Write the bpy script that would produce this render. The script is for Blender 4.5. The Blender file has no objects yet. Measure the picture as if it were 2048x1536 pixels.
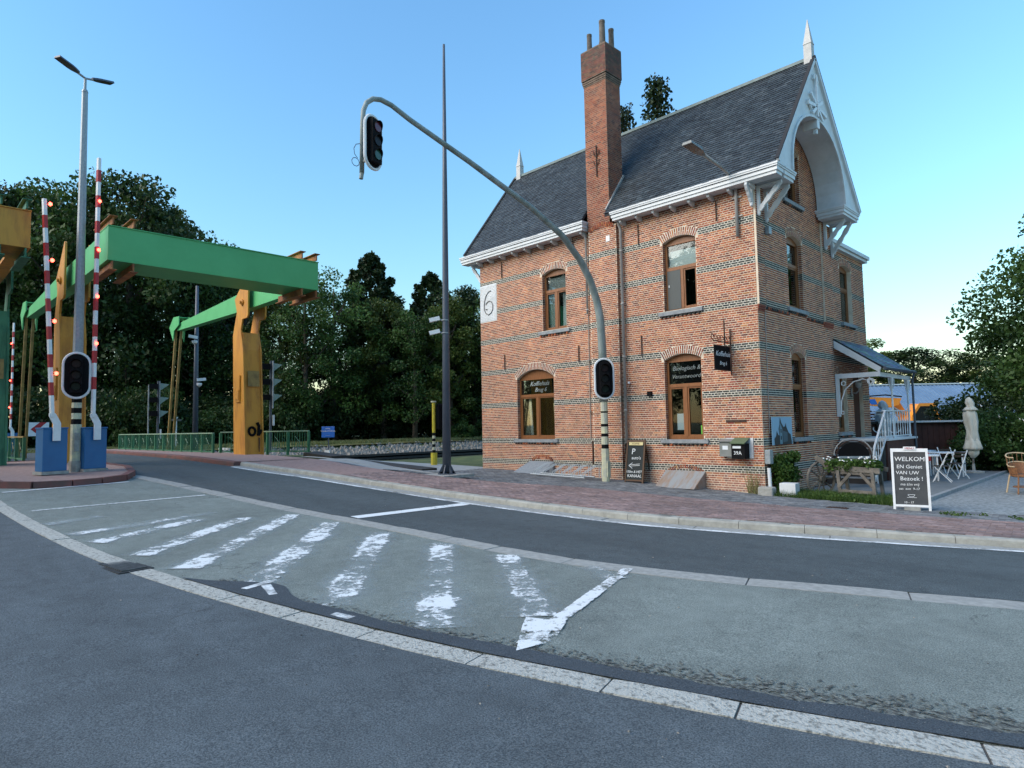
import bpy, math, random
from mathutils import Vector, Matrix
from mathutils.geometry import tessellate_polygon
random.seed(7)
PI = math.pi
sc = bpy.context.scene
C = sc.collection
# ------------------------------------------------------------------ camera
F_PX = 1287.15
YAW, PITCH, ROLL = 0.792578274, 0.0660209109, -0.0182239452
cyw, syw = math.cos(YAW), math.sin(YAW)
Fw = Vector((-syw*math.cos(PITCH), cyw*math.cos(PITCH), math.sin(PITCH)))
Rt = Vector((cyw, syw, 0)); Up = Rt.cross(Fw)
r_ = Rt*math.cos(ROLL)+Up*math.sin(ROLL); u_ = -Rt*math.sin(ROLL)+Up*math.cos(ROLL)
cam_d = bpy.data.cameras.new('camera'); cam = bpy.data.objects.new('camera', cam_d); C.objects.link(cam)
CAM = Vector((7.17227208, -15.9351419, 0))
cam.matrix_world = Matrix(((r_.x, u_.x, -Fw.x, CAM.x), (r_.y, u_.y, -Fw.y, CAM.y), (r_.z, u_.z, -Fw.z, CAM.z), (0, 0, 0, 1)))
cam_d.sensor_width = 36; cam_d.lens = F_PX/2048*36; cam_d.clip_end = 3000; cam_d.clip_start = 0.05
sc.camera = cam
# ------------------------------------------------------------------ light
SUN_AZ = math.radians(206); SUN_EL = math.radians(18)
w = bpy.data.worlds.new('World'); sc.world = w; w.use_nodes = True
nt = w.node_tree; nt.nodes.clear()
sky = nt.nodes.new('ShaderNodeTexSky'); sky.sky_type = 'NISHITA'; sky.sun_disc = False
sky.sun_elevation = SUN_EL; sky.sun_rotation = SUN_AZ
sky.air_density = 2.0; sky.dust_density = 0.0; sky.ozone_density = 8.0; sky.altitude = 0
bgn = nt.nodes.new('ShaderNodeBackground'); bgn.inputs[1].default_value = 0.108
wo = nt.nodes.new('ShaderNodeOutputWorld')
nt.links.new(sky.outputs[0], bgn.inputs[0]); nt.links.new(bgn.outputs[0], wo.inputs[0])
sl = bpy.data.lights.new('sun', 'SUN'); sl.energy = 1.5; sl.angle = math.radians(55); sl.color = (1, .86, .70)
so = bpy.data.objects.new('sun', sl); C.objects.link(so)
sd = Vector((math.sin(SUN_AZ)*math.cos(math.radians(36)), math.cos(SUN_AZ)*math.cos(math.radians(36)), math.sin(math.radians(36))))
so.rotation_euler = sd.to_track_quat('Z', 'Y').to_euler()
so.location = (0, -40, 30)
vs = sc.view_settings
vs.view_transform = 'Standard'; vs.look = 'None'; vs.gamma = 1; vs.use_curve_mapping = False
vs.exposure = 1.72
# ------------------------------------------------------------------ materials
MATS = {}
def mat(name, col, rough=.7, col2=None, scale=3, detail=4, bump=0, bscale=None, metal=0, contrast=(.35, .65), spec=.5, stretch=None, emit=None, attr=None, attr_var=0):
    if name in MATS: return MATS[name]
    m = bpy.data.materials.new(name); m.use_nodes = True; n = m.node_tree; nd = n.nodes; lk = n.links
    p = nd['Principled BSDF']; p.inputs['Roughness'].default_value = rough; p.inputs['Metallic'].default_value = metal
    p.inputs['Specular IOR Level'].default_value = spec
    c4 = lambda c: (c[0], c[1], c[2], 1)
    p.inputs['Base Color'].default_value = c4(col)
    tc = nd.new('ShaderNodeTexCoord'); vec = tc.outputs['Object']
    g = nd.new('ShaderNodeNewGeometry'); vec = g.outputs['Position']
    if stretch:
        mp = nd.new('ShaderNodeMapping'); mp.inputs['Scale'].default_value = stretch; lk.new(vec, mp.inputs[0]); vec = mp.outputs[0]
    base = None
    if attr:
        a = nd.new('ShaderNodeAttribute'); a.attribute_name = attr; base = a.outputs['Color']
        nz = nd.new('ShaderNodeTexNoise'); nz.inputs['Scale'].default_value = scale; nz.inputs['Detail'].default_value = detail; lk.new(vec, nz.inputs['Vector'])
        mr = nd.new('ShaderNodeMapRange'); mr.inputs[1].default_value = .3; mr.inputs[2].default_value = .7; mr.inputs[3].default_value = 1-attr_var; mr.inputs[4].default_value = 1+attr_var
        nz2 = nd.new('ShaderNodeTexNoise'); nz2.inputs['Scale'].default_value = .9; nz2.inputs['Detail'].default_value = 6; nz2.inputs['Roughness'].default_value = .65; lk.new(vec, nz2.inputs['Vector'])
        mr2 = nd.new('ShaderNodeMapRange'); mr2.inputs[1].default_value = .32; mr2.inputs[2].default_value = .68; mr2.inputs[3].default_value = .76; mr2.inputs[4].default_value = 1.22; lk.new(nz2.outputs[0], mr2.inputs[0])
        lk.new(nz.outputs[0], mr.inputs[0]); mm = nd.new('ShaderNodeMath'); mm.operation = 'MULTIPLY'; lk.new(mr.outputs[0], mm.inputs[0]); lk.new(mr2.outputs[0], mm.inputs[1])
        mx = nd.new('ShaderNodeVectorMath'); mx.operation = 'SCALE'; lk.new(base, mx.inputs[0]); lk.new(mm.outputs[0], mx.inputs['Scale'])
        src = mx.outputs[0]
        if name == 'brick':   # pale salts and damp along the foot of the wall
            sz = nd.new('ShaderNodeSeparateXYZ'); lk.new(g.outputs['Position'], sz.inputs[0])
            mz = nd.new('ShaderNodeMapRange'); mz.inputs[1].default_value = -1.72; mz.inputs[2].default_value = -1.15; mz.inputs[3].default_value = .85; mz.inputs[4].default_value = 0; lk.new(sz.outputs[2], mz.inputs[0])
            mn = nd.new('ShaderNodeMath'); mn.operation = 'MULTIPLY'; lk.new(mz.outputs[0], mn.inputs[0]); lk.new(nz2.outputs[0], mn.inputs[1])
            mg = nd.new('ShaderNodeMix'); mg.data_type = 'RGBA'; lk.new(mn.outputs[0], mg.inputs[0]); lk.new(src, mg.inputs[6]); mg.inputs[7].default_value = (.34, .25, .21, 1); src = mg.outputs[2]
        lk.new(src, p.inputs['Base Color'])
    elif col2:
        nz = nd.new('ShaderNodeTexNoise'); nz.inputs['Scale'].default_value = scale; nz.inputs['Detail'].default_value = detail; nz.inputs['Roughness'].default_value = .65; lk.new(vec, nz.inputs['Vector'])
        cr = nd.new('ShaderNodeValToRGB'); cr.color_ramp.elements[0].position = contrast[0]; cr.color_ramp.elements[1].position = contrast[1]
        cr.color_ramp.elements[0].color = c4(col); cr.color_ramp.elements[1].color = c4(col2)
        lk.new(nz.outputs[0], cr.inputs[0]); lk.new(cr.outputs[0], p.inputs['Base Color'])
    if bump:
        nb = nd.new('ShaderNodeTexNoise'); nb.inputs['Scale'].default_value = bscale or scale*8; nb.inputs['Detail'].default_value = 3; lk.new(vec, nb.inputs['Vector'])
        b = nd.new('ShaderNodeBump'); b.inputs['Strength'].default_value = bump; b.inputs['Distance'].default_value = .02
        lk.new(nb.outputs[0], b.inputs['Height']); lk.new(b.outputs[0], p.inputs['Normal'])
    if emit:
        p.inputs['Emission Color'].default_value = c4(emit[0]); p.inputs['Emission Strength'].default_value = emit[1]
    MATS[name] = m; return m

def asphalt(name, dark, light, big=(.9, 1.12), grain=90, gmix=.35, sp=.35, streak=None):
    m = bpy.data.materials.new(name); m.use_nodes = True; n = m.node_tree; nd = n.nodes; lk = n.links
    p = nd['Principled BSDF']; p.inputs['Roughness'].default_value = .82; p.inputs['Specular IOR Level'].default_value = sp
    g = nd.new('ShaderNodeNewGeometry'); pos = g.outputs['Position']
    def noise(s, d=3, r=.6, v=pos):
        z = nd.new('ShaderNodeTexNoise'); z.inputs['Scale'].default_value = s; z.inputs['Detail'].default_value = d; z.inputs['Roughness'].default_value = r; lk.new(v, z.inputs['Vector']); return z.outputs[0]
    a = noise(grain, 2, .8)
    cr = nd.new('ShaderNodeValToRGB'); gmix *= .75; cr.color_ramp.elements[0].position = .5-gmix/2; cr.color_ramp.elements[1].position = .5+gmix/2
    cr.color_ramp.elements[0].color = (*dark, 1); cr.color_ramp.elements[1].color = (*light, 1); lk.new(a, cr.inputs[0])
    v = pos
    if streak:
        mp = nd.new('ShaderNodeMapping'); mp.inputs['Scale'].default_value = streak; lk.new(pos, mp.inputs[0]); v = mp.outputs[0]
    b = noise(.55, 4, .6, v); b2 = noise(4.5, 4, .7)
    ad = nd.new('ShaderNodeMath'); ad.operation = 'ADD'; lk.new(b, ad.inputs[0]); lk.new(b2, ad.inputs[1])
    mr = nd.new('ShaderNodeMapRange'); mr.inputs[1].default_value = .7; mr.inputs[2].default_value = 1.3; mr.inputs[3].default_value = big[0]; mr.inputs[4].default_value = big[1]; lk.new(ad.outputs[0], mr.inputs[0])
    vm = nd.new('ShaderNodeVectorMath'); vm.operation = 'SCALE'; lk.new(cr.outputs[0], vm.inputs[0]); lk.new(mr.outputs[0], vm.inputs['Scale'])
    # pale aggregate specks
    vo = nd.new('ShaderNodeTexVoronoi'); vo.inputs['Scale'].default_value = 38; lk.new(pos, vo.inputs['Vector'])
    lt = nd.new('ShaderNodeMath'); lt.operation = 'LESS_THAN'; lt.inputs[1].default_value = .13; lk.new(vo.outputs['Distance'], lt.inputs[0])
    sep = nd.new('ShaderNodeSeparateColor'); lk.new(vo.outputs['Color'], sep.inputs[0])
    gt = nd.new('ShaderNodeMath'); gt.operation = 'GREATER_THAN'; gt.inputs[1].default_value = .8; lk.new(sep.outputs[0], gt.inputs[0])
    mu = nd.new('ShaderNodeMath'); mu.operation = 'MULTIPLY'; lk.new(lt.outputs[0], mu.inputs[0]); lk.new(gt.outputs[0], mu.inputs[1])
    mx = nd.new('ShaderNodeMix'); mx.data_type = 'RGBA'; lk.new(mu.outputs[0], mx.inputs[0]); lk.new(vm.outputs[0], mx.inputs[6]); mx.inputs[7].default_value = (.22, .22, .21, 1)
    wv = nd.new('ShaderNodeVectorMath'); wv.operation = 'ADD'; nw = nd.new('ShaderNodeTexNoise'); nw.inputs['Scale'].default_value = 2.2; nw.inputs['Detail'].default_value = 5; lk.new(pos, nw.inputs['Vector']); lk.new(pos, wv.inputs[0]); lk.new(nw.outputs['Color'], wv.inputs[1])
    vc = nd.new('ShaderNodeTexVoronoi'); vc.feature = 'DISTANCE_TO_EDGE'; vc.inputs['Scale'].default_value = .32; lk.new(wv.outputs[0], vc.inputs['Vector'])
    cm = nd.new('ShaderNodeMapRange'); cm.inputs[1].default_value = .0; cm.inputs[2].default_value = .006; cm.inputs[3].default_value = .55; cm.inputs[4].default_value = 0; lk.new(vc.outputs[0], cm.inputs[0])
    gate = nd.new('ShaderNodeMapRange'); gate.inputs[1].default_value = .50; gate.inputs[2].default_value = .58; lk.new(b, gate.inputs[0]); cg = nd.new('ShaderNodeMath'); cg.operation = 'MULTIPLY'; lk.new(cm.outputs[0], cg.inputs[0]); lk.new(gate.outputs[0], cg.inputs[1])
    mk = nd.new('ShaderNodeMix'); mk.data_type = 'RGBA'; lk.new(cg.outputs[0], mk.inputs[0]); lk.new(mx.outputs[2], mk.inputs[6]); mk.inputs[7].default_value = (.012, .014, .015, 1)
    lk.new(mk.outputs[2], p.inputs['Base Color'])
    bu = nd.new('ShaderNodeBump'); bu.inputs['Strength'].default_value = .55; bu.inputs['Distance'].default_value = .012; lk.new(a, bu.inputs['Height']); lk.new(bu.outputs[0], p.inputs['Normal'])
    MATS[name] = m; return m

def paint_mat(name, col=(.72, .76, .76), wear=.5, soft=.08, edge=.25, scale=9):
    """worn road paint: what is left of the paint over bare asphalt (transparent where gone); UV.x across, UV.y along"""
    m = bpy.data.materials.new(name); m.use_nodes = True; n = m.node_tree; nd = n.nodes; lk = n.links
    p = nd['Principled BSDF']; p.inputs['Roughness'].default_value = .6; p.inputs['Base Color'].default_value = (*col, 1)
    g = nd.new('ShaderNodeNewGeometry'); pos = g.outputs['Position']
    def noise(s, d, r=.65):
        z = nd.new('ShaderNodeTexNoise'); z.inputs['Scale'].default_value = s; z.inputs['Detail'].default_value = d; z.inputs['Roughness'].default_value = r; lk.new(pos, z.inputs['Vector']); return z.outputs[0]
    a = noise(scale, 6, .75); b = noise(1.6, 3)
    def M(op, x, y):
        q = nd.new('ShaderNodeMath'); q.operation = op
        for i, v in enumerate((x, y)):
            if isinstance(v, (int, float)): q.inputs[i].default_value = v
            else: lk.new(v, q.inputs[i])
        return q.outputs[0]
    uv = nd.new('ShaderNodeUVMap'); sp = nd.new('ShaderNodeSeparateXYZ'); lk.new(uv.outputs[0], sp.inputs[0])
    ed = M('ABSOLUTE', M('SUBTRACT', sp.outputs[0], .5), 0)
    ed = M('MULTIPLY', M('MAXIMUM', M('SUBTRACT', ed, .5-edge), 0), .9/edge*.5)
    s = M('ADD', M('MULTIPLY', a, .75), M('MULTIPLY', b, .75))
    s = M('SUBTRACT', s, ed)
    mr = nd.new('ShaderNodeMapRange'); mr.inputs[1].default_value = .35+wear*.8-soft; mr.inputs[2].default_value = .35+wear*.8+soft; lk.new(s, mr.inputs[0])
    tr = nd.new('ShaderNodeBsdfTransparent'); mxs = nd.new('ShaderNodeMixShader')
    lk.new(mr.outputs[0], mxs.inputs[0]); lk.new(tr.outputs[0], mxs.inputs[1]); lk.new(p.outputs[0], mxs.inputs[2])
    lk.new(mxs.outputs[0], nd['Material Output'].inputs[0])
    MATS[name] = m; return m

def glass_mat(name='glass', tint=(.85, .9, .9), refl=1.0):
    m = bpy.data.materials.new(name); m.use_nodes = True; n = m.node_tree; nd = n.nodes; lk = n.links; nd.remove(nd['Principled BSDF'])
    tr = nd.new('ShaderNodeBsdfTransparent'); tr.inputs[0].default_value = (*tint, 1); gl = nd.new('ShaderNodeBsdfGlossy'); gl.inputs['Roughness'].default_value = .02
    fr = nd.new('ShaderNodeFresnel'); fr.inputs[0].default_value = 1.5; ms = nd.new('ShaderNodeMixShader')
    mm = nd.new('ShaderNodeMath'); mm.operation = 'MULTIPLY'; mm.inputs[1].default_value = .75*refl; lk.new(fr.outputs[0], mm.inputs[0])
    lk.new(mm.outputs[0], ms.inputs[0]); lk.new(tr.outputs[0], ms.inputs[1]); lk.new(gl.outputs[0], ms.inputs[2]); lk.new(ms.outputs[0], nd['Material Output'].inputs[0])
    MATS[name] = m; return m

def leaf_mat(name, c1, c2, trans=.25):
    m = bpy.data.materials.new(name); m.use_nodes = True; n = m.node_tree; nd = n.nodes; lk = n.links
    p = nd['Principled BSDF']; p.inputs['Roughness'].default_value = .55; p.inputs['Specular IOR Level'].default_value = .3
    a = nd.new('ShaderNodeAttribute'); a.attribute_name = 'bc'
    sep = nd.new('ShaderNodeSeparateColor'); lk.new(a.outputs['Color'], sep.inputs[0])
    mx = nd.new('ShaderNodeMix'); mx.data_type = 'RGBA'; lk.new(sep.outputs[0], mx.inputs[0]); mx.inputs[6].default_value = (*c1, 1); mx.inputs[7].default_value = (*c2, 1)
    oi = nd.new('ShaderNodeObjectInfo'); mr = nd.new('ShaderNodeMapRange'); mr.inputs[3].default_value = .75; mr.inputs[4].default_value = 1.25; lk.new(oi.outputs['Random'], mr.inputs[0])
    vm = nd.new('ShaderNodeVectorMath'); vm.operation = 'SCALE'; lk.new(mx.outputs[2], vm.inputs[0]); lk.new(mr.outputs[0], vm.inputs['Scale'])
    lk.new(vm.outputs[0], p.inputs['Base Color'])
    tl = nd.new('ShaderNodeBsdfTranslucent'); lk.new(vm.outputs[0], tl.inputs[0]); ms = nd.new('ShaderNodeMixShader'); ms.inputs[0].default_value = trans
    lk.new(p.outputs[0], ms.inputs[1]); lk.new(tl.outputs[0], ms.inputs[2]); lk.new(ms.outputs[0], nd['Material Output'].inputs[0])
    MATS[name] = m; return m

M_brick = mat('brick', (1, 1, 1), .85, attr='bc', scale=30, attr_var=.22, bump=.3, bscale=120)
M_brick_old = mat('sooty_brick', (.05, .028, .02), .9, (.16, .06, .035), 2.2, 5, bump=.3)
M_mortar_c = mat('chimney_mortar', (.24, .16, .11), .9, (.38, .28, .20), 3.5, 5)
M_mortar = mat('mortar', (.64, .52, .38), .9, (.80, .69, .54), 3.5, 5, bump=.3, bscale=60)
M_mortar_w = mat('mortar_white', (.74, .73, .63), .9, (.58, .55, .45), 8, 5)
M_white = mat('white_paint', (.66, .69, .70), .5, (.55, .58, .58), 2.5, 5, contrast=(.4, .7))
M_white2 = mat('clean_white', (.78, .8, .8), .45, (.7, .72, .72), 6, 3)
M_stone = mat('bluestone', (.20, .22, .23), .75, (.31, .33, .34), 9, 6, bump=.2)
M_wood = mat('brown_window_wood', (.20, .075, .022), .45, (.27, .105, .033), 4, 4, stretch=(6, 6, .8))
M_slate = mat('slate', (1, 1, 1), .55, attr='bc', scale=9, attr_var=.35, bump=.25, bscale=40, spec=.5)
M_slate_base = mat('slate_underlay', (.02, .022, .026), .9)
M_black = mat('black_paint', (.005, .005, .006), .8, (.008, .008, .009), 20, 3, spec=.15)
M_blackm = mat('matt_black', (.006, .006, .007), .9, spec=.15)
M_galv = mat('galvanised_steel', (.23, .27, .29), .5, (.33, .37, .39), 14, 5, metal=.35, contrast=(.3, .7))
M_mastgrey = mat('dark_grey_mast_paint', (.055, .07, .095), .45, (.07, .088, .115), 2, 4)
M_polegrn = mat('weathered_pole', (.17, .21, .19), .6, (.32, .37, .36), 1.4, 6, stretch=(3, 3, 1))
M_zinc = mat('zinc_pipe', (.44, .43, .40), .5, (.27, .25, .23), 1.6, 5)
M_iron = mat('rusty_wrought_iron', (.035, .02, .015), .8, (.07, .032, .02), 14, 4)
M_green = mat('bridge_green', (.080, .40, .135), .5, (.105, .47, .17), 1.1, 7, bump=.04, contrast=(.3, .72))
M_greend = mat('weathered_green', (.012, .10, .05), .55, (.05, .20, .10), 2.6, 7, contrast=(.35, .6), stretch=(2, 2, .5))
M_orange = mat('bridge_ochre', (.60, .27, .03), .55, (.36, .13, .018), 2.4, 8, bump=.05, contrast=(.45, .72), stretch=(1.6, 1.6, .35))
M_rustor = mat('rusty_ochre', (.42, .17, .04), .7, (.15, .055, .025), 2.8, 7, contrast=(.35, .65))
M_rod = mat('ochre_rod', (.34, .22, .06), .5, (.18, .11, .03), 3, 6)
M_blue = mat('blue_cabinet', (.006, .105, .27), .45, (.010, .13, .32), 1.5, 4)
M_bluesign = mat('blue_sign', (.01, .12, .5), .4)
M_red = mat('red_stripe', (.38, .012, .02), .45)
M_redlamp = mat('red_lamp', (.8, .03, .02), .3, emit=((1, .05, .03), 5.0))
M_redlens = mat('red_lens', (.014, .004, .006), .35, spec=.2)
M_redlens2 = mat('red_lens_overhead', (.10, .01, .02), .2)
M_grnlens2 = mat('green_lens_overhead', (.01, .07, .04), .2)
M_amblens = mat('dark_lens', (.006, .006, .008), .35, spec=.2)
M_grnlens = mat('green_lens', (.004, .010, .008), .35, spec=.2)
M_cream = mat('cream_post_paint', (.62, .6, .38), .6, (.42, .43, .36), 7, 6)
M_yellow = mat('yellow_paint', (.66, .52, .03), .5, (.5, .4, .04), 5, 4)
M_concrete = mat('concrete', (.24, .24, .22), .9, (.38, .38, .35), 6, 8, bump=.4, bscale=50)
M_slab = mat('pitted_concrete_strip', (.16, .165, .15), .9, (.44, .45, .41), 26, 8, bump=.8, bscale=60, contrast=(.36, .50))
M_slab2 = mat('smooth_concrete_strip', (.24, .25, .235), .9, (.34, .35, .33), 12, 7, bump=.3, bscale=60)
M_kerb = mat('kerb_concrete', (.27, .27, .24), .9, (.39, .39, .345), 5, 7, bump=.35, bscale=50)
M_redkerb = mat('red_kerb_paint', (.19, .068, .06), .8, (.10, .062, .055), 2.4, 6)
M_joint = mat('joint_sand', (.07, .068, .062), .95, (.11, .105, .095), 20, 4)
M_paver = mat('paver', (1, 1, 1), .9, attr='bc', scale=14, attr_var=.25, bump=.3, bscale=90)
M_redpave = mat('red_paving_far', (.24, .16, .14), .9, (.33, .23, .205), 9, 8, bump=.3, bscale=60)
M_greypath = mat('grey_path', (.28, .29, .28), .9, (.36, .37, .36), 4, 7)
M_gravel = mat('grey_gravel', (.09, .11, .12), .95, (.34, .38, .39), 13, 8, bump=.7, bscale=60, contrast=(.3, .7))
M_terr = mat('terrace_concrete', (.13, .15, .155), .9, (.19, .205, .205), 3, 7)
M_grassg = mat('grass_ground', (.028, .055, .012), .95, (.10, .12, .035), 1.2, 8, bump=.6, bscale=30)
M_bank = mat('dry_grass_bank', (.19, .17, .06), .95, (.09, .12, .03), .9, 8, bump=.6, bscale=20)
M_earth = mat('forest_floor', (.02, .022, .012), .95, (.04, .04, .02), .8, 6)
M_bankstone = mat('bank_stone', (.12, .115, .10), .9, (.25, .24, .215), 3, 6, bump=.5)
M_timber = mat('dark_timber', (.028, .024, .02), .85, (.06, .05, .042), 4, 6, stretch=(6, .5, 6))
M_greywood = mat('grey_weathered_wood', (.085, .08, .07), .85, (.19, .175, .15), 6, 6, bump=.3)
M_glass = glass_mat()
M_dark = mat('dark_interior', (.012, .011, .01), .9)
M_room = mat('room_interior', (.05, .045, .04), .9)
M_curtain = mat('pale_blind', (.82, .84, .80), .9, (.74, .77, .74), 2, 3)
M_screen = mat('grey_insect_screen', (.10, .11, .105), .8)
M_board = mat('chalkboard', (.045, .05, .055), .8, (.065, .07, .072), 5, 5)
M_darkboard = mat('dark_chalkboard', (.018, .025, .025), .8)
M_chalk = mat('chalk', (.75, .78, .78), .9)
M_sandwood = mat('sandwich_frame_wood', (.09, .045, .02), .6)
M_creamp = mat('cream_plaque', (.7, .6, .3), .7)
M_parasol = mat('cream_parasol_cloth', (.50, .48, .40), .9, (.62, .6, .52), 4, 5, bump=.2)
M_parasol2 = mat('white_cloth', (.62, .64, .62), .85, (.5, .53, .54), 6, 5)
M_corr = mat('blue_grey_sheet_roof', (.12, .20, .31), .55, (.155, .245, .36), 1, 4)
M_exc = mat('excavator_orange', (.75, .28, .03), .45)
M_shedw = mat('dark_red_brown_boards', (.055, .022, .016), .85, (.09, .035, .025), 3, 5)
M_shedr = mat('dark_shed_roof', (.03, .028, .025), .9, (.055, .05, .045), 3, 5)
M_rattan = mat('rattan', (.16, .07, .03), .55, (.28, .13, .055), 18, 4)
M_rattanl = mat('pale_rattan', (.55, .42, .26), .55)
M_mailgrey = mat('grey_mailbox_metal', (.17, .19, .18), .5, (.22, .235, .225), 8, 3)
M_mailgreen = mat('green_mailbox_lid', (.10, .15, .085), .5)
M_rustsheet = mat('rust_streaked_sheet', (.30, .33, .34), .5, (.30, .20, .13), 2.4, 6, metal=.2, stretch=(3.2, .7, .7), contrast=(.42, .68))
M_door = mat('dark_red_door', (.06, .016, .01), .5)
M_redcloth = mat('red_plastic', (.45, .01, .012), .5)
M_stickergreen = mat('green_sticker', (.12, .45, .05), .5)
M_paper = mat('white_paper', (.7, .75, .78), .8)
M_bark = mat('bark', (.045, .036, .026), .9, (.085, .07, .05), 5, 6, bump=.6)
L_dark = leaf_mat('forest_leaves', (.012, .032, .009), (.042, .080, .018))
L_mid = leaf_mat('mid_green_leaves', (.014, .044, .010), (.068, .130, .028))
L_yel = leaf_mat('yellow_green_leaves', (.03, .058, .010), (.085, .12, .022))
L_con = leaf_mat('conifer_needles', (.008, .022, .008), (.024, .044, .014), .1)
L_weed = leaf_mat('weed_leaves', (.035, .085, .015), (.09, .16, .03))
M_asp_out = asphalt('asphalt_outer_lane', (.036, .049, .058), (.128, .154, .166), big=(.76, 1.26), streak=(.35, 1.6, 1))
M_asp_mid = asphalt('asphalt_hatched_area', (.080, .103, .096), (.265, .300, .275), big=(.78, 1.24), gmix=.4)
M_asp_far = asphalt('asphalt_far_lane', (.034, .045, .050), (.100, .121, .126), big=(.76, 1.24), streak=(.3, 1.8, 1))
M_patch = asphalt('fresh_asphalt_patch', (.026, .036, .045), (.075, .092, .106), big=(.85, 1.2))
P_white = paint_mat('road_paint_fresh', wear=.28, soft=.12, edge=.06, scale=20)
P_line = paint_mat('road_paint_line', wear=.42, soft=.16, edge=.12, scale=14)
P_worn = paint_mat('road_paint_worn', wear=.52, soft=.05, edge=.3, scale=11)
P_vworn = paint_mat('road_paint_nearly_gone', wear=.62, soft=.08, edge=.3, scale=10)
P_edge = paint_mat('road_paint_edge', wear=.44, soft=.06, edge=.2, scale=11)
P_tip = paint_mat('road_paint_tip', wear=.45, soft=.05, edge=.01, scale=13)
P_ghost = paint_mat('road_paint_ghost', (.34, .40, .40), wear=.50, soft=.35, edge=.4, scale=30)

# ------------------------------------------------------------------ mesh helpers
class MB:
    def __init__(s): s.v = []; s.f = []; s.c = []; s.uv = []; s.col = (1, 1, 1)
    def add(s, vs, fs):
        o = len(s.v); s.v += [tuple(p) for p in vs]; s.f += [tuple(i+o for i in f) for f in fs]; s.c += [s.col]*len(vs)
    def box(s, x0, x1, y0, y1, z0, z1):
        s.add([(x0, y0, z0), (x1, y0, z0), (x1, y1, z0), (x0, y1, z0), (x0, y0, z1), (x1, y0, z1), (x1, y1, z1), (x0, y1, z1)],
              [(0, 3, 2, 1), (4, 5, 6, 7), (0, 1, 5, 4), (1, 2, 6, 5), (2, 3, 7, 6), (3, 0, 4, 7)]); return s
    def bar(s, a, b, w, h=None, up=(0, 0, 1)):
        a = Vector(a); b = Vector(b); h = h or w; d = (b-a).normalized(); up = Vector(up)
        if abs(d.dot(up)) > .98: up = Vector((1, 0, 0)) if abs(d.x) < .9 else Vector((0, 1, 0))
        sx = d.cross(up).normalized()*w/2; sy = sx.cross(d).normalized()*h/2
        vs = [a-sx-sy, a+sx-sy, a+sx+sy, a-sx+sy, b-sx-sy, b+sx-sy, b+sx+sy, b-sx+sy]
        s.add(vs, [(0, 1, 2, 3), (7, 6, 5, 4), (0, 4, 5, 1), (1, 5, 6, 2), (2, 6, 7, 3), (3, 7, 4, 0)]); return s
    def tube(s, pts, r, n=8, cap=True):
        pts = [Vector(p) for p in pts]; N = len(pts); rs = r if isinstance(r, (list, tuple)) else [r]*N
        vs = []; prev = None
        for i, p in enumerate(pts):
            d = (pts[min(i+1, N-1)]-pts[max(i-1, 0)]).normalized()
            if prev is None: q = Vector((0, 0, 1)) if abs(d.z) < .9 else Vector((1, 0, 0)); a = d.cross(q).normalized()
            else: a = (prev-d*prev.dot(d)).normalized()
            prev = a; b = d.cross(a)
            vs += [p+(a*math.cos(t)+b*math.sin(t))*rs[i] for t in [2*PI*k/n for k in range(n)]]
        fs = []
        for i in range(N-1):
            for k in range(n): fs.append((i*n+k, i*n+(k+1) % n, (i+1)*n+(k+1) % n, (i+1)*n+k))
        if cap: fs.append(tuple(range(n-1, -1, -1))); fs.append(tuple((N-1)*n+k for k in range(n)))
        s.add(vs, fs); return s
    def lathe(s, prof, cx=0, cy=0, n=16, wob=0):
        vs = []
        for j, (r, z) in enumerate(prof):
            for k in range(n):
                rr = r*(1+wob*math.sin(k*2*PI/n*5+j*.4)); vs.append((cx+rr*math.cos(2*PI*k/n), cy+rr*math.sin(2*PI*k/n), z))
        fs = []
        for i in range(len(prof)-1):
            for k in range(n): fs.append((i*n+k, i*n+(k+1) % n, (i+1)*n+(k+1) % n, (i+1)*n+k))
        fs.append(tuple(range(n-1, -1, -1))); fs.append(tuple((len(prof)-1)*n+k for k in range(n)))
        s.add(vs, fs); return s
    def prism(s, poly, org, ux, uy, depth):
        """poly of (a,b) in plane org+a*ux+b*uy extruded along depth vector"""
        org = Vector(org); ux = Vector(ux); uy = Vector(uy); d = Vector(depth); n = len(poly)
        P = [org+ux*a+uy*b for a, b in poly]
        tris = tessellate_polygon([[Vector((a, b, 0)) for a, b in poly]])
        s.add(P+[p+d for p in P], [tuple(t) for t in tris]+[tuple(n+i for i in reversed(t)) for t in tris]+[(i, (i+1) % n, n+(i+1) % n, n+i) for i in range(n)]); return s
    def quad(s, a, b, c, d): s.add([a, b, c, d], [(0, 1, 2, 3)]); return s
    def build(s, name, m, parent=None, smooth=False, bevel=0, kind=None):
        me = bpy.data.meshes.new(name); me.from_pydata(s.v, [], s.f)
        if any(c != (1, 1, 1) for c in s.c):
            at = me.color_attributes.new('bc', 'FLOAT_COLOR', 'POINT'); fl = []
            for c in s.c: fl += [c[0], c[1], c[2], 1]
            at.data.foreach_set('color', fl)
        if s.uv:
            u = me.uv_layers.new(name='UVMap'); fl = []
            for L in me.loops: fl += list(s.uv[L.vertex_index])
            u.data.foreach_set('uv', fl)
        if smooth: me.polygons.foreach_set('use_smooth', [True]*len(me.polygons))
        me.materials.append(m); me.update()
        o = bpy.data.objects.new(name, me); C.objects.link(o)
        if parent is not None: o.parent = parent
        if kind: o['kind'] = kind
        if bevel:
            b = o.modifiers.new('bevel', 'BEVEL'); b.width = bevel; b.segments = 2; b.limit_method = 'ANGLE'
        return o
def sm_tube(*a, **k): return MB().tube(*a, **k)
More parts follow.
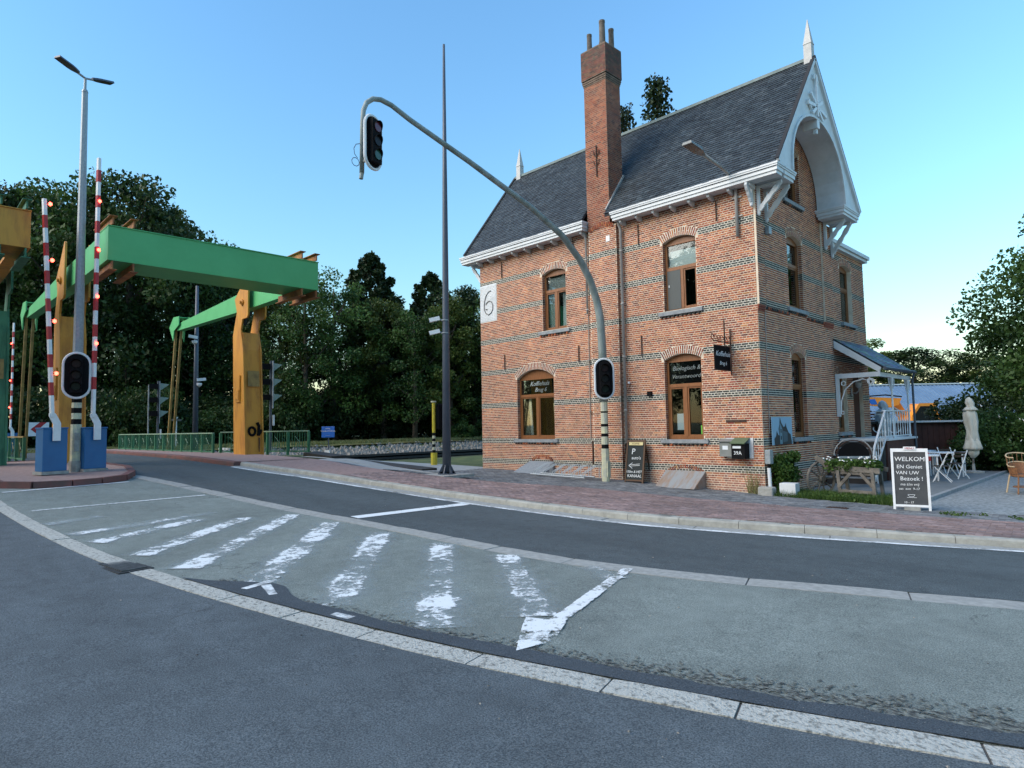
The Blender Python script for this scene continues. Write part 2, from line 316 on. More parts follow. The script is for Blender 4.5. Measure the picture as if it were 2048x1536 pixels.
def thing(name, label, cat, loc=(0, 0, 0), rz=0, group=None):
    o = bpy.data.objects.new(name, None); C.objects.link(o); o.location = loc; o.rotation_euler = (0, 0, rz); o.empty_display_size = .3
    o['label'] = label; o['category'] = cat
    if group: o['group'] = group
    return o
def tag(o, label, cat, group=None):
    o['label'] = label; o['category'] = cat
    if group: o['group'] = group
    return o
def kids(o): return [c for c in C.objects if c.parent == o]
CH = {}
def dup(root, loc, rz=0, label=None, group=None, scale=None):
    if root.name not in CH:
        ch = [c for c in C.objects if c.parent == root]; CH[root.name] = [(c, [g for g in C.objects if g.parent == c]) for c in ch]
    r = root.copy(); C.objects.link(r); r.location = loc; r.rotation_euler = (0, 0, rz)
    if label: r['label'] = label
    if group: r['group'] = group
    if scale: r.scale = scale if hasattr(scale, '__len__') else (scale,)*3
    for c, gs in CH[root.name]:
        k = c.copy(); C.objects.link(k); k.parent = r
        for g in gs: q = g.copy(); C.objects.link(q); q.parent = k
    return r
def text(body, name, m, parent, org, right, up, size, ext=.004, shear=0, align='CENTER', spacing=1):
    cu = bpy.data.curves.new(name, 'FONT'); cu.body = body; cu.size = size; cu.extrude = ext; cu.shear = shear; cu.align_x = align; cu.align_y = 'CENTER'; cu.space_line = spacing; cu.resolution_u = 2
    o = bpy.data.objects.new(name, cu); C.objects.link(o)
    dg = bpy.context.evaluated_depsgraph_get(); me = bpy.data.meshes.new_from_object(o.evaluated_get(dg)); bpy.data.objects.remove(o)
    me.materials.clear(); me.materials.append(m)
    o = bpy.data.objects.new(name, me); C.objects.link(o)
    R = Vector(right).normalized(); U = Vector(up).normalized(); N = R.cross(U)
    me.transform(Matrix(((R.x, U.x, N.x, org[0]), (R.y, U.y, N.y, org[1]), (R.z, U.z, N.z, org[2]), (0, 0, 0, 1))))
    if parent is not None: o.parent = parent
    return o
def lerp(a, b, t): return a+(b-a)*t
def interp(x, X, Y):
    if x <= X[0]: return Y[0]
    for i in range(len(X)-1):
        if x <= X[i+1]: return lerp(Y[i], Y[i+1], (x-X[i])/(X[i+1]-X[i]))
    return Y[-1]
# ------------------------------------------------------------------ ground height
RX = [-80, -18, -13, -10, -8, -4, 0, 4, 8, 20]; RZ = [-1.0, -1.0, -1.08, -1.22, -1.34, -1.52, -1.62, -1.68, -1.70, -1.75]
HX = [-80, -14, -9.7, -7.3, -4.5, -1.6, 0, 4, 8, 20]; HZ = [-1.5, -1.5, -1.56, -1.60, -1.68, -1.81, -1.86, -1.9, -1.92, -1.95]
_gc = {}
def _sm(x, X, Z): return sum(interp(x+d, X, Z) for d in (-1.2, -.6, 0, .6, 1.2))/5
def G(x, y):
    k = round(x, 3)
    if k not in _gc: _gc[k] = (_sm(x, RX, RZ), _sm(x, HX, HZ), interp(x, [-18, -11], [-3.0, -6.3]))
    a, b, y0 = _gc[k]
    s = min(1, max(0, (y-y0)/5.0)); s = s*s*(3-2*s)
    return a*(1-s)+b*s
def cat(pts, n=200):
    """evenly spaced points on a smooth curve through pts"""
    P = [Vector((p[0], p[1], 0)) for p in pts]; out = []
    for i in range(len(P)-1):
        p0 = P[max(i-1, 0)]; p1 = P[i]; p2 = P[i+1]; p3 = P[min(i+2, len(P)-1)]
        for k in range(12):
            t = k/12; out.append(.5*((2*p1)+(p2-p0)*t+(2*p0-5*p1+4*p2-p3)*t*t+(3*p1-p0-3*p2+p3)*t**3))
    out.append(P[-1])
    return resample(out, n)
def resample(P, n):
    d = [0]
    for i in range(len(P)-1): d.append(d[-1]+(P[i+1]-P[i]).length)
    res = []; j = 0
    for k in range(n+1):
        t = d[-1]*k/n
        while j < len(P)-2 and d[j+1] < t: j += 1
        res.append(P[j].lerp(P[j+1], (t-d[j])/max(1e-9, d[j+1]-d[j])))
    return res
def offset(P, o):
    r = []
    for i, p in enumerate(P):
        t = (P[min(i+1, len(P)-1)]-P[max(i-1, 0)]).normalized(); r.append(p+Vector((-t.y, t.x, 0))*o)
    return r
def loft(A, B, m, dz=0, zf=G):
    mb = MB(); n = len(A)
    for i in range(n):
        for j in range(m+1):
            p = A[i].lerp(B[i], j/m); mb.v.append((p.x, p.y, zf(p.x, p.y)+dz)); mb.c.append((1, 1, 1))
    for i in range(n-1):
        for j in range(m): a = i*(m+1)+j; mb.f.append((a, a+m+1, a+m+2, a+1))
    return mb
# road curves (left = bridge, right = past the camera)
Kc = cat([(-60, -7.2), (-40, -7.3), (-24, -7.6), (-16, -7.95), (-11.83, -8.0), (-9.04, -7.62), (-5.7, -7.36), (-2.83, -7.25), (-.81, -7.16), (.79, -7.02), (1.95, -6.76), (3.92, -6.15), (5.81, -5.45), (8.5, -4.1), (12, -1.8), (20, 5)], 420)
Mf = cat([(-12.4, -10.95), (-8.73, -10.5), (-5.29, -10.18), (-3.11, -9.98), (-1.02, -9.85), (.68, -9.8), (1.97, -9.7), (2.92, -9.5), (3.88, -9.2), (4.8, -8.85), (6.15, -8.35), (8.5, -7.2), (12, -5.0), (21, 2.6)], 300)
Mn = offset(Mf, -.33)
Of = cat([(-14, -14.25), (-9.17, -14.15), (-6.3, -14.02), (-4.24, -13.88), (-2.13, -13.7), (-.17, -13.43), (1.52, -13.13), (2.73, -12.88), (3.63, -12.66), (4.36, -12.45), (5.02, -12.25), (6.05, -11.9), (7.5, -11.3), (10, -9.9), (14, -7.2), (22, -.5)], 300)
On = offset(Of, -.235)
def structure(o): o['kind'] = 'structure'; return o
# --- terrain with canal trench
def build_terrain():
    xs = [-900, -400, -200, -120, -90, -70, -55, -46, -41, -38.6, -38, -37, -36, -35.2, -35, -20.6, -20.4, -19.6, -19.5, -17, -14]+[-12+1.0*i for i in range(38)]+[30, 40, 60, 120, 300, 900]
    ys = [-900, -300, -120, -60, -40, -30, -24, -20]+[-18+1.0*i for i in range(52)]+[36, 40, 45, 52, 60, 80, 120, 300, 900]
    def T(x, y):
        g = G(max(x, -19), min(max(y, -20), 30))-.06
        if x >= 40 or x > 10: g = min(g, G(10, min(max(y, -20), 30))-.06)
        if x <= -19.6:
            if x <= -38.6: return -1.12+min(1.5, max(0, -x-40)*.01)
            if x <= -38: return -1.2
            if x <= -35.2: return -1.22-(x+38)*.42
            if x <= -20.5: return -3.2
            return -2.7 if x < -20.4 else min(g, -1.58)
        return g
    mb = MB()
    for y in ys:
        for x in xs: mb.v.append((x, y, T(x, y))); mb.c.append((1, 1, 1))
    W = len(xs)
    for j in range(len(ys)-1):
        for i in range(W-1): a = j*W+i; mb.f.append((a, a+1, a+W+1, a+W))
    return structure(mb.build('ground', M_grassg))
build_terrain()
wm = mat('canal_water', (.012, .022, .014), .06, spec=.6, bump=.12, bscale=1.6)
structure(MB().box(-36.6, -20.3, -120, 160, -2.9, -2.35).build('water', wm))
# forest floor & far bank
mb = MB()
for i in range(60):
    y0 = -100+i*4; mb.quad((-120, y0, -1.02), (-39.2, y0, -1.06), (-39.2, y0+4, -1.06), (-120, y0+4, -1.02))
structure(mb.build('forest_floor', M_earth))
A = [Vector((-42, -60+i*2, 0)) for i in range(90)]; B_ = [Vector((-37.6, -60+i*2, 0)) for i in range(90)]
structure(loft([Vector((-38.1, -60+i*2, 0)) for i in range(90)], [Vector((-35.2, -60+i*2, 0)) for i in range(90)], 4, 0, lambda x, y: -1.20-(x+38.1)*.40+.03*math.sin(y*2.1)).build('stone_bank', M_bankstone))
structure(loft(A, B_, 3, 0, lambda x, y: -1.04-.09*max(0, x+41)/2+.03*math.sin(y*1.3)).build('grass_bank', M_bank))
# road sheets
def closest(P, q): return min(range(len(P)), key=lambda i: (P[i].x-q[0])**2+(P[i].y-q[1])**2)
iS = closest(Kc, (-12.4, -8.05)); K2 = resample(Kc[iS:], 300)
structure(loft(Mf, K2, 14).build('road', M_asp_far))
structure(loft(On, [p+Vector((4, -26, 0)) if True else p for p in On], 60).build('road', M_asp_out))
Of2 = resample(Of, 300); Mn2 = resample(Mn, 300)
structure(loft(Of2, Mn2, 16).build('road', M_asp_mid))
# road towards the bridge (left of the median tip)
K1 = resample(Kc[:iS+1], 150)
L1 = [Vector((p.x if i < 150 else p.x, 0, 0)) for i, p in enumerate(K1)]
for i, p in enumerate(K1): L1[i] = Vector((lerp(-60, -12.4, i/150), -10.95, 0))
structure(loft(L1, K1, 8, .0).build('road', M_asp_far))
A = [Vector((lerp(-60, -14, i/120), -26, 0)) for i in range(121)]; B_ = [Vector((lerp(-60, -14, i/120), -14.25, 0)) for i in range(121)]
structure(loft(A, B_, 10).build('road', M_asp_out))
A = [Vector((lerp(-60, -14, i/120), -14.25, 0)) for i in range(121)]; B_ = [Vector((lerp(-60, -14, i/120), -10.95, 0)) for i in range(121)]
structure(loft(A, B_, 5, -.003).build('road', M_asp_far))
A = [Vector((-14.05, -14.27, 0)), Vector((-14.05, -12.6, 0)), Vector((-14.05, -10.9, 0))]; B_ = [Vector((-8.5, -14.05, 0)), Vector((-9.3, -12.4, 0)), Vector((-12.4, -10.95, 0))]
structure(loft(A, B_, 8, -.012).build('road', M_asp_mid))
# --- concrete edge strips, slab by slab
def strip(P, Q, name, m, L0, L1, detail_from, dz=.006, th=.1):
    base = structure(loft(P, Q, 1, dz-.012).build(name, M_joint)); i = 0; d = 0
    n = len(P); cum = [0]
    for k in range(n-1): cum.append(cum[-1]+(P[k+1]-P[k]).length)
    def at(t):
        j = 0
        lo, hi = 0, n-2
        while lo < hi:
            mid = (lo+hi+1)//2
            if cum[mid] <= t: lo = mid
            else: hi = mid-1
        f = (t-cum[lo])/max(1e-9, cum[lo+1]-cum[lo]); return P[lo].lerp(P[lo+1], f), Q[lo].lerp(Q[lo+1], f)
    t = 0; cnt = 0
    while t < cum[-1]-.05:
        L = random.uniform(L0, L1); e = min(t+L, cum[-1]); mb = MB(); k = 5; g = .008; tl = random.uniform(-.004, .004)
        top = []
        for s in range(k+1):
            a, b = at(lerp(t+g, e-g, s/k)); ins = .012 if s in (0, k) else 0
            jit = random.uniform(-.006, .006)
            a2 = a.lerp(b, .02+jit/1.); b2 = b.lerp(a, .02+jit)
            top += [(a2.x, a2.y, G(a2.x, a2.y)+dz+tl-ins*.4), (b2.x, b2.y, G(b2.x, b2.y)+dz+tl-ins*.4)]
        N = len(top); bot = [(x, y, z-.03) for x, y, z in top]
        fs = [(2*s, 2*s+2, 2*s+3, 2*s+1) for s in range(k)]+[(2*s, N+2*s, N+2*s+2, 2*s+2) for s in range(k)]+[(2*s+3, N+2*s+3, N+2*s+1, 2*s+1) for s in range(k)]+[(1, N+1, N, 0), (2*k, N+2*k, N+2*k+1, 2*k+1)]
        mb.add(top+bot, fs); mb.build('concrete_slab', m, base); t = e
strip(Of, On, 'edge_strip', M_slab, .8, 1.25, 0)
strip(Mf, Mn, 'median_strip', M_slab2, .9, 2.1, 0, .004)
# gutter, kerb
KK = resample(Kc[closest(Kc, (-13.6, -8.05)):closest(Kc, (15, 1))], 260)
strip(KK, offset(KK, .30), 'gutter_strip', M_slab2, 1.4, 2.6, 0, .005)
def kerbstones(P, w, h, name, m, L, m0=M_joint, red=False):
    Q = offset(P, w); base = structure(loft(P, Q, 1, .0).build(name, m0)); n = len(P); seg = max(1, int(n*L/sum((P[k+1]-P[k]).length for k in range(n-1))))
    i = 0
    while i < n-1:
        e = min(n-1, i+seg); mb = MB(); prof = [(0, -.02), (.012, h-.03), (.04, h-.005), (w-.01, h), (w, h-.01), (w, -.02)]; vs = []; ks = list(range(i, e+1))
        if len(ks) > 6: ks = [i+round((e-i)*q/5) for q in range(6)]
        for c_, k in enumerate(ks):
            a = P[k]; b = Q[k]
            if c_ == 0: a = a.lerp(P[min(k+1, n-1)], .06); b = b.lerp(Q[min(k+1, n-1)], .06)
            for (o, z) in prof:
                p = a.lerp(b, o/w); vs.append((p.x, p.y, G(p.x, p.y)+z))
        q = len(prof); fs = []
        for c_ in range(len(ks)-1):
            for j in range(q-1): fs.append((c_*q+j, (c_+1)*q+j, (c_+1)*q+j+1, c_*q+j+1))
        fs.append(tuple(range(q))); fs.append(tuple(reversed(range((len(ks)-1)*q, len(ks)*q))))
        mb.add(vs, fs); mb.build('kerb_stone', m, base); i = e
    return Q
KB = kerbstones(offset(KK, .30), .2, .11, 'kerb', M_kerb, 1.0)
# bridge kerb (red painted edge) left of it
KL = resample(Kc[closest(Kc, (-36, -7.3)):closest(Kc, (-13.6, -8.05))+1], 120)
kerbstones(offset(KL, .1), .25, .13, 'bridge_kerb', M_redkerb, 2.0)
structure(loft([p for p in offset(KL, .34)], [Vector((p.x, -5.35, 0)) for p in KL], 4, .115).build('bridge_footway', M_redpave))
structure(loft([Vector((x, -8.0, 0)) for x in (-36, -30, -20)], [Vector((x, -20, 0)) for x in (-36, -30, -20)], 1, -.5).build('bridge_deck', M_greend))
# red & grey paving: joint bed then pavers
bandR = [(-14.0, -5.25), (-9.38, -5.2), (-6.71, -4.9), (-4.67, -4.35), (-2.97, -3.2), (.75, -2.75), (2.72, -2.5), (5.35, -2.0), (8, -1.0), (11.5, 1.0), (14.5, 3.6)]
RB = cat(bandR, 260)
KBs = resample(KB, 260)
structure(loft(KBs, RB, 8, .10).build('pavement', M_redpave))
HB = [Vector((p.x, max(.0, p.y), 0)) for p in RB]
HBl = cat([(-16.5, .6), (-11.2, .6), (-10.8, .12), (-4, .12), (-.0, .12), (3.2, .12), (5.6, .4), (8.5, 1.5), (13, 4.0), (16, 6)], 260)
structure(loft(RB, HBl, 8, .02, lambda x, y: G(x, y)+.0).build('pavement', M_greypath))
def zr(x, y, k=[0]):  # top of red band drops to the grey one
    return G(x, y)
# pavers in the near part
def pip(p, poly):
    x, y = p; ins = False; n = len(poly)
    for i in range(n):
        x1, y1 = poly[i]; x2, y2 = poly[(i+1) % n]
        if (y1 > y) != (y2 > y) and x < (x2-x1)*(y-y1)/(y2-y1)+x1: ins = not ins
    return ins
def pavers(name, poly, ang, pal, zoff, parent_name, lw=(.2, .1)):
    L, W = lw; ca, sa = math.cos(ang), math.sin(ang); rest = MB(); lst = []
    xs = [p[0] for p in poly]; ys = [p[1] for p in poly]; cx = sum(xs)/len(xs); cy = sum(ys)/len(ys); R = 14
    for j in range(int(-R/W), int(R/W)):
        off = (L/2 if j % 2 else 0)
        for i in range(int(-R/L), int(R/L)):
            a = i*L+off; b = j*W
            qx = cx+ca*a-sa*b; qy = cy+sa*a+ca*b
            if not pip((qx, qy), poly): continue
            lst.append(((qx-CAM.x)**2+(qy-CAM.y)**2, qx, qy))
    lst.sort(); base = structure(MB().box(0, 0, 0, 0, 0, 0).build(parent_name, M_joint)) if False else None
    bed = MB(); P3 = [(x, y, 0) for x, y in poly]
    objs = []
    for n_, (d, qx, qy) in enumerate(lst):
        g = .004; mb = MB() if n_ < 300 else rest; col = random.choice(pal); f = random.uniform(.82, 1.15); mb.col = tuple(c*f for c in col)
        t = random.uniform(-.003, .003); tx = random.uniform(-.01, .01)
        cs = []
        for sa_, sb_ in ((-1, -1), (1, -1), (1, 1), (-1, 1)):
            a = sa_*(L/2-g); b = sb_*(W/2-g); x = qx+ca*a-sa*b; y = qy+sa*a+ca*b; cs.append((x, y, G(x, y)+zoff+t+tx*sb_*.2))
        bt = [(x, y, z-.03) for x, y, z in cs]
        mb.add(cs+bt, [(0, 1, 2, 3), (0, 4, 5, 1), (1, 5, 6, 2), (2, 6, 7, 3), (3, 7, 4, 0)])
        if n_ < 300: objs.append(mb)
    return objs, rest
def place_pavers(poly, ang, pal, zoff, nm):
    bed = MB(); x0 = min(p[0] for p in poly); x1 = max(p[0] for p in poly); y0 = min(p[1] for p in poly); y1 = max(p[1] for p in poly); s = .25
    nx = int((x1-x0)/s)+1; ny = int((y1-y0)/s)+1
    for i in range(nx):
        for j in range(ny):
            x = x0+i*s; y = y0+j*s
            if pip((x+s/2, y+s/2), poly): bed.quad(*[(a, b, G(a, b)+zoff-.007) for a, b in ((x, y), (x+s, y), (x+s, y+s), (x, y+s))])
    b = structure(bed.build(nm, M_joint)); objs, rest = pavers(nm, poly, ang, pal, zoff, nm)
    for m_ in objs: m_.build('paver', M_paver, b)
    rest.build('paver', M_paver, b, kind='stuff')
def seg(P, x0, x1): return [(p.x, p.y) for p in P if x0 <= p.x <= x1]
red = [(.225, .158, .145), (.25, .175, .162), (.20, .145, .136), (.28, .205, .19), (.215, .16, .153)]
gry = [(.13, .145, .155), (.165, .18, .185), (.11, .122, .132), (.19, .20, .205)]
polyR = seg(offset(KB, .02), -8.5, 8.6)+list(reversed(seg(RB, -8.5, 8.3)))
place_pavers(polyR, .12, red, .116, 'red_pavement')
polyG = seg(offset(RB, .02), -10, 7.5)+[(6.8, -.55), (3.3, -.45), (2.9, -.4), (.4, -.25), (0.03, -.02), (-10.4, -.02)]
place_pavers(polyG, .12, gry, .05, 'grey_pavement')
# light path line left of the mast
A = cat([(-14.5, -5.2), (-12.26, -4.9), (-9.5, -4.75), (-7.8, -4.6)], 40)
structure(loft(A, offset(A, .3), 1, .125).build('pale_kerb_line', M_kerb))
# terrace and gravel on the right
structure(MB().box(.35, 3.2, 1.1, 11.2, -2.1, -1.80).build('terrace', M_terr, bevel=.01))
structure(MB().box(3.2, 3.3, .9, 11.2, -2.1, -1.78).build('terrace_edge', M_stone))
A = [Vector((3.3+i*.6, -1.1+i*.28, 0)) for i in range(40)]; B_ = [Vector((3.3+i*.6, 14, 0)) for i in range(40)]
structure(loft(A, B_, 24, .035).build('gravel_yard', M_gravel))
# --- paint
def paint(pts_a, pts_b, name, m, dz=.009):
    """ribbon between polylines a and b"""
    mb = MB(); n = len(pts_a)
    for i in range(n):
        for j, p in enumerate((pts_a[i], pts_b[i])):
            mb.v.append((p[0], p[1], G(p[0], p[1])+dz)); mb.c.append((1, 1, 1)); mb.uv.append((j, i/(n-1)))
    for i in range(n-1): mb.f.append((2*i, 2*i+2, 2*i+3, 2*i+1))
    return structure(mb.build(name, m))
def stripe(a, b, w0, w1, name, m, dz=.009, n=24):
    a = Vector((*a, 0)); b = Vector((*b, 0)); t = (b-a).normalized(); s = Vector((-t.y, t.x, 0)); A = []; B_ = []
    for i in range(n+1):
        p = a.lerp(b, i/n); w_ = lerp(w0, w1, i/n)/2; A.append(p+s*w_); B_.append(p-s*w_)
    return paint([(p.x, p.y) for p in A], [(p.x, p.y) for p in B_], name, m, dz)
kl = resample(Kc[closest(Kc, (-13.2, -8.05)):closest(Kc, (15, 1))], 400)
paint([(p.x, p.y) for p in offset(kl, -.02)], [(p.x, p.y) for p in offset(kl, -.16)], 'edge_line', P_line)
stripe((-2.93, -9.92), (-2.86, -7.42), .30, .30, 'stop_line', P_white)
S = [((-5.6, -13.95), (-5.95, -13.1), .3, P_vworn), ((-4.4, -13.85), (-5.1, -11.5), .35, P_vworn), ((-3.5, -13.7), (-4.6, -11.9), .4, P_worn),
     ((-2.15, -13.5), (-4.2, -11.3), .42, P_worn), ((-.97, -13.3), (-3.95, -10.55), .42, P_worn), ((.40, -13.1), (-2.75, -10.45), .5, P_worn),
     ((1.62, -12.85), (-1.42, -10.35), .5, P_worn), ((2.80, -12.60), (-.05, -10.22), .5, P_worn), ((3.22, -11.75), (1.15, -10.15), .46, P_worn), ((2.92, -10.2), (2.3, -9.98), .34, P_worn)]
for a, b, w_, m in S:
    stripe(a, b, w_*1.45, w_*1.25, 'hatch_stripe', m, .010); stripe(a, b, w_*1.7, w_*1.5, 'hatch_stripe', P_ghost, .006)
stripe((-7.3, -13.9), (-7.48, -10.85), .14, .12, 'thin_line', P_line, .010)
stripe((-10.3, -14.0), (-10.75, -11.5), .13, .12, 'thin_line', P_white, .010)
stripe((3.62, -12.35), (2.72, -9.72), .22, .18, 'hatch_edge_line', P_edge, .012)
mb = MB(); tri = [(3.68, -12.50), (3.74, -12.15), (3.50, -11.72), (3.16, -11.86), (3.30, -12.05)]
mb.v = [(x, y, G(x, y)+.014) for x, y in tri]; mb.c = [(1, 1, 1)]*5; mb.uv = [(.5, .5)]*5; mb.f = [(0, 1, 2, 3, 4)]
structure(mb.build('arrow_paint', P_tip))
for a, b in (((.42, -13.2), (.3, -12.85)), ((.85, -13.08), (.42, -12.97)), ((1.85, -12.98), (2.08, -12.93))): stripe(a, b, .10, .12, 'paint_remnant', P_line, .014, 6)
# fresh asphalt patch along the edge strip
pa = resample(Of[closest(Of, (-.6, -13.5)):closest(Of, (16, -5.8))], 260); A = []; B_ = []
for i, p in enumerate(pa):
    w_ = .19+.02*math.sin(i*.23)+random.uniform(-.008, .008)
    if p.x < 1.3: w_ += .27*math.exp(-((p.x-.6)/.45)**2)
    if p.x > 5.0: w_ = .17+.02*math.sin(i*.9)+random.uniform(-.012, .012)
    w_ *= min(1, i/10)
    t = (pa[min(i+1, len(pa)-1)]-pa[max(0, i-1)]).normalized(); A.append((p.x, p.y)); B_.append((p.x-t.y*w_, p.y+t.x*w_))
mb = MB()
for a, b in zip(A, B_):
    for p in (a, b): mb.v.append((p[0], p[1], G(*p)+.012)); mb.c.append((1, 1, 1))
for i in range(len(A)-1): mb.f.append((2*i, 2*i+2, 2*i+3, 2*i+1))
structure(mb.build('asphalt_patch', M_patch))
# crumbling coarse edge beside the patch
M_crumb = mat('crumbled_asphalt', (.035, .04, .04), .95, (.24, .26, .23), 16, 6, bump=1, bscale=34, contrast=(.42, .66), stretch=(1, 2.0, 1))
def crumb_fade(m):
    n = m.node_tree; nd = n.nodes; lk = n.links; p = nd['Principled BSDF']
    g = nd.new('ShaderNodeNewGeometry'); z = nd.new('ShaderNodeTexNoise'); z.inputs['Scale'].default_value = 24; z.inputs['Detail'].default_value = 5; lk.new(g.outputs['Position'], z.inputs['Vector'])
    uv = nd.new('ShaderNodeUVMap'); sp = nd.new('ShaderNodeSeparateXYZ'); lk.new(uv.outputs[0], sp.inputs[0])
    ad = nd.new('ShaderNodeMath'); ad.operation = 'ADD'; lk.new(z.outputs[0], ad.inputs[0])
    mu = nd.new('ShaderNodeMath'); mu.operation = 'MULTIPLY'; mu.inputs[1].default_value = -.5; lk.new(sp.outputs[0], mu.inputs[0]); lk.new(mu.outputs[0], ad.inputs[1])
    mr = nd.new('ShaderNodeMapRange'); mr.inputs[1].default_value = .22; mr.inputs[2].default_value = .34; lk.new(ad.outputs[0], mr.inputs[0])
    tr = nd.new('ShaderNodeBsdfTransparent'); ms = nd.new('ShaderNodeMixShader'); lk.new(mr.outputs[0], ms.inputs[0]); lk.new(tr.outputs[0], ms.inputs[1]); lk.new(p.outputs[0], ms.inputs[2]); lk.new(ms.outputs[0], nd['Material Output'].inputs[0])
crumb_fade(M_crumb)
D_ = []
for i, p in enumerate(pa):
    t = (pa[min(i+1, len(pa)-1)]-pa[max(0, i-1)]).normalized(); w_ = lerp(.45, .75, min(1, max(0, (p.x-3)/3))); D_.append((p.x-t.y*w_, p.y+t.x*w_))
paint(A[6:], D_[6:], 'crumbled_edge', M_crumb, .0085)
# drain grate between the slabs
M_grate = mat('dark_grate', (.02, .022, .023), .7); M_grateb = mat('grate_bars', (.10, .105, .105), .6, (.05, .05, .05), 14, 4)
gr = thing('drain_grate', 'dark iron road gully grate set between the slabs of the near concrete strip', 'drain grate', (-1.68, -13.80, G(-1.68, -13.80)-.006), .12)
MB().box(-.42, .42, -.19, .19, -.02, .008).build('frame', M_grate, gr)
for i in range(12): MB().box(-.36+i*.062, -.325+i*.062, -.14, .14, .009, .022).build('grate_bar', M_grateb, gr)
dr = thing('drain_cover', 'small dark drain cover let into the grey pavers before the grass strip', 'drain cover', (2.2, -1.5, G(2.2, -1.5)+.05), .1)
MB().box(-.2, .2, -.1, .1, -.02, .01).build('frame', M_iron, dr)
for i in range(6): MB().box(-.17+i*.06, -.14+i*.06, -.08, .08, .011, .018).build('grate_bar', M_iron, dr)
exec_house = True
# ================================================================== THE HOUSE
house = thing('brick_house', 'tall orange brick coffee house with steep slate roof, slim chimney and white gable trim', 'house', (0, 0, 0))
Z = Vector((0, 0, 1)); COURSE = .06; ZB = -.4956
BANDS = [-12, 0, 21, 41, 60, 78, 96]
BLACK = [(.026, .025, .023), (.046, .043, .038), (.018, .017, .016), (.085, .078, .066)]
PAL = [(.40, .115, .045), (.33, .086, .036), (.44, .145, .060), (.25, .062, .032), (.37, .102, .044), (.47, .18, .075), (.17, .046, .030), (.29, .074, .036)]
class Frame:
    def __init__(s, org, ux, n): s.o = Vector(org); s.ux = Vector(ux); s.n = Vector(n)
    def P(s, u, z, d=0): return s.o+s.ux*u+Z*z+s.n*d
    def box(s, mb, u0, u1, z0, z1, d0, d1):
        a = s.P(u0, z0, d0); b = s.P(u1, z1, d1)
        mb.box(min(a.x, b.x), max(a.x, b.x), min(a.y, b.y), max(a.y, b.y), min(a.z, b.z), max(a.z, b.z))
    def front5(s, mb, u0, u1, z0, z1, d0, d1):
        v = [s.P(u0, z0, d1), s.P(u1, z0, d1), s.P(u1, z1, d1), s.P(u0, z1, d1), s.P(u0, z0, d0), s.P(u1, z0, d0), s.P(u1, z1, d0), s.P(u0, z1, d0)]
        mb.add(v, [(0, 1, 2, 3), (0, 4, 5, 1), (1, 5, 6, 2), (2, 6, 7, 3), (3, 7, 4, 0)])
def arc(o):
    w_ = (o['u1']-o['u0'])/2; h = o['rise']; r = (w_*w_+h*h)/(2*h); return (o['u0']+o['u1'])/2, o['zs']+h-r, r
RING = .22
def span_of(o, z):
    if z < o['z0']-.001: return None
    uc, zc, r = arc(o)
    if z <= o['zs']-.05: return (o['u0'], o['u1'])
    R_ = r+RING+.012
    if z < zc+R_:
        hw = math.sqrt(max(0, R_*R_-(z-zc)**2)); hw = min(hw, (o['u1']-o['u0'])/2+.075)
        if hw > .02: return (uc-hw, uc+hw)
    return None
def opening_outline(o, n=10):
    uc, zc, r = arc(o); a0 = math.asin((o['u1']-uc)/r); pts = [(o['u0'], o['z0']), (o['u1'], o['z0'])]
    for k in range(n+1):
        a = lerp(a0, -a0, k/n); pts.append((uc+r*math.sin(a), zc+r*math.cos(a)))
    return pts
SINGLES = []
def brick_wall(fr, outline, z0, z1, ulim, openings, wallobj, rest, extra=None, bands=True, pal=PAL, singles=False, d=.0, sooty=None):
    """ulim(z)->(u0,u1); openings clipped"""
    k0 = math.ceil((z0-ZB)/COURSE); k1 = int((z1-ZB)/COURSE)
    for k in range(k0, k1+1):
        z = ZB+k*COURSE; lim = ulim(z)
        if not lim: continue
        L, R = lim; black = bands and any(abs(k-b) <= 1 for b in BANDS)
        pitch, off = (.19, .095*((k//2) % 2)) if k % 2 == 0 else (.095, .0475)
        forb = [s_ for s_ in (span_of(o, z) for o in openings) if s_]
        if extra: forb += extra(z)
        forb.sort(); gaps = []; c = L
        for a, b in forb:
            if a > c: gaps.append((c, min(a, R)))
            c = max(c, b)
        if c < R: gaps.append((c, R))
        for a, b in gaps:
            i = math.floor((a-off)/pitch)
            while True:
                x0 = max(a, off+i*pitch); x1 = min(b, off+(i+1)*pitch); i += 1
                if x0 >= b: break
                if x1-x0 < .03: continue
                col = random.choice(BLACK if black else pal); f = random.uniform(.85, 1.2)
                if sooty: col = tuple(lerp(c_, .03, sooty(x0, z)) for c_ in col)
                e = .0080; jz = random.uniform(-.0012, .0012); dd = d+.0035+random.uniform(-.001, .0015)
                if black: e = .0105; jz *= .5
                item = (x0+e, x1-e, z-.0190+jz, z+.0190+jz, d-.006, dd, tuple(min(1, c_*f) for c_ in col))
                if singles:
                    p = fr.P((x0+x1)/2, z); dist = (p-CAM).length/((x1-x0)**.5*3); SINGLES.append((dist, fr, item, wallobj, rest))
                else:
                    rest.col = item[6]; fr.front5(rest, *item[:6])
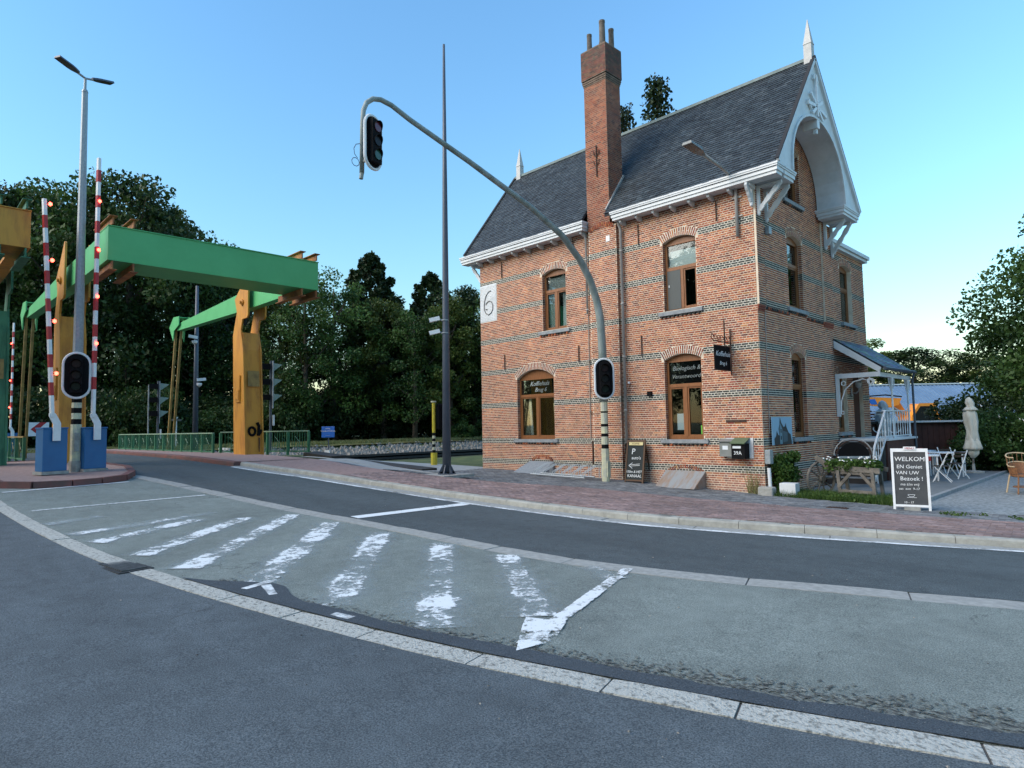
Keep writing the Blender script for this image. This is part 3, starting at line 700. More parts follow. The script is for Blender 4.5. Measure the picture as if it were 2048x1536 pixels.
def flush_singles():
    SINGLES.sort(key=lambda t: t[0]); n = 0; cache = {}
    for q, (dist, fr, it, wo_, rest) in enumerate(SINGLES):
        if q < 298:
            L = round(it[1]-it[0], 3); col = it[6]; ci = tuple(round(c_*14)/14 if c_ > .08 else round(c_, 2) for c_ in col)
            key = (id(fr), L, ci)
            mb = MB(); mb.col = ci; h = .0190; fr0 = Frame((0, 0, 0), fr.ux, fr.n); fr0.front5(mb, -L/2, L/2, -h, h, it[4], it[5])
            if key in cache: o = bpy.data.objects.new('brick', cache[key]); C.objects.link(o); o.parent = wo_
            else: o = mb.build('brick', M_brick, wo_); cache[key] = o.data
            o.location = fr.P((it[0]+it[1])/2, (it[2]+it[3])/2, 0)
        else:
            rest.col = it[6]; fr.front5(rest, *it[:6])
def wall_skin(fr, outline, openings, name, d=-.004):
    loops = [[Vector((a, b, 0)) for a, b in outline]]+[[Vector((a, b, 0)) for a, b in opening_outline(o)] for o in openings]
    flat = [p for l in loops for p in l]; tris = tessellate_polygon(loops); mb = MB(); mb.add([fr.P(p.x, p.y, d) for p in flat], [tuple(t) for t in tris])
    for o in openings:
        pts = opening_outline(o); n = len(pts)
        mb.add([fr.P(a, b, d) for a, b in pts]+[fr.P(a, b, -.25) for a, b in pts], [(i, (i+1) % n, n+(i+1) % n, n+i) for i in range(n)])
    return mb.build(name, M_mortar, house)
def voussoirs(fr, o, rest, d=.0, th=RING, pitch=.066):
    uc, zc, r = arc(o); a0 = math.asin(min(1, ((o['u1']-o['u0'])/2+.05)/(r+.1))); n = int(2*a0*(r+th/2)/pitch)
    for i in range(n):
        am = -a0+(i+.5)*2*a0/n; ah = a0/n*.60
        for (ra, rb) in ((r+.004, r+th*.47), (r+th*.53, r+th)) if i % 2 else ((r+.004, r+th),):
            rest.col = random.choice(PAL); rest.col = tuple(c_*random.uniform(.7, 1.) for c_ in rest.col)
            pts = [(uc+ra*math.sin(am-ah), zc+ra*math.cos(am-ah)), (uc+ra*math.sin(am+ah), zc+ra*math.cos(am+ah)), (uc+rb*math.sin(am+ah), zc+rb*math.cos(am+ah)), (uc+rb*math.sin(am-ah), zc+rb*math.cos(am-ah))]
            v = [fr.P(a, b, d+.006) for a, b in pts]+[fr.P(a, b, d-.006) for a, b in pts]
            rest.add(v, [(0, 1, 2, 3), (0, 4, 5, 1), (1, 5, 6, 2), (2, 6, 7, 3), (3, 7, 4, 0)])
def ring_plate(fr, o, d=.002, th=RING):
    """pale mortar behind the arch bricks"""
    uc, zc, r = arc(o); a0 = math.asin(min(1, ((o['u1']-o['u0'])/2+.06)/(r+.1))); mb = MB(); n = 10
    for i in range(n+1):
        a = lerp(-a0, a0, i/n); mb.v += [tuple(fr.P(uc+(r-.0)*math.sin(a), zc+r*math.cos(a), d)), tuple(fr.P(uc+(r+th+.008)*math.sin(a), zc+(r+th+.008)*math.cos(a), d))]; mb.c += [(1, 1, 1)]*2
    for i in range(n): mb.f.append((2*i, 2*i+2, 2*i+3, 2*i+1))
    return mb
def jamb_bricks(fr, o, rest):
    k0 = math.ceil((o['z0']-ZB)/COURSE); k1 = int((o['zs']-ZB)/COURSE)
    for k in range(k0, k1+1):
        z = ZB+k*COURSE; black = any(abs(k-b) <= 1 for b in BANDS)
        for side in (0, 1):
            u = o['u0'] if side == 0 else o['u1']; sg = 1 if side == 0 else -1
            segs = ((-.10, -.005),) if k % 2 else ((-.10, -.005),)
            for (da, db) in segs:
                rest.col = random.choice(BLACK if black else PAL)
                fr.box(rest, *sorted((u-sg*.004, u+sg*.005)), z-.0225, z+.0225, da, db)
            rest.col = random.choice(BLACK if black else PAL); fr.box(rest, *sorted((u-sg*.004, u+sg*.005)), z-.0225, z+.0225, -.19, -.11)
def band_mortar(fr, ulim, z0, z1, openings, mb, extra=None, d=-.0025):
    for b in BANDS:
        zc = ZB+b*COURSE
        if zc < z0+.1 or zc > z1-.1: continue
        for kk in (-1, 0, 1):
            z = zc+kk*COURSE; L, R = ulim(z); forb = [s_ for s_ in (span_of(o, z) for o in openings) if s_]
            if extra: forb += extra(z)
            forb.sort(); c = L; g = []
            for a, e in forb:
                if a > c: g.append((c, min(a, R)))
                c = max(c, e)
            if c < R: g.append((c, R))
            for a, e in g: mb.quad(fr.P(a, z-.03, d), fr.P(e, z-.03, d), fr.P(e, z+.03, d), fr.P(a, z+.03, d))
def window(fr, o, ztrans, name='window', dep=.13, fw=.065, curtain=None, left_screen=False, mull=True, label=None):
    """frame, sashes, panes; sits dep behind the wall face"""
    uc, zc, r = arc(o); u0, u1, z0, zs = o['u0']+.006, o['u1']-.006, o['z0'], o['zs']; d0, d1 = -dep-.07, -dep
    mb = MB(); B = lambda a, b, c_, d_, e=d0, f=d1: fr.box(mb, a, b, c_, d_, e, f)
    B(u0, u0+fw, z0, zs); B(u1-fw, u1, z0, zs); B(u0+fw, u1-fw, z0, z0+fw+.02)
    ztop = zs-.0 if o['rise'] > .14 else zs+o['rise']*.25
    # arched head in solid wood
    pts = [(u0, zs), (u1, zs)]; a0 = math.asin(min(1, (u1-uc)/r))
    for k in range(11): a = lerp(a0, -a0, k/10); pts.append((uc+(r-.004)*math.sin(a), zc+(r-.004)*math.cos(a)))
    mb.prism([(a, b) for a, b in pts], fr.P(0, 0, d0), fr.ux, Z, fr.n*.07)
    B(u0+fw, u1-fw, zs-fw, zs-.001); B(u0+fw, u1-fw, ztrans, ztrans+fw+.03, d0, d1+.01)
    if mull: B(uc-fw*.75, uc+fw*.75, z0+fw+.02, ztrans, d0, d1+.006)
    w_ = mb.build(name, M_wood, house)
    if label: w_['label'] = label
    cells = ((u0+fw, uc-fw*.75), (uc+fw*.75, u1-fw)) if mull else ((u0+fw, u1-fw),)
    for (a, b) in cells:   # sashes
        s_ = MB(); t = .045; zb = z0+fw+.02; fr.box(s_, a, a+t, zb, ztrans, d0+.01, d1-.012); fr.box(s_, b-t, b, zb, ztrans, d0+.01, d1-.012); fr.box(s_, a+t, b-t, zb, zb+t, d0+.01, d1-.012); fr.box(s_, a+t, b-t, ztrans-t, ztrans, d0+.01, d1-.012)
        s_.build('sash', M_wood, w_)
        p = MB(); fr.box(p, a+t, b-t, zb+t, ztrans-t, d0+.028, d0+.034); p.build('pane', M_glass, w_)
    p = MB(); fr.box(p, u0+fw, u1-fw, ztrans+fw+.03, zs-fw, d0+.028, d0+.034); p.build('pane', M_glass, w_)
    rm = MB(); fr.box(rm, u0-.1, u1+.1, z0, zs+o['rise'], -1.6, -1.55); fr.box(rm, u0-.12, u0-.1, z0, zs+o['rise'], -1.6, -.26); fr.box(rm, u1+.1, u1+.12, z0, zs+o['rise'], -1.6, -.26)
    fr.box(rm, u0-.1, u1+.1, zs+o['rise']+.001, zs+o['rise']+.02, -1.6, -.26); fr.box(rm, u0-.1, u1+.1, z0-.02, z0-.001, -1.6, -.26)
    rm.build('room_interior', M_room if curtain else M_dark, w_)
    if curtain:
        cb = MB()
        for a, b, zz0, zz1 in curtain: fr.box(cb, a, b, zz0, zz1, d0-.06, d0-.05)
        cb.build('blind', M_curtain, w_)
    if left_screen:
        a, b = cells[0]; sb = MB(); fr.box(sb, a-.01, b+.01, z0+fw+.01, ztrans+.01, d1-.008, d1+.006); sb.build('insect_screen', M_screen, w_)
        kb = MB(); fr.box(kb, a+.03, a+.055, z0+.72, z0+.78, d1+.006, d1+.02); kb.build('handle', M_white2, w_)
    return w_
def sill(fr, o, win, ext=.16, h=.11, proj=.07):
    mb = MB(); fr.box(mb, o['u0']-ext, o['u1']+ext, o['z0']-h, o['z0'], -.13, proj); mb.build('sill', M_stone, win, bevel=.006)
    db = MB(); n = int((o['u1']-o['u0']+2*ext)/.13)
    for i in range(n):
        u = o['u0']-ext+.05+i*.13; db.col = random.choice(BLACK+PAL[:1]); fr.box(db, u, u+.06, o['z0']-h-.055, o['z0']-h-.004, 0.004, .05)
    db.build('brick_dentils', M_brick, win, kind='stuff')
# ---- facade towards the road
FF = Frame((0, 0, 0), (1, 0, 0), (0, -1, 0)); XL = -10.6; ZG = -1.95; ZE = 6.16
W1 = dict(u0=-8.74, u1=-7.02, z0=-.44, zs=1.66, rise=.28); W2 = dict(u0=-2.80, u1=-1.64, z0=-.44, zs=1.80, rise=.15)
W3 = dict(u0=-7.45, u1=-6.40, z0=3.17, zs=5.10, rise=.14); W4 = dict(u0=-2.73, u1=-1.68, z0=3.17, zs=5.16, rise=.14)
OPF = [W1, W2, W3, W4]
BR0, BR1 = -5.30, -4.25
outl = [(XL, ZG+.3), (XL+4, ZG+.2), (0, ZG), (0, ZE), (XL, ZE)]
wf = wall_skin(FF, outl, OPF, 'wall')
rf = MB()
def zground(x): return interp(x, HX, HZ)
six = lambda z: ([(-10.61, -9.70)] if 3.86 < z < 5.26 else [])+[(BR0-.0, BR1+.0)]
brick_wall(FF, outl, -1.95, ZE-.02, lambda z: (XL+.0, 0.0) if True else None, OPF, wf, rf, extra=six, singles=True)
bm = MB(); band_mortar(FF, lambda z: (XL, 0), ZG, ZE, OPF, bm, extra=six); bm.build('band_mortar', M_mortar_w, wf, kind='stuff')
for o in OPF: voussoirs(FF, o, rf); jamb_bricks(FF, o, rf); ring_plate(FF, o).build('arch_mortar', M_mortar_w, wf)
# white painted panel with the number six, own courses
sx = MB(); FF.box(sx, -10.6, -9.71, 3.87, 5.25, -.0, .004); sx.build('number_panel', M_white, wf)
sb = MB()
for k in range(int((5.24-3.89)/.06)):
    z = 3.92+k*.06; off = .095*(k % 2)
    for i in range(-1, 6):
        a = max(-10.595, -10.6+off+i*.19); b = min(-9.715, -10.6+off+(i+1)*.19)
        if b-a > .03: FF.front5(sb, a+.004, b-.004, z-.026, z+.026, .002, .0115)
sb.build('painted_bricks', M_white, wf)
pts = []
for t in range(0, 26):
    a = lerp(math.radians(100), math.radians(-262), t/25); pts.append((-10.13+.235*math.cos(a), 4.40+.27*math.sin(a)))
up = [(-9.99, 5.0), (-10.13, 4.97), (-10.25, 4.86), (-10.33, 4.70), (-10.37, 4.50)]
curve6 = up+[(-10.36, 4.33), (-10.29, 4.20), (-10.15, 4.12), (-10.0, 4.17), (-9.91, 4.30), (-9.90, 4.45), (-9.97, 4.58), (-10.08, 4.63), (-10.2, 4.60), (-10.28, 4.52)]
M_six = mat('dark_number_paint', (.10, .10, .10), .7, (.2, .2, .19), 12, 5)
s6 = MB().tube([(a, -.016, b) for a, b in curve6], .02, 6); s6.tube([(-10.27, -.016, 4.34), (-10.2, -.016, 4.33)], [.03, .02], 6); s6.build('number_six', M_six, wf)
# ---- gable towards the terrace
FG = Frame((0, 0, 0), (0, 1, 0), (1, 0, 0)); YW = 5.2; RY, RZt = 2.38, 10.12; EZ = 6.36
GW1 = dict(u0=1.98, u1=2.95, z0=-.44, zs=1.80, rise=.15); GW2 = dict(u0=2.02, u1=3.05, z0=3.17, zs=5.14, rise=.14); GW3 = dict(u0=2.02, u1=3.12, z0=6.26, zs=7.75, rise=.14)
AW = dict(u0=6.22, u1=7.30, z0=3.17, zs=5.0, rise=.12); AG = dict(u0=5.5, u1=6.35, z0=-.36, zs=1.4, rise=.10); AD = dict(u0=6.95, u1=7.9, z0=-.60, zs=1.45, rise=.10)
OPG = [GW1, GW2, GW3]; OPA = [AW, AG, AD]
def roofz(y): return EZ+(y+.42)*(RZt-EZ)/(RY+.42) if y < RY else RZt-(y-RY)*(RZt-EZ)/(5.62-RY)
outl = [(0, ZG), (YW, ZG), (YW, roofz(YW)-.16), (RY, RZt-.2), (0, roofz(0)-.16)]
wg = wall_skin(FG, outl, OPG, 'wall'); wg['label'] = 'gable end wall'
rg = MB()
def gl(z):
    if z < roofz(0)-.2: return (0, YW)
    lo = (z+.2-EZ)/(RZt-EZ)*(RY+.42)-.42; hi = 5.62-(z+.2-EZ)/(RZt-EZ)*(5.62-RY)
    return (max(0, lo), min(YW, hi)) if hi-lo > .2 else None
brick_wall(FG, outl, -1.95, 9.8, gl, OPG, wg, rg, singles=True)
bm = MB(); band_mortar(FG, lambda z: (0, YW), ZG, 5.6, OPG, bm); bm.build('band_mortar', M_mortar_w, wg, kind='stuff')
for o in OPG: voussoirs(FG, o, rg); jamb_bricks(FG, o, rg); ring_plate(FG, o).build('arch_mortar', M_mortar, wg)
# corner pilasters and dentil course on the gable
pil = MB(); skin = MB()
for (a, b, zz0, zz1) in ((.0, .42, 3.02, 6.1), (4.55, 5.3, 3.02, 6.1)):
    FG.box(skin, a+.003, b-.003, zz0, zz1, -.0, .052)
    brick_wall(FG, None, zz0, zz1, lambda z, a=a, b=b: (a, b), [], wg, pil, d=.056)
    for q in range(3): pil.col = PAL[3]; FG.box(pil, a, b-.02, zz0-.06*(q+1), zz0-.06*q-.008, 0, .045-.014*q)
for i in range(38):
    y = .46+i*.107
    if y > 4.5: break
    if 1.9 < y < 3.15: continue
    pil.col = random.choice(BLACK+PAL[3:5]); FG.box(pil, y, y+.055, 2.93, 3.0, 0, .05)
skin.build('pilaster_core', M_mortar, wg, kind='stuff'); pil.build('corner_pilaster', M_brick, wg, kind='stuff')
M_wire = mat('cable', (.33, .3, .27), .6)
cb_ = MB(); cb_.tube([(.012, .5, 5.4), (.012, .46, 3.1), (.03, .44, 3.0), (.012, .40, 2.9), (.012, .36, -.3)], .012, 6); cb_.build('cable', M_wire, wg)
pb = MB(); pb.box(.005, .12, .62, .78, 4.95, 5.15); pb.build('wall_lamp_box', M_galv, wg)
# ---- annex behind
outl = [(5.2, ZG), (8.58, ZG), (8.58, 5.5), (5.2, 5.5)]
wa = wall_skin(FG, outl, OPA, 'wall', d=-.034); wa['label'] = 'flat roofed rear wing wall'
ra = MB(); brick_wall(FG, outl, -1.95, 5.5, lambda z: (5.2, 8.58), OPA, wa, ra, d=-.03)
bm = MB(); band_mortar(FG, lambda z: (5.2, 8.58), ZG, 5.2, OPA, bm, d=-.032); bm.build('band_mortar', M_mortar_w, wa, kind='stuff')
for o in OPA: voussoirs(FG, o, ra, d=-.03); ring_plate(FG, o, d=-.028).build('arch_mortar', M_mortar, wa)
ra.build('brick', M_brick, wa, kind='stuff')
mb = MB(); mb.box(-5, -.05, 8.4, 8.57, ZG, 5.5); mb.box(-5, -.05, 5.25, 8.4, 5.2, 5.46); mb.build('rear_wing', M_brick_old, house)
mb = MB(); mb.box(-5.1, .10, 5.15, 8.70, 5.5, 5.60); mb.box(-5.1, .16, 5.15, 8.76, 5.60, 5.72); mb.build('parapet_cap', M_white, house)
# ---- left gable and back walls (plain)
mb = MB(); mb.prism([(0.01, ZG), (YW, ZG), (YW, roofz(YW)-.16), (RY, RZt-.2), (0.01, roofz(0)-.16)], (XL+.002, 0, 0), (0, 1, 0), Z, (.2, 0, 0)); mb.box(XL+.2, -.26, YW-.2, YW, ZG, 6.2); mb.build('wall', mat('far_brick', (.3, .11, .06), .9, (.4, .2, .13), 12, 5), house)
# ---- chimney breast and stack
bs = MB(); FF.box(bs, BR0, BR1, ZG, 6.12, -.05, .124); bs.build('chimney_breast', M_mortar, house); brs = bpy.data.objects['chimney_breast']
cbm = MB(); FB = Frame((0, -.128, 0), (1, 0, 0), (0, -1, 0)); brick_wall(FB, None, -1.85, 6.1, lambda z: (BR0, BR1), [], brs, cbm)
FS = Frame((BR1+.004, 0, 0), (0, 1, 0), (1, 0, 0)); brick_wall(FS, None, -1.85, 6.1, lambda z: (-.128, 0), [], brs, cbm)
bm = MB(); band_mortar(FB, lambda z: (BR0, BR1), ZG, 6.1, [], bm); bm.build('band_mortar', M_mortar_w, brs, kind='stuff')
# stack
SX0, SX1, SY0, SY1 = -5.32, -4.46, -.14, .60; TZ = 11.95
stk = MB(); stk.box(SX0, SX1, SY0, SY1, 6.1, TZ-1.02); stack = stk.build('chimney', M_mortar_c, house)
F1 = Frame((0, SY0, 0), (1, 0, 0), (0, -1, 0)); F2 = Frame((SX1, 0, 0), (0, 1, 0), (1, 0, 0)); F3 = Frame((SX0, 0, 0), (0, -1, 0), (-1, 0, 0))
PALC = [(p[0]*.72, p[1]*.55, p[2]*.55) for p in PAL]
soot = lambda x, z: max(0, min(.75, (z-10.3)/1.6))*random.uniform(.5, 1.2)
brick_wall(F1, None, 6.1, TZ-1.05, lambda z: (SX0, SX1), [], stack, cbm, bands=False, pal=PALC)
brick_wall(F2, None, 6.1, TZ-1.05, lambda z: (SY0, SY1), [], stack, cbm, bands=False, pal=PALC)
brick_wall(F3, None, 6.1, TZ-1.05, lambda z: (-SY1, -SY0), [], stack, cbm, bands=False, pal=PALC)
# flared crown
M_soot_mortar = mat('sooty_mortar', (.09, .07, .055), .95, (.22, .16, .12), 6, 6)
cr_ = MB(); e = .055; cr_.box(SX0-e, SX1+e, SY0-e, SY1+e, TZ-.98, TZ-.02)
for q in range(3): cr_.box(SX0-e*(q+1)/4, SX1+e*(q+1)/4, SY0-e*(q+1)/4, SY1+e*(q+1)/4, TZ-1.18+q*.06, TZ-1.13+q*.06)
crown = cr_.build('crown', M_soot_mortar, stack)
F1 = Frame((0, SY0-e, 0), (1, 0, 0), (0, -1, 0)); F2 = Frame((SX1+e, 0, 0), (0, 1, 0), (1, 0, 0)); F3 = Frame((SX0-e, 0, 0), (0, -1, 0), (-1, 0, 0))
for fr_, lm in ((F1, (SX0-e, SX1+e)), (F2, (SY0-e, SY1+e)), (F3, (-SY1-e, -SY0+e))): brick_wall(fr_, None, TZ-.98, TZ-.03, lambda z, lm=lm: lm, [], stack, cbm, bands=False, pal=PALC, sooty=lambda x, z: random.uniform(.5, 1.0)*min(1, .55+(z-10.95)*.7))
cbm.build('brick', M_brick, stack, kind='stuff')
M_pot = mat('sooty_chimney_pot', (.07, .06, .05), .9, (.17, .15, .13), 5, 5)
for (x, y, h, r) in ((SX0+.14, .03, .62, .085), (SX0+.36, .40, .42, .10), (SX1-.16, -.03, .80, .10), (SX1-.10, .36, .66, .09)):
    MB().lathe([(r*1.05, TZ-.03), (r, TZ+.05), (r*.92, TZ+h-.08), (r*1.0, TZ+h-.06), (r*.98, TZ+h), (r*.7, TZ+h)], x, y, 14).build('chimney_pot', M_pot, stack, smooth=False)
mb = MB(); mb.bar((-4.98, -.155, 11.02), (-4.55, -.155, 11.05), .03, .07); mb.build('mortar_patch', M_mortar_w, stack)
an = MB(); an.tube([(-4.88, -.17, 7.75), (-4.88, -.17, 8.75)], .018, 6)
for zz in (8.1, 8.4):
    for sg in (-1, 1): an.tube([(-4.88, -.17, zz), (-4.88+sg*.09, -.17, zz+.07), (-4.88+sg*.11, -.17, zz+.18)], .014, 5)
an.build('wall_anchor', M_iron, stack)
# arch relief and small vent on the breast
AR = dict(u0=-5.2, u1=-4.35, z0=5.6, zs=6.02, rise=.12)
mb = MB(); voussoirs(FB, AR, mb, d=.02, th=.12); mb.build('relief_arch', M_brick, brs)
mb = MB(); FB.box(mb, -4.62, -4.48, 5.62, 5.80, 0, .012); mb.build('vent_plate', M_white2, brs)
# roof lead flashing
# ---- wrought anchors
for (x, z0_, z1_) in ((-9.40, 5.36, 5.95), (-6.03, 5.50, 5.98), (-9.32, 2.02, 2.58), (-5.9, 2.0, 2.55), (-3.52, 5.30, 5.92), (-3.52, 1.98, 2.60), (-1.02, 5.42, 5.97)):
    MB().tube([(x, -.03, z0_), (x, -.03, z1_)], .016, 6).build('wall_anchor', M_iron, house)
# ---- windows
window(FF, W1, 1.0, label=None); window(FF, W2, 1.02)
w1, w2 = [o for o in C.objects if o.name.startswith('window') and o.parent == house][:2]
w3 = window(FF, W3, 4.48, curtain=[(-7.38, -7.05, 3.3, 4.5), (-6.75, -6.45, 3.3, 4.5), (-7.38, -6.47, 4.6, 5.0)])
w4 = window(FF, W4, 4.36, curtain=[(-2.66, -1.75, 4.45, 4.95)], left_screen=True)
g1 = window(FG, GW1, .95, mull=False); g2 = window(FG, GW2, 4.4, mull=False, curtain=[(2.1, 2.98, 4.5, 4.9)]); g3 = window(FG, GW3, 7.3, mull=False)
a1 = window(FG, AW, 4.3, mull=False, dep=.16); a2 = window(FG, AG, .8, mull=False, dep=.16)
for fr_, o, wd in ((FF, W1, w1), (FF, W2, w2), (FF, W3, w3), (FF, W4, w4), (FG, GW1, g1), (FG, GW2, g2), (FG, GW3, g3)): sill(fr_, o, wd)
for o, wd in ((AW, a1), (AG, a2)): sill(FG, o, wd, ext=.1)
dm = MB(); FG.box(dm, AD['u0'], AD['u1'], AD['z0'], AD['zs']+.1, -.22, -.15); dm.build('door', M_door, house)
text('Koffiehuis', 'window_lettering', M_chalk, w1, (-7.83, .168, 1.45), (1, 0, 0), Z, .22, .002, .35)
text('Brug 6', 'window_lettering', M_chalk, w1, (-7.78, .168, 1.24), (1, 0, 0), Z, .20, .002, .35)
pn = MB(); FF.box(pn, -8.66, -7.1, 1.10, 1.59, -.195, -.185); pn.build('name_panel', M_blackm, w1)
pn = MB(); FF.box(pn, -2.73, -1.71, 1.12, 1.74, -.195, -.185); pn.build('name_panel', M_blackm, w2)
text('Biologisch &', 'window_lettering', M_chalk, w2, (-2.20, .168, 1.55), (1, 0, 0), Z, .175, .002, .3)
text('Verantwoord', 'window_lettering', M_chalk, w2, (-2.22, .168, 1.32), (1, 0, 0), Z, .165, .002, .3)
pp = MB(); FF.box(pp, -2.56, -2.28, -.18, .28, -.215, -.21); pp.build('paper_notice', M_paper, w2)
pp = MB(); FF.box(pp, -1.80, -1.70, -.3, -.06, -.16, -.155); pp.build('sticker', M_stickergreen, w2)
cv = MB()
for i in range(9): cv.tube([(-8.42+i*.012, .36, -.3), (-8.5+i*.012, .34, 1.0)], .012, 5)
cv.build('curtain', M_curtain, w1)
# ---- eaves, gutter, modillions (front)
def gutter(x0, x1, y0, y1, nm='eaves_cornice'):
    mb = MB(); mb.box(x0+.03, x1-.03, min(y0, y1)+.03, max(y0, y1)-.03, 6.12, 6.20); mb.box(x0, x1, min(y0, y1), max(y0, y1), 6.20, 6.30); mb.box(x0-.02, x1+.02, min(y0, y1)-.025, max(y0, y1)+.025, 6.30, 6.345); mb.box(x0-.035, x1+.035, min(y0, y1)-.04, max(y0, y1)+.04, 6.345, 6.40)
    return mb.build(nm, M_white, house, bevel=.004)
OX = .82
c1 = gutter(-11.25, BR0-.03, -.40, -.004); c2 = gutter(BR1+.03, OX, -.40, -.004)
c3 = gutter(.03, OX, .045, .70); c4 = gutter(.03, OX, 4.28, 5.58); c5 = gutter(-11.25, XL-.02, .045, .7)
for x in [-10.5+i*.62 for i in range(9)]+[-4.02+i*.575 for i in range(8)]:
    if BR0-.15 < x < BR1+.1: continue
    mb = MB(); mb.prism([(0, 6.115), (-.30, 6.115), (-.28, 6.05), (-.16, 6.0), (-.02, 5.99), (0, 5.99)], (x, 0, 0), (0, 1, 0), Z, (.07, 0, 0)); mb.build('modillion', M_white, house)
# brackets
def bracket(ox, oy, dx, dy, h=.72, w_=.5, sc_=1.):
    mb = MB(); d = Vector((dx, dy, 0)); s_ = Vector((-dy, dx, 0)); o = Vector((ox, oy, 0))
    mb.bar(o+d*.04+Z*(6.11), o+d*.04+Z*(6.11-h), .075); mb.bar(o+d*.03+Z*6.07, o+d*w_+Z*6.07, .06)
    n = 6; prev = None
    for k in range(n):
        t0, t1 = k/n, (k+1)/n; a = o+d*lerp(.06, w_-.02, t0)+Z*lerp(6.11-h+.08, 6.06, t0); b = o+d*lerp(.06, w_-.02, t1)+Z*lerp(6.11-h+.08, 6.06, t1)
        mb.bar(a, b, .07, .10 if k % 2 else .13)
    mb.lathe([(.0, 6.11-h-.09), (.04, 6.11-h-.05), (.045, 6.11-h)], (o+d*.04).x, (o+d*.04).y, 8)
    return mb.build('bracket', M_white, house)
bracket(.0, -.05, 0, -1, .5, .34); bracket(.05, .12, 1, 0, .72, .66); bracket(.05, .58, 1, 0, .80, .66)
bracket(.07, 4.72, 1, 0, .78, .62); bracket(.07, 5.25, 1, 0, .95, .62); bracket(XL, .12, -1, 0, .72, .55)
# ---- roof
mb = MB(); RX0, RX1 = -10.98, OX-.02; th = .1
def rp(x, y, z): return (x, y, z)
front = [(-.42, EZ+.03), (RY, RZt)]; back = [(5.62, EZ+.03), (RY, RZt)]
ymid = .64; fz = lambda y: EZ+.03+(y+.42)*(RZt-EZ-.03)/(RY+.42)
for (xa_, xb_, ya, yb) in ((RX0, -5.34, -.42, RY), (-4.44, RX1, -.42, RY), (-5.34, -4.44, ymid, RY), (RX0, RX1, 5.62, RY)):
    za, zb = (fz(ya), fz(yb)) if ya < 5 else (EZ+.03, RZt)
    mb.add([rp(xa_, ya, za), rp(xb_, ya, za), rp(xb_, yb, zb), rp(xa_, yb, zb), rp(xa_, ya, za-th), rp(xb_, ya, za-th), rp(xb_, yb, zb-th), rp(xa_, yb, zb-th)],
           [(0, 1, 2, 3), (7, 6, 5, 4), (0, 4, 5, 1), (1, 5, 6, 2), (3, 2, 6, 7), (0, 3, 7, 4)])
roof = mb.build('roof', M_slate_base, house)
sl_ = MB(); rows = 42; sw = .20; fd = Vector((0, RY+.42, RZt-EZ-.03)); fl = fd.length; fd.normalize(); fn = Vector((0, -fd.z, fd.y))
SP = [(.028, .040, .047), (.034, .047, .055), (.023, .032, .038), (.045, .058, .066), (.031, .043, .052), (.020, .027, .032)]
sl_single = []
for r in range(rows):
    t0 = r/rows*fl; t1 = t0+fl/rows*1.15; off = sw/2*(r % 2); i = 0
    x = RX0-off
    while x < RX1:
        xa, xb = max(RX0, x)+.003, min(RX1, x+sw)-.003; x += sw
        if xb-xa < .03: continue
        ym = -.42+fd.y*t0
        if ym < SY1+.02 and xb > -5.34 and xa < -4.44:
            if xa < -5.36: xb = -5.345
            elif xb > -4.42: xa = -4.435
            else: continue
        jit = random.uniform(-.002, .003); lift = .020+random.uniform(0, .006); c_ = random.choice(SP); f = random.uniform(.85, 1.2)
        a = Vector((0, -.42, EZ+.03))+fd*(t0-.01+random.uniform(-.004, .004)); b = Vector((0, -.42, EZ+.03))+fd*min(t1, fl)
        v = [Vector((xa, a.y, a.z))+fn*lift, Vector((xb, a.y, a.z))+fn*(lift+jit), Vector((xb, b.y, b.z))+fn*.006, Vector((xa, b.y, b.z))+fn*.006, Vector((xa, a.y, a.z))+fn*(lift-.008), Vector((xb, a.y, a.z))+fn*(lift-.008)]
        it = (((v[0]-CAM).length), v, tuple(q*f for q in c_)); sl_single.append(it)
sl_single.sort(key=lambda t: t[0])
for q, (d_, v, c_) in enumerate(sl_single):
    mb = MB() if q < 298 else sl_; mb.col = c_
    mb.add(v, [(0, 1, 2, 3), (4, 5, 1, 0), (0, 3, 4), (1, 5, 2)])
    if q < 298: mb.build('slate', M_slate, roof)
sl_.build('slate', M_slate, roof, kind='stuff')
mb = MB(); mb.bar((RX0, RY, RZt+.03), (RX1, RY, RZt+.03), .12, .09); mb.build('ridge_cap', mat('zinc_ridge', (.10, .15, .15), .6, (.16, .22, .22), 5, 4), roof)
fls = MB(); fls.box(SX1, SX1+.05, -.2, SY1, 6.42, 6.5); fls.bar((SX1+.03, -.36, 6.52), (SX1+.03, .62, 7.85), .05, .06); fls.build('flashing', M_zinc, roof)
# finials
for x in (OX-.10, -10.72):
    mb = MB(); hh = 1.18
    vs_ = []
    for (w_, z) in ((.11, RZt-.2), (.105, RZt+.42), (.118, RZt+.44), (.10, RZt+.50), (.008, RZt+hh)): vs_ += [(x-w_, RY-w_, z), (x+w_, RY-w_, z), (x+w_, RY+w_, z), (x-w_, RY+w_, z)]
    fs = [(4*i+k, 4*i+(k+1) % 4, 4*i+4+(k+1) % 4, 4*i+4+k) for i in range(4) for k in range(4)]+[(3, 2, 1, 0), (16, 17, 18, 19)]
    mb.add(vs_, fs); mb.build('finial', mat('weathered_zinc_finial', (.40, .41, .40), .6, (.50, .50, .48), 6, 4), roof)
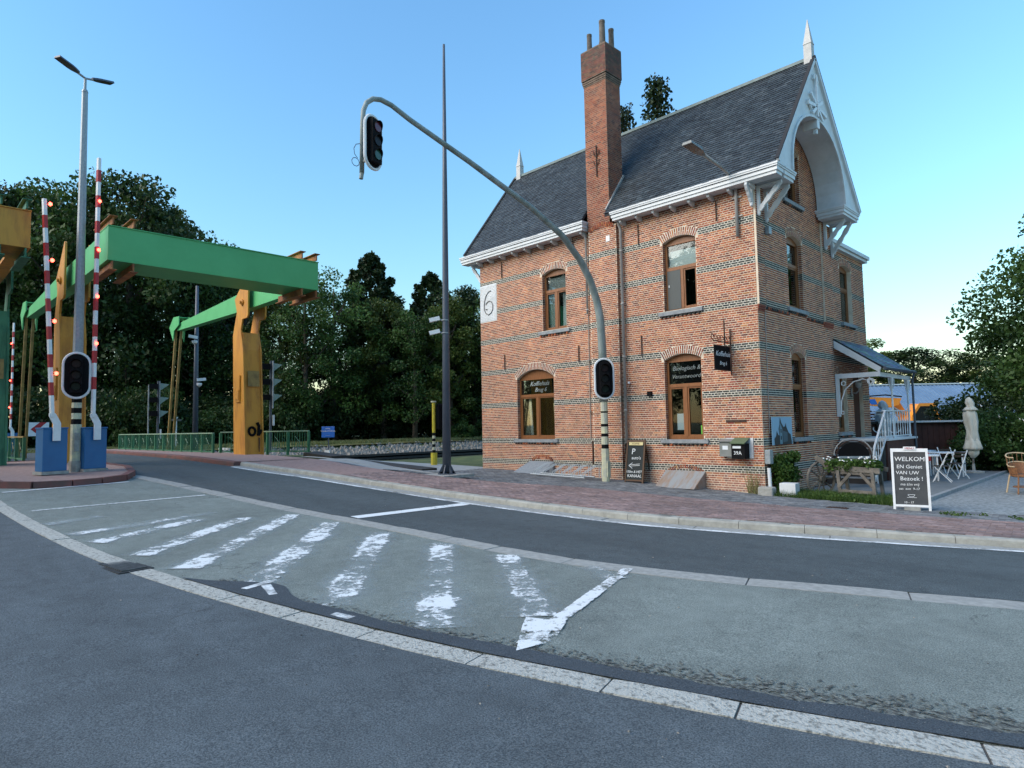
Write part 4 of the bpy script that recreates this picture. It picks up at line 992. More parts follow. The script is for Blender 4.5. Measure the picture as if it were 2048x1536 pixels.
# ---- decorated white gable front with round arch and soffit
def gable_front(x, sgn):
    base = 6.41; ya0, ya1, ztop = .52, 4.36, 8.38; yc = (ya0+ya1)/2; n = 20
    ed = lambda y: (EZ+(y+.42)*(RZt-EZ)/(RY+.42) if y < RY else RZt-(y-RY)*(RZt-EZ)/(5.62-RY))-.035
    arch = [(yc+(ya0-yc)*math.cos(PI*k/n), base+(ztop-base)*math.sin(PI*k/n)**.86) for k in range(n+1)]
    out_ = []; mb = MB()
    yl = -.36; yr = 5.56
    # panel as strips between the arch and the slope
    A_ = [(yl, base)]+arch+[(yr, base)]
    B2 = []
    for k, (y, z) in enumerate(A_):
        t = k/(len(A_)-1); yy = lerp(yl, yr, t); B2.append((yy, max(base+.001, ed(yy))))
    # make sure the apex is a vertex
    j = min(range(len(B2)), key=lambda q: abs(B2[q][0]-RY)); B2[j] = (RY, RZt-.04)
    d = .05
    for i in range(len(A_)-1):
        p = [A_[i], A_[i+1], B2[i+1], B2[i]]
        mb.add([(x, a, b) for a, b in p]+[(x-sgn*d, a, b) for a, b in p], [(0, 1, 2, 3), (7, 6, 5, 4), (0, 4, 5, 1), (1, 5, 6, 2), (2, 6, 7, 3), (3, 7, 4, 0)])
    g = mb.build('gable_board', M_white, house)
    so_ = MB(); xin = .03 if sgn > 0 else XL-.02
    for i in range(n):
        (y0, z0), (y1, z1) = arch[i], arch[i+1]; so_.quad((x-sgn*d, y0, z0), (x-sgn*d, y1, z1), (xin, y1, z1), (xin, y0, z0))
    so_.build('arch_soffit', M_white, g)
    rim = MB()
    for i in range(n):
        (y0, z0), (y1, z1) = arch[i], arch[i+1]; rim.bar((x+sgn*.02, y0, z0), (x+sgn*.02, y1, z1), .05, .06)
    for a, b in (((-.40, 6.42), (RY, RZt+.0)), ((5.60, 6.42), (RY, RZt+.0))): rim.bar((x+sgn*.03, a[0], a[1]), (x+sgn*.03, b[0], b[1]-.02), .07, .12)
    rim.build('bargeboard', M_white, g)
    lead = MB()
    for a, b in (((-.44, 6.45), (RY, RZt+.07)), ((5.64, 6.45), (RY, RZt+.07))): lead.bar((x+sgn*.02, a[0], a[1]), (x+sgn*.02, b[0], b[1]), .10, .025)
    lead.build('verge_strip', M_slate_base, g)
    st = MB(); cy_, cz_ = RY+.0, 8.72
    for (y, z) in ((RY, 9.62), (RY-.42, 8.98), (RY+.42, 8.98), (RY-.66, 8.62), (RY+.66, 8.62), (RY-.36, 8.42), (RY+.36, 8.42), (RY, 8.42)):
        st.bar((x+sgn*.035, cy_, cz_), (x+sgn*.035, y, z), .07, .09)
    for yy in (-.12, .12): st.bar((x+sgn*.035, RY+yy*.6, 9.62), (x+sgn*.035, RY+yy*1.2, 9.45), .06, .05)
    st.bar((x+sgn*.035, RY-.60, 8.72), (x+sgn*.035, RY-.42, 8.50), .06, .05)
    st.build('fretwork_star', M_white2, g)
    kp = MB(); kp.box(x-.34, x+.04, yc-.09, yc+.09, 8.12, 8.37); kp.bar((x-.05, yc, 8.2), (x-.05, yc, 7.98), .09); kp.build('pendant', M_white2, g)
gable_front(OX, 1); gable_front(-10.98, -1)
# ---- downpipes
def pipe(x, z0_, z1_, y=-.09, r=.045, foot=True):
    mb = MB().tube([(x, -.2, 6.12), (x, -.17, 6.02), (x, y, 5.9), (x, y, z0_)], r, 10)
    for z in (5.2, 3.6, 2.0, .4): mb.tube([(x, y, z), (x, y, z+.05)], r+.012, 10)
    o = mb.build('downpipe', M_zinc, house, smooth=True)
    if foot: MB().tube([(x, y, z0_-.01), (x, y, z0_-1.1)], r+.012, 10).build('cast_foot', M_blackm, o)
pipe(-4.10, -.55, 6, foot=True); pipe(-5.45, 3.5, 6, foot=False, r=.035)
MB().tube([(-5.48, -.02, 3.5), (-5.5, -.02, -.4)], .014, 6).build('cable', M_wire, house)
MB().tube([(-5.42, -.035, -.5), (-5.42, -.035, -1.2)], .025, 6).build('cable_guard', M_iron, house)
# cellar vents: sloping sheet covers
for (xa, xb, lb) in ((-8.15, -7.05, 'grey'), (-2.85, -1.62, 'rust')):
    zb = G((xa+xb)/2, -.4); mb = MB(); mb.add([(xa-.5 if lb == 'grey' else xa+.02, -.62, zb+.06), (xb-.45 if lb == 'grey' else xb-.0, -.66, zb+.05), (xb, -.02, zb+.48), (xa, -.02, zb+.48), (xb, -.02, zb), (xa, -.02, zb), (xa, -.1, zb), (xb, -.1, zb)], [(0, 1, 2, 3), (1, 4, 2), (0, 3, 5), (0, 5, 4, 1)])
    if lb == 'grey': mb = MB(); mb.add([(xa-.3, -.62, zb+.04), (xb-.1, -.66, zb+.03), (xb, -.03, zb+.42), (xa, -.03, zb+.42), (xb, -.03, zb), (xa, -.03, zb)], [(0, 1, 2, 3), (1, 4, 2), (0, 3, 5), (0, 5, 4, 1)])
    o = mb.build('cellar_cover', M_galv if lb == 'grey' else M_rustsheet)
    tag(o, 'plain grey sloping sheet metal cellar cover beside the bicycle rack' if lb == 'grey' else 'rust streaked sloping metal cellar cover below the right ground floor window', 'cellar cover')
    o2 = dict(u0=xa+.1, u1=xb-.1, z0=zb, zs=zb+.40, rise=.14); voussoirs(FF, o2, rf, d=.004, th=.11)
flush_singles()
rf.build('brick', M_brick, wf, kind='stuff'); rg.build('brick', M_brick, wg, kind='stuff')
# ---- porch on the gable side
pr = MB(); PY0, PY1, PX = 5.30, 8.5, 1.22
porch_n = Vector((1.06, 0, 1.5)).normalized()
pr.add([(-.02, PY0, 2.55), (1.36, PY0, 1.56), (1.36, PY1, 1.56), (-.02, PY1, 2.55), (-.02, PY0, 2.49), (1.36, PY0, 1.50), (1.36, PY1, 1.50), (-.02, PY1, 2.49)], [(0, 1, 2, 3), (7, 6, 5, 4), (0, 4, 5, 1), (1, 5, 6, 2), (2, 6, 7, 3)])
proof = pr.build('porch_roof', M_slate_base, house); ps = MB(); PSP = [tuple(c_*3.2 for c_ in q) for q in SP]
for r in range(13):
    for i in range(17):
        a, b = r/13, min(1, (r+1.15)/13); y0 = PY0+i*.2-(.1 if r % 2 else 0); y1 = min(PY1, y0+.194); y0 = max(PY0, y0)
        if y1-y0 < .03: continue
        ps.col = tuple(c_*random.uniform(.55, 1.6) for c_ in random.choice(PSP)); xa, za = lerp(1.38, -.02, a), lerp(1.555, 2.56, a); xb, zb = lerp(1.38, -.02, b), lerp(1.555, 2.56, b)
        ps.add([(xa, y0, za+.024), (xa, y1, za+.024), (xb, y1, zb+.006), (xb, y0, zb+.006), (xa, y0, za+.012), (xa, y1, za+.012)], [(0, 1, 2, 3), (4, 5, 1, 0), (0, 3, 4), (1, 5, 2)])
ps.build('slate', M_slate, proof, kind='stuff')
pf = MB(); pf.add([(0.0, PY0-.03, 2.50), (1.30, PY0-.03, 1.56), (1.24, PY0-.03, 1.42), (0.0, PY0-.03, 2.26), (0.0, PY0+.03, 2.50), (1.30, PY0+.03, 1.56), (1.24, PY0+.03, 1.42), (0.0, PY0+.03, 2.26)], [(0, 1, 2, 3), (7, 6, 5, 4), (0, 4, 5, 1), (1, 5, 6, 2), (2, 6, 7, 3), (3, 7, 4, 0)])
pf.box(.03, 1.26, PY0-.035, PY0+.035, 1.30, 1.44); pf.box(.0, .10, PY0-.04, PY0+.04, .12, 1.44); pf.box(1.18, 1.26, PY0+.035, PY1, 1.30, 1.42)
pf.build('porch_frame', M_white, house)
sc_ = MB(); arcp = [(.12, .25), (.14, .6), (.26, .95), (.50, 1.17), (.78, 1.25)]
sc_.tube([(a, PY0, b) for a, b in arcp], .018, 6); sc_.tube([(.98+.10*math.cos(t)*(1-t/16), PY0, 1.16+.10*math.sin(t)*(1-t/16)) for t in [x*.5 for x in range(-2, 22)]], .018, 6)
sc_.tube([(.22+.06*math.cos(t), PY0, 1.14+.07*math.sin(t)) for t in [x*.6 for x in range(11)]], .014, 6); sc_.tube([(.16+.04*math.cos(t), PY0, .24+.05*math.sin(t)) for t in [x*.6 for x in range(11)]], .014, 6); sc_.tube([(.78, PY0, 1.25), (.88, PY0, 1.20), (.97, PY0, 1.28)], .014, 6)
sc_.build('scroll_bracket', M_white2, house)
MB().tube([(1.40, PY0-.05, 1.53), (1.40, PY1, 1.55)], .055, 10).tube([(1.40, PY1-.1, 1.5), (1.34, PY1-.12, 1.3), (1.34, PY1-.1, -1.2)], .035, 8).build('porch_gutter', M_mastgrey, house)
for y in (6.5, 8.25):
    c_ = MB(); c_.lathe([(.05, -.62), (.05, -.55), (.03, -.5), (.028, 1.0), (.035, 1.02), (.028, 1.05), (.07, 1.30)], PX, y, 10); c_.build('porch_column', M_white2, house)
    MB().tube([(PX, y-.3, 1.28), (PX, y-.22, 1.05), (PX, y-.03, .85)], .016, 5).tube([(PX, y+.3, 1.28), (PX, y+.22, 1.05), (PX, y+.03, .85)], .016, 5).build('column_bracket', M_white2, house)
# landing and steps
lm_ = MB(); lm_.box(.02, 1.3, 5.45, 8.5, -1.9, -.62); lm_.build('landing', M_shedw, house)
MB().box(-.0, 1.36, 5.4, 8.56, -.62, -.56).build('landing_slab', M_white, house)
for i in range(6):
    y = 5.4-.24*(i+1); z = -.62-.2*(i+1)
    st__ = MB().box(.06, 1.25, y, y+.26, -1.9, z+.165).build('step', M_shedr, house); MB().box(.04, 1.27, y-.02, y+.26, z+.167, z+.20).build('tread', M_stone, st__)
rl = MB()
def baluster(mb, x, y, z0_, z1_): mb.lathe([(.008, z0_), (.016, z0_+.12), (.009, lerp(z0_, z1_, .45)), (.024, lerp(z0_, z1_, .6)), (.009, lerp(z0_, z1_, .75)), (.018, z1_-.06), (.008, z1_)], x, y, 6)
rl.bar((PX, 5.5, .28), (PX, 8.4, .28), .05, .035); rl.bar((PX, 5.5, -.50), (PX, 8.4, -.50), .04, .03)
for i in range(11): baluster(rl, PX, 5.65+i*.26, -.5, .27)
rl.bar((PX+.05, 5.5, .28), (PX+.1, 4.15, -.78), .05, .035); rl.bar((PX+.05, 5.5, -.5), (PX+.1, 4.15, -1.5), .04, .03)
for i in range(5): t = (i+.5)/5; baluster(rl, lerp(PX+.05, PX+.1, t), lerp(5.5, 4.15, t), lerp(-.5, -1.5, t), lerp(.27, -.79, t))
rl.tube([(PX+.1, 4.15, -.78), (PX+.12, 3.98, -1.0), (PX+.12, 3.95, -1.4), (PX+.11, 4.08, -1.72), (PX+.1, 4.2, -1.5)], .022, 6)
rl.tube([(PX+.1, 4.3, -.9), (PX+.1, 4.3, -1.8)], .02, 6)
rl.build('stair_railing', M_white2, house)
sc2 = MB()
for y0 in (5.55, 6.2):
    for sg in (-1, 1): sc2.tube([(.15+.5+sg*.0, y0+.0, 0)]*2, .01, 4) if False else None
for x0 in (.25, .72):
    sc2.tube([(x0+.18*math.cos(t), 8.45, .05+.14*math.sin(t)) for t in [x*.5 for x in range(8)]], .018, 6); sc2.tube([(x0+.18*math.cos(t), 8.45, -.3-.14*math.sin(t)) for t in [x*.5 for x in range(8)]], .018, 6)
sc2.bar((.05, 8.45, .28), (1.2, 8.45, .28), .05, .03); sc2.build('scroll_railing', M_white2, house)
lp = MB(); lp.box(.0, .03, 6.62, 6.70, .78, 1.05); lp.tube([(.02, 6.66, .9), (.16, 6.6, .87), (.26, 6.55, .95), (.28, 6.5, 1.02)], .02, 6); lp.lathe([(.02, 1.02), (.09, 1.08), (.10, 1.2), (.03, 1.3)], .28, 6.5, 10)
lp.build('porch_lamp', M_galv, house)
# ================================================================== BRIDGES
def draw_bridge(name, label, yr, yl, mcol, mbeam, mbr, mrod, left_full=True):
    b = thing(name, label, 'bascule bridge', (-18.3, (yr+yl)/2, -1.0), 0, 'balance bridges over the canal'); o = Vector((-18.3, (yr+yl)/2, -1.0))
    def bd(mb, nm, m, **k):
        mb.v = [(x-o.x, y-o.y, z-o.z) for x, y, z in mb.v]; return mb.build(nm, m, b, **k)
    prof = [(-18.85, -1), (-17.72, -1), (-18.02, 3.2), (-18.28, 4.0), (-18.14, 4.42), (-17.70, 4.42), (-17.60, 4.52), (-17.60, 6.25), (-17.72, 6.3), (-18.45, 5.62), (-18.9, 5.3), (-18.68, 4.75), (-19.05, 3.85)]
    for yc in (yr, yl):
        mb = MB()
        for y in (yc-.37, yc+.31): mb.prism(prof, (0, y, 0), (1, 0, 0), Z, (0, .06, 0))
        mb.prism([(-18.80, -1), (-17.76, -1), (-18.06, 3.2), (-18.2, 3.9), (-18.98, 3.9)], (0, yc-.309, 0), (1, 0, 0), Z, (0, .618, 0))
        col = bd(mb, 'column', mcol)
        mb = MB(); mb.box(-17.735, -17.60, yc-.36, yc+.36, -1.0, -.93); mb.box(-19.0, -17.55, yc-.48, yc+.48, -1.02, -.96); bd(mb, 'base_plate', M_rustor).parent = col; C.objects[-1] if False else None
        for ch in C.objects:
            if ch.parent == col: ch.matrix_parent_inverse = Matrix.Identity(4)
        q = MB(); q.lathe([(.13, 0), (.13, .05), (.06, .06), (.06, .12)], 0, 0, 12)
        q.v = [(x-18.13-o.x, -z+yc-.37-o.y, y+5.08-o.z) for x, y, z in q.v]; q.build('hinge_pin', mcol, col)
        bx = MB(); bx.box(-18.62-o.x, -18.22-o.x, yc-.42-o.y, yc-.37-o.y, 1.15-o.z, 2.2-o.z); bx.box(-18.58-o.x, -18.27-o.x, yc-.44-o.y, yc-.42-o.y, 1.25-o.z, 1.62-o.z); bx.build('access_plate', mcol, col)
        nn = MB(); zz = 1.75; nn.add([(-17.90+.01-o.x, yc-.22-o.y, zz-o.z), (-17.90+.01-o.x, yc+.24-o.y, zz-o.z), (-17.95+.01-o.x, yc+.24-o.y, zz+.62-o.z), (-17.95+.01-o.x, yc-.22-o.y, zz+.62-o.z)], [(0, 1, 2, 3)]); nn.build('plate', M_rod, col)
    for yc in (yr, yl):   # lever arms reaching out over the canal
        mb = MB(); mb.prism([(-26.6, 4.98), (-26.2, 5.32), (-18, 5.62), (-14.3, 5.66), (-14.3, 4.84), (-18.4, 4.84)], (0, yc-.16, 0), (1, 0, 0), Z, (0, .32, 0)); arm = bd(mb, 'lever_arm', mbeam)
        tp = MB(); tp.prism([(-27.45, 5.22), (-26.85, 5.66), (-26.05, 5.62), (-26.05, 5.2), (-26.75, 4.98), (-26.85, 4.5)], (0, yc-.26, 0), (1, 0, 0), Z, (0, .04, 0)); tp.prism([(-27.45, 5.22), (-26.85, 5.66), (-26.05, 5.62), (-26.05, 5.2), (-26.75, 4.98), (-26.85, 4.5)], (0, yc+.22, 0), (1, 0, 0), Z, (0, .04, 0)); tp.box(-26.9, -26.1, yc-.22, yc+.22, 5.56, 5.6)
        tp.v = [(x-o.x, y-o.y, z-o.z) for x, y, z in tp.v]; tp.build('tip_plate', mbeam, arm)
        for dy in (-.12, .12):
            r = MB(); r.bar((-26.85, yc+dy, 5.1), (-27.9, yc+dy, -1.05), .10, .10); r.bar((-27.9, yc+dy, -1.05), (-27.9, yc+dy, -1.2), .16, .16); r.v = [(x-o.x, y-o.y, z-o.z) for x, y, z in r.v]; r.build('hanger_rod', mrod, arm)
    mb = MB(); y0, y1 = yl-.16, yr+.16; mb.box(-14.4, -13.0, y0, y1, 4.80, 5.74); cb = bd(mb, 'counterweight_beam', mbeam, bevel=.01)
    for (z0_, z1_) in ((4.78, 4.80), (5.74, 5.765)):
        fl_ = MB(); fl_.box(-14.46, -12.97, y0-.01, y1+.01, z0_, z1_); fl_.v = [(x-o.x, y-o.y, z-o.z) for x, y, z in fl_.v]; fl_.build('beam_flange', mbeam, cb)
    for y in (y0+.10, y0+.62, y1-.62, y1-.10):
        for (za, zb) in ((5.77, 6.02), (4.50, 4.775)):
            ib = MB(); ib.box(-14.7, -12.92, y-.02, y+.02, za+.02, zb-.02); ib.box(-14.75, -12.86, y-.10, y+.10, zb-.02 if za > 5 else za, zb if za > 5 else za+.02)
            ib.v = [(x-o.x, yy-o.y, z-o.z) for x, yy, z in ib.v]; ib.build('end_girder', mbr, cb)
    return b
br1 = draw_bridge('balance_bridge', 'balance bridge with long green counterweight beam on two ochre columns over the near canal lane', -5.47, -11.42, M_orange, M_green, M_rustor, M_rod)
br2 = draw_bridge('balance_bridge', 'twin balance bridge with ochre beam and green column, cut by the left photo edge', -13.46, -19.4, M_greend, M_orange, M_greend, M_rod)
# graffiti and rust run on the ochre column
gm = MB()
for k in range(9): 
    a = k*.7; gm.tube([(-17.80, -5.55+.13*math.cos(a), .0+.16*math.sin(a)), (-17.80, -5.55+.13*math.cos(a+.7), .0+.16*math.sin(a+.7))], .05, 5)
gm.tube([(-17.79, -5.30, -.18), (-17.80, -5.28, .2), (-17.81, -5.35, .34)], .06, 5); gm.tube([(-17.79, -5.32, -.15), (-17.79, -5.2, .05)], .07, 5)
o_ = gm.build('graffiti', M_blackm, None); colr = [c for c in kids(br1) if c.name.startswith('column')][0]
o_.data.transform(Matrix.Translation((18.3, -(-5.47-11.42)/2, 1.0))); o_.parent = colr
rs = MB(); rs.add([(-17.755, -5.32, -.25), (-17.755, -5.26, -.25), (-17.735, -5.28, -.8), (-17.735, -5.31, -.8)], [(0, 1, 2, 3)]); o_ = rs.build('rust_run', M_iron, None); o_.data.transform(Matrix.Translation((18.3+.006, 8.445, 1.0))); o_.parent = colr
# ---- railings
def railing(name, label, pts, z, h, m, posts, bars=.13, mtop=None, post_w=.09, group='green railings along the canal bridge'):
    pts = [Vector(p) for p in pts]; o = Vector((pts[0].x, pts[0].y, z)); r = thing(name, label, 'railing', o, 0, group)
    tot = sum((pts[i+1]-pts[i]).length for i in range(len(pts)-1))
    def at(t):
        d = t*tot
        for i in range(len(pts)-1):
            L = (pts[i+1]-pts[i]).length
            if d <= L or i == len(pts)-2: return pts[i].lerp(pts[i+1], d/L)
            d -= L
    def P(t, zz): q = at(t); return Vector((q.x-o.x, q.y-o.y, zz))
    ts = [0]+[sum((pts[j+1]-pts[j]).length for j in range(i+1))/tot for i in range(len(pts)-1)]
    for nm, zz, w_ in (('top_rail', h, .08), ('bottom_rail', .14, .05)):
        mb = MB()
        for a, b in zip(ts[:-1], ts[1:]): mb.bar(P(a, zz), P(b, zz), w_, .05)
        mb.build(nm, (mtop or m) if nm == 'top_rail' else m, r)
    for i in range(posts+1): mb = MB(); p = P(i/posts, 0); mb.box(p.x-post_w/2, p.x+post_w/2, p.y-post_w/2, p.y+post_w/2, -.02, h-.02); mb.build('post', m, r)
    n = min(290, int(tot/bars))
    for i in range(n):
        t = (i+.5)/n; p = P(t, 0); mb = MB(); mb.box(p.x-.009, p.x+.009, p.y-.009, p.y+.009, .16, h-.03); mb.build('baluster', m, r)
    for i in range(posts):
        t = (i+.5)/posts; d = .16/tot; mb = MB(); mb.tube([P(t-d, h*.78), P(t+d*.6, h*.52), P(t-d, h*.3)], .012, 4); mb.build('ornament', mtop or m, r)
    return r
M_railtop = mat('worn_rail_top', (.16, .30, .20), .6, (.28, .36, .26), 6, 5)
railing('railing', 'long green railing with ornament bars along the far footway of the bridge', [(-34.7, -6.1), (-21.3, -5.75)], -.98, .93, M_greend, 11, mtop=M_railtop)
railing('railing', 'short green railing passing behind the right ochre column', [(-20.9, -5.6), (-19.9, -4.6), (-17.2, -3.5)], -.98, .96, M_greend, 4, mtop=M_railtop)
railing('railing', 'green and brown railing seen low between the left bridge columns', [(-40, -12.25), (-21, -12.25)], -.98, .93, M_greend, 11, .25, mtop=M_rod)
wbx = thing('white_barrier', 'low white slatted barrier behind the railing beside the ochre column', 'barrier', (-21.8, -5.1, -1.35))
for z in (.08, .42, .56): MB().box(-.6, .6, -.03, .03, z, z+.09).build('slat', M_white2, wbx)
for x in (-.5, 0, .5): MB().box(x-.03, x+.03, -.02, .05, 0, .62).build('upright', M_white2, wbx)
# ---- traffic island
isl = [(-11.25, -13.95), (-10.75, -13.4), (-10.65, -12.7), (-10.8, -12.1), (-11.2, -11.5), (-12.1, -11.1), (-14, -10.75), (-17, -10.9), (-20, -10.9), (-20, -14.0), (-14, -14.1)]
zi = lambda x: G(x, -12)+.13
mb = MB(); n = len(isl); tri = tessellate_polygon([[Vector((a, b, 0)) for a, b in isl]])
mb.add([(a, b, zi(a)) for a, b in isl]+[(a, b, zi(a)-.3) for a, b in isl], [tuple(t) for t in tri]+[(i, (i+1) % n, n+(i+1) % n, n+i) for i in range(n)]); structure(mb.build('traffic_island', M_redpave))
ik = MB()
for i in range(n):
    a = isl[i]; b = isl[(i+1) % n]
    L = math.dist(a, b); m_ = max(1, int(L/.8))
    for k in range(m_):
        p = Vector((lerp(a[0], b[0], k/m_+.01), lerp(a[1], b[1], k/m_+.01), 0)); q = Vector((lerp(a[0], b[0], (k+1)/m_-.01), lerp(a[1], b[1], (k+1)/m_-.01), 0)); p.z = zi(p.x)-.07; q.z = zi(q.x)-.07
        s_ = MB(); s_.bar(p, q, .16, .17); s_.build('kerb_stone', M_redkerb, bpy.data.objects['traffic_island'])
# ================================================================== SIGNALS, LAMPS, BARRIERS
def tf(mb, org, right, up, nrm):
    R_, U, N = Vector(right), Vector(up), Vector(nrm); mb.v = [tuple(Vector(org)+R_*x+U*y+N*z) for x, y, z in mb.v]; return mb
def signal_head(parent, org, nrm, W=.54, H=1.16, hi=False):
    """board facing nrm, built in the parent's coordinates"""
    N = Vector(nrm).normalized(); R_ = Z.cross(N).normalized(); U = N.cross(R_)
    st = []; r = W/2; hh = H/2-r
    for k in range(13): a = PI*k/12; st.append((r*math.cos(a), hh+r*math.sin(a)))
    for k in range(13): a = PI+PI*k/12; st.append((r*math.cos(a), -hh+r*math.sin(a)))
    mb = MB(); mb.prism(st, (0, 0, 0), (1, 0, 0), (0, 1, 0), (0, 0, -.03)); bd = tf(mb, org, R_, U, N).build('backboard', M_black, parent)
    rim = MB(); rim.tube([(a, b, -.01) for a, b in st]+[(st[0][0], st[0][1], -.01)], .034, 6, cap=False); tf(rim, org, R_, U, N).build('rim', M_white2, bd)
    hs = MB(); hs.box(-.14, .14, -.46, .46, 0, .118); tf(hs, org, R_, U, N).build('housing', M_black, bd)
    for i, (y, ml) in enumerate(((.30, M_redlens2 if hi else M_redlens), (0, M_amblens), (-.30, M_grnlens2 if hi else M_grnlens))):
        l = MB(); l.prism([(.10*math.cos(t), y+.10*math.sin(t)) for t in [2*PI*k/16 for k in range(16)]], (0, 0, .121), (1, 0, 0), (0, 1, 0), (0, 0, .02)); tf(l, org, R_, U, N).build('lens', ml, bd)
        v = MB(); n = 10; vs = []
        for k in range(n+1):
            a = math.radians(-20)+math.radians(220)*k/n; c_, s_ = math.cos(a), math.sin(a); d = .12+(.09 if hi else .17)*max(.25, (s_+.5)/1.5)
            vs += [(.12*c_, y+.12*s_, .12), (.12*c_, y+.12*s_, d)]
        v.add(vs, [(2*k, 2*k+1, 2*k+3, 2*k+2) for k in range(n)]); tf(v, org, R_, U, N).build('visor', M_blackm, bd)
    return bd
# right signal with swan neck over the road
T1 = thing('traffic_signal_mast', 'tall swan neck traffic signal in front of the brick facade, arm reaching over the road', 'traffic signal', (-4.4, -.75, -1.67)); og = Vector((-4.4, -.75, -1.67))
path = [(0, 0, 2.35), (0, -.01, 3.9), (0, -.06, 4.75), (0, -.2, 5.3), (0, -.5, 5.9), (0, -.98, 6.45), (0, -1.7, 6.98), (0, -2.95, 7.5), (0, -4.1, 7.84), (0, -5.1, 8.14), (0, -6.0, 8.38), (0, -6.85, 8.61), (0, -7.35, 8.78), (0, -7.62, 8.81), (0, -7.82, 8.76), (0, -7.98, 8.62), (0, -8.06, 8.42), (0, -8.08, 8.1), (0, -8.10, 7.05)]
rr = [.125, .12, .118, .112, .105, .098, .088, .078, .072, .066, .062, .058, .056, .055, .054, .053, .052, .05, .05]
MB().tube(path, rr, 12).build('swan_neck', M_polegrn, T1, smooth=True)
MB().tube([(0, 0, -.05), (0, 0, .98)], [.118, .115], 8).build('post_foot', M_cream, T1)
for (a, b, m, nm) in ((.98, 1.10, M_black, 'black_band'), (1.10, 1.33, M_cream, 'cream_band'), (1.33, 1.42, M_black, 'black_band'), (1.42, 1.62, M_cream, 'cream_band'), (1.62, 1.70, M_black, 'black_band'), (1.70, 2.02, M_cream, 'cream_band'), (2.02, 2.07, M_black, 'black_band'), (2.07, 2.36, M_cream, 'cream_band')):
    MB().tube([(0, 0, a), (0, 0, b)], .108, 10, cap=True).build(nm, m, T1)
mb = MB(); mb.box(.09, .125, -.07, .07, .16, .62); mb.build('inspection_door', M_cream, T1)
N1 = Vector((.72, -.70, 0)).normalized(); signal_head(T1, Vector((0, 0, 3.01))+N1*.20, N1)
hd = signal_head(T1, (0.22, -7.96, 7.68), (.96, .28, 0), W=.49, H=1.14, hi=True)
mb = MB(); mb.tube([(0, -8.10, 7.05), (.0, -8.12, 6.92)], .045, 8); mb.bar((0, -8.1, 7.3), (.22, -7.98, 7.3), .05); mb.bar((0, -8.1, 8.0), (.22, -7.98, 8.0), .05); mb.build('mounting_bracket', M_polegrn, T1)
lo = MB(); lo.tube([(0, -8.15+.14*math.sin(t), 7.55+.17*math.cos(t)-.05) for t in [x*.7 for x in range(5, 10)]], .008, 4); lo.tube([(0, -8.25+.09*math.sin(t), 7.25+.09*math.cos(t)) for t in [x*.7 for x in range(10)]], .008, 4); lo.build('cable_loop', M_mastgrey, T1)
# lamp post with signal on the island
T2 = thing('street_lamp', 'galvanised twin headed street lamp on the island, traffic signal board on its striped foot', 'street lamp', (-13.3, -12.15, -.95))
MB().tube([(0, 0, 3.05), (0, 0, 10.42)], [.125, .075], 8).build('pole', M_galv, T2)
MB().tube([(0, 0, 10.40), (0, 0, 10.47)], [.085, .06], 8).build('pole_cap', M_galv, T2)
MB().tube([(0, 0, 10.45), (0, 0, 10.80)], .035, 8).build('spigot', M_galv, T2)
for (dx, dy, dz) in ((.40, -.72, .14), (-.22, .70, .18)):
    a = Vector((0, 0, 10.80)); d = Vector((dx, dy, dz)); e = a+d; q = a+d*.28
    arm = MB().tube([a, q], .03, 8).build('lamp_arm', M_galv, T2)
    u = d.normalized(); s_ = u.cross(Z).normalized(); t = s_.cross(u)
    prof = [(.25, .05), (.42, .10), (.55, .115), (1.0, .11)]; hv = []
    for f, w_ in prof: p = a+d*f; hv += [p-s_*w_-t*.0, p+s_*w_-t*.0, p+s_*w_*.8+t*.055, p-s_*w_*.8+t*.055]
    k = len(prof); fs = [(4*i+j, 4*i+(j+1) % 4, 4*i+4+(j+1) % 4, 4*i+4+j) for i in range(k-1) for j in range(4)]+[(3, 2, 1, 0), tuple(4*k-4+j for j in range(4))]
    h_ = MB(); h_.add(hv, fs); hh_ = h_.build('lamp_head', M_mastgrey, T2)
    lp_ = MB(); p0, p1 = a+d*.58, a+d*.96; lp_.add([p0-s_*.08-t*.004, p0+s_*.08-t*.004, p1+s_*.08-t*.004, p1-s_*.08-t*.004], [(0, 1, 2, 3)]); lp_.build('led_panel', mat('unlit_led', (.05, .05, .045), .3), hh_)
MB().tube([(0, 0, -.05), (0, 0, .25)], .15, 8).build('concrete_foot', M_concrete, T2)
MB().tube([(0, 0, .25), (0, 0, 1.22)], .128, 8).build('post_foot', M_cream, T2)
mb = MB(); mb.box(.12, .14, -.06, .06, .5, 1.0); mb.build('inspection_door', M_concrete, T2)
for (a, b, m, nm) in ((1.22, 1.36, M_black, 'black_band'), (1.36, 1.52, M_cream, 'cream_band'), (1.52, 1.66, M_black, 'black_band'), (1.66, 1.80, M_cream, 'cream_band'), (1.80, 1.93, M_black, 'black_band'), (1.93, 2.12, M_cream, 'cream_band')):
    MB().tube([(0, 0, a), (0, 0, b)], .118, 8).build(nm, m, T2)
MB().tube([(0, 0, 2.1), (0, 0, 3.06)], .11, 8).build('sleeve', M_cream, T2)
N2 = Vector((.96, -.28, 0)).normalized(); signal_head(T2, Vector((0, .0, 2.52))+N2*.2, N2, W=.60, H=1.20)
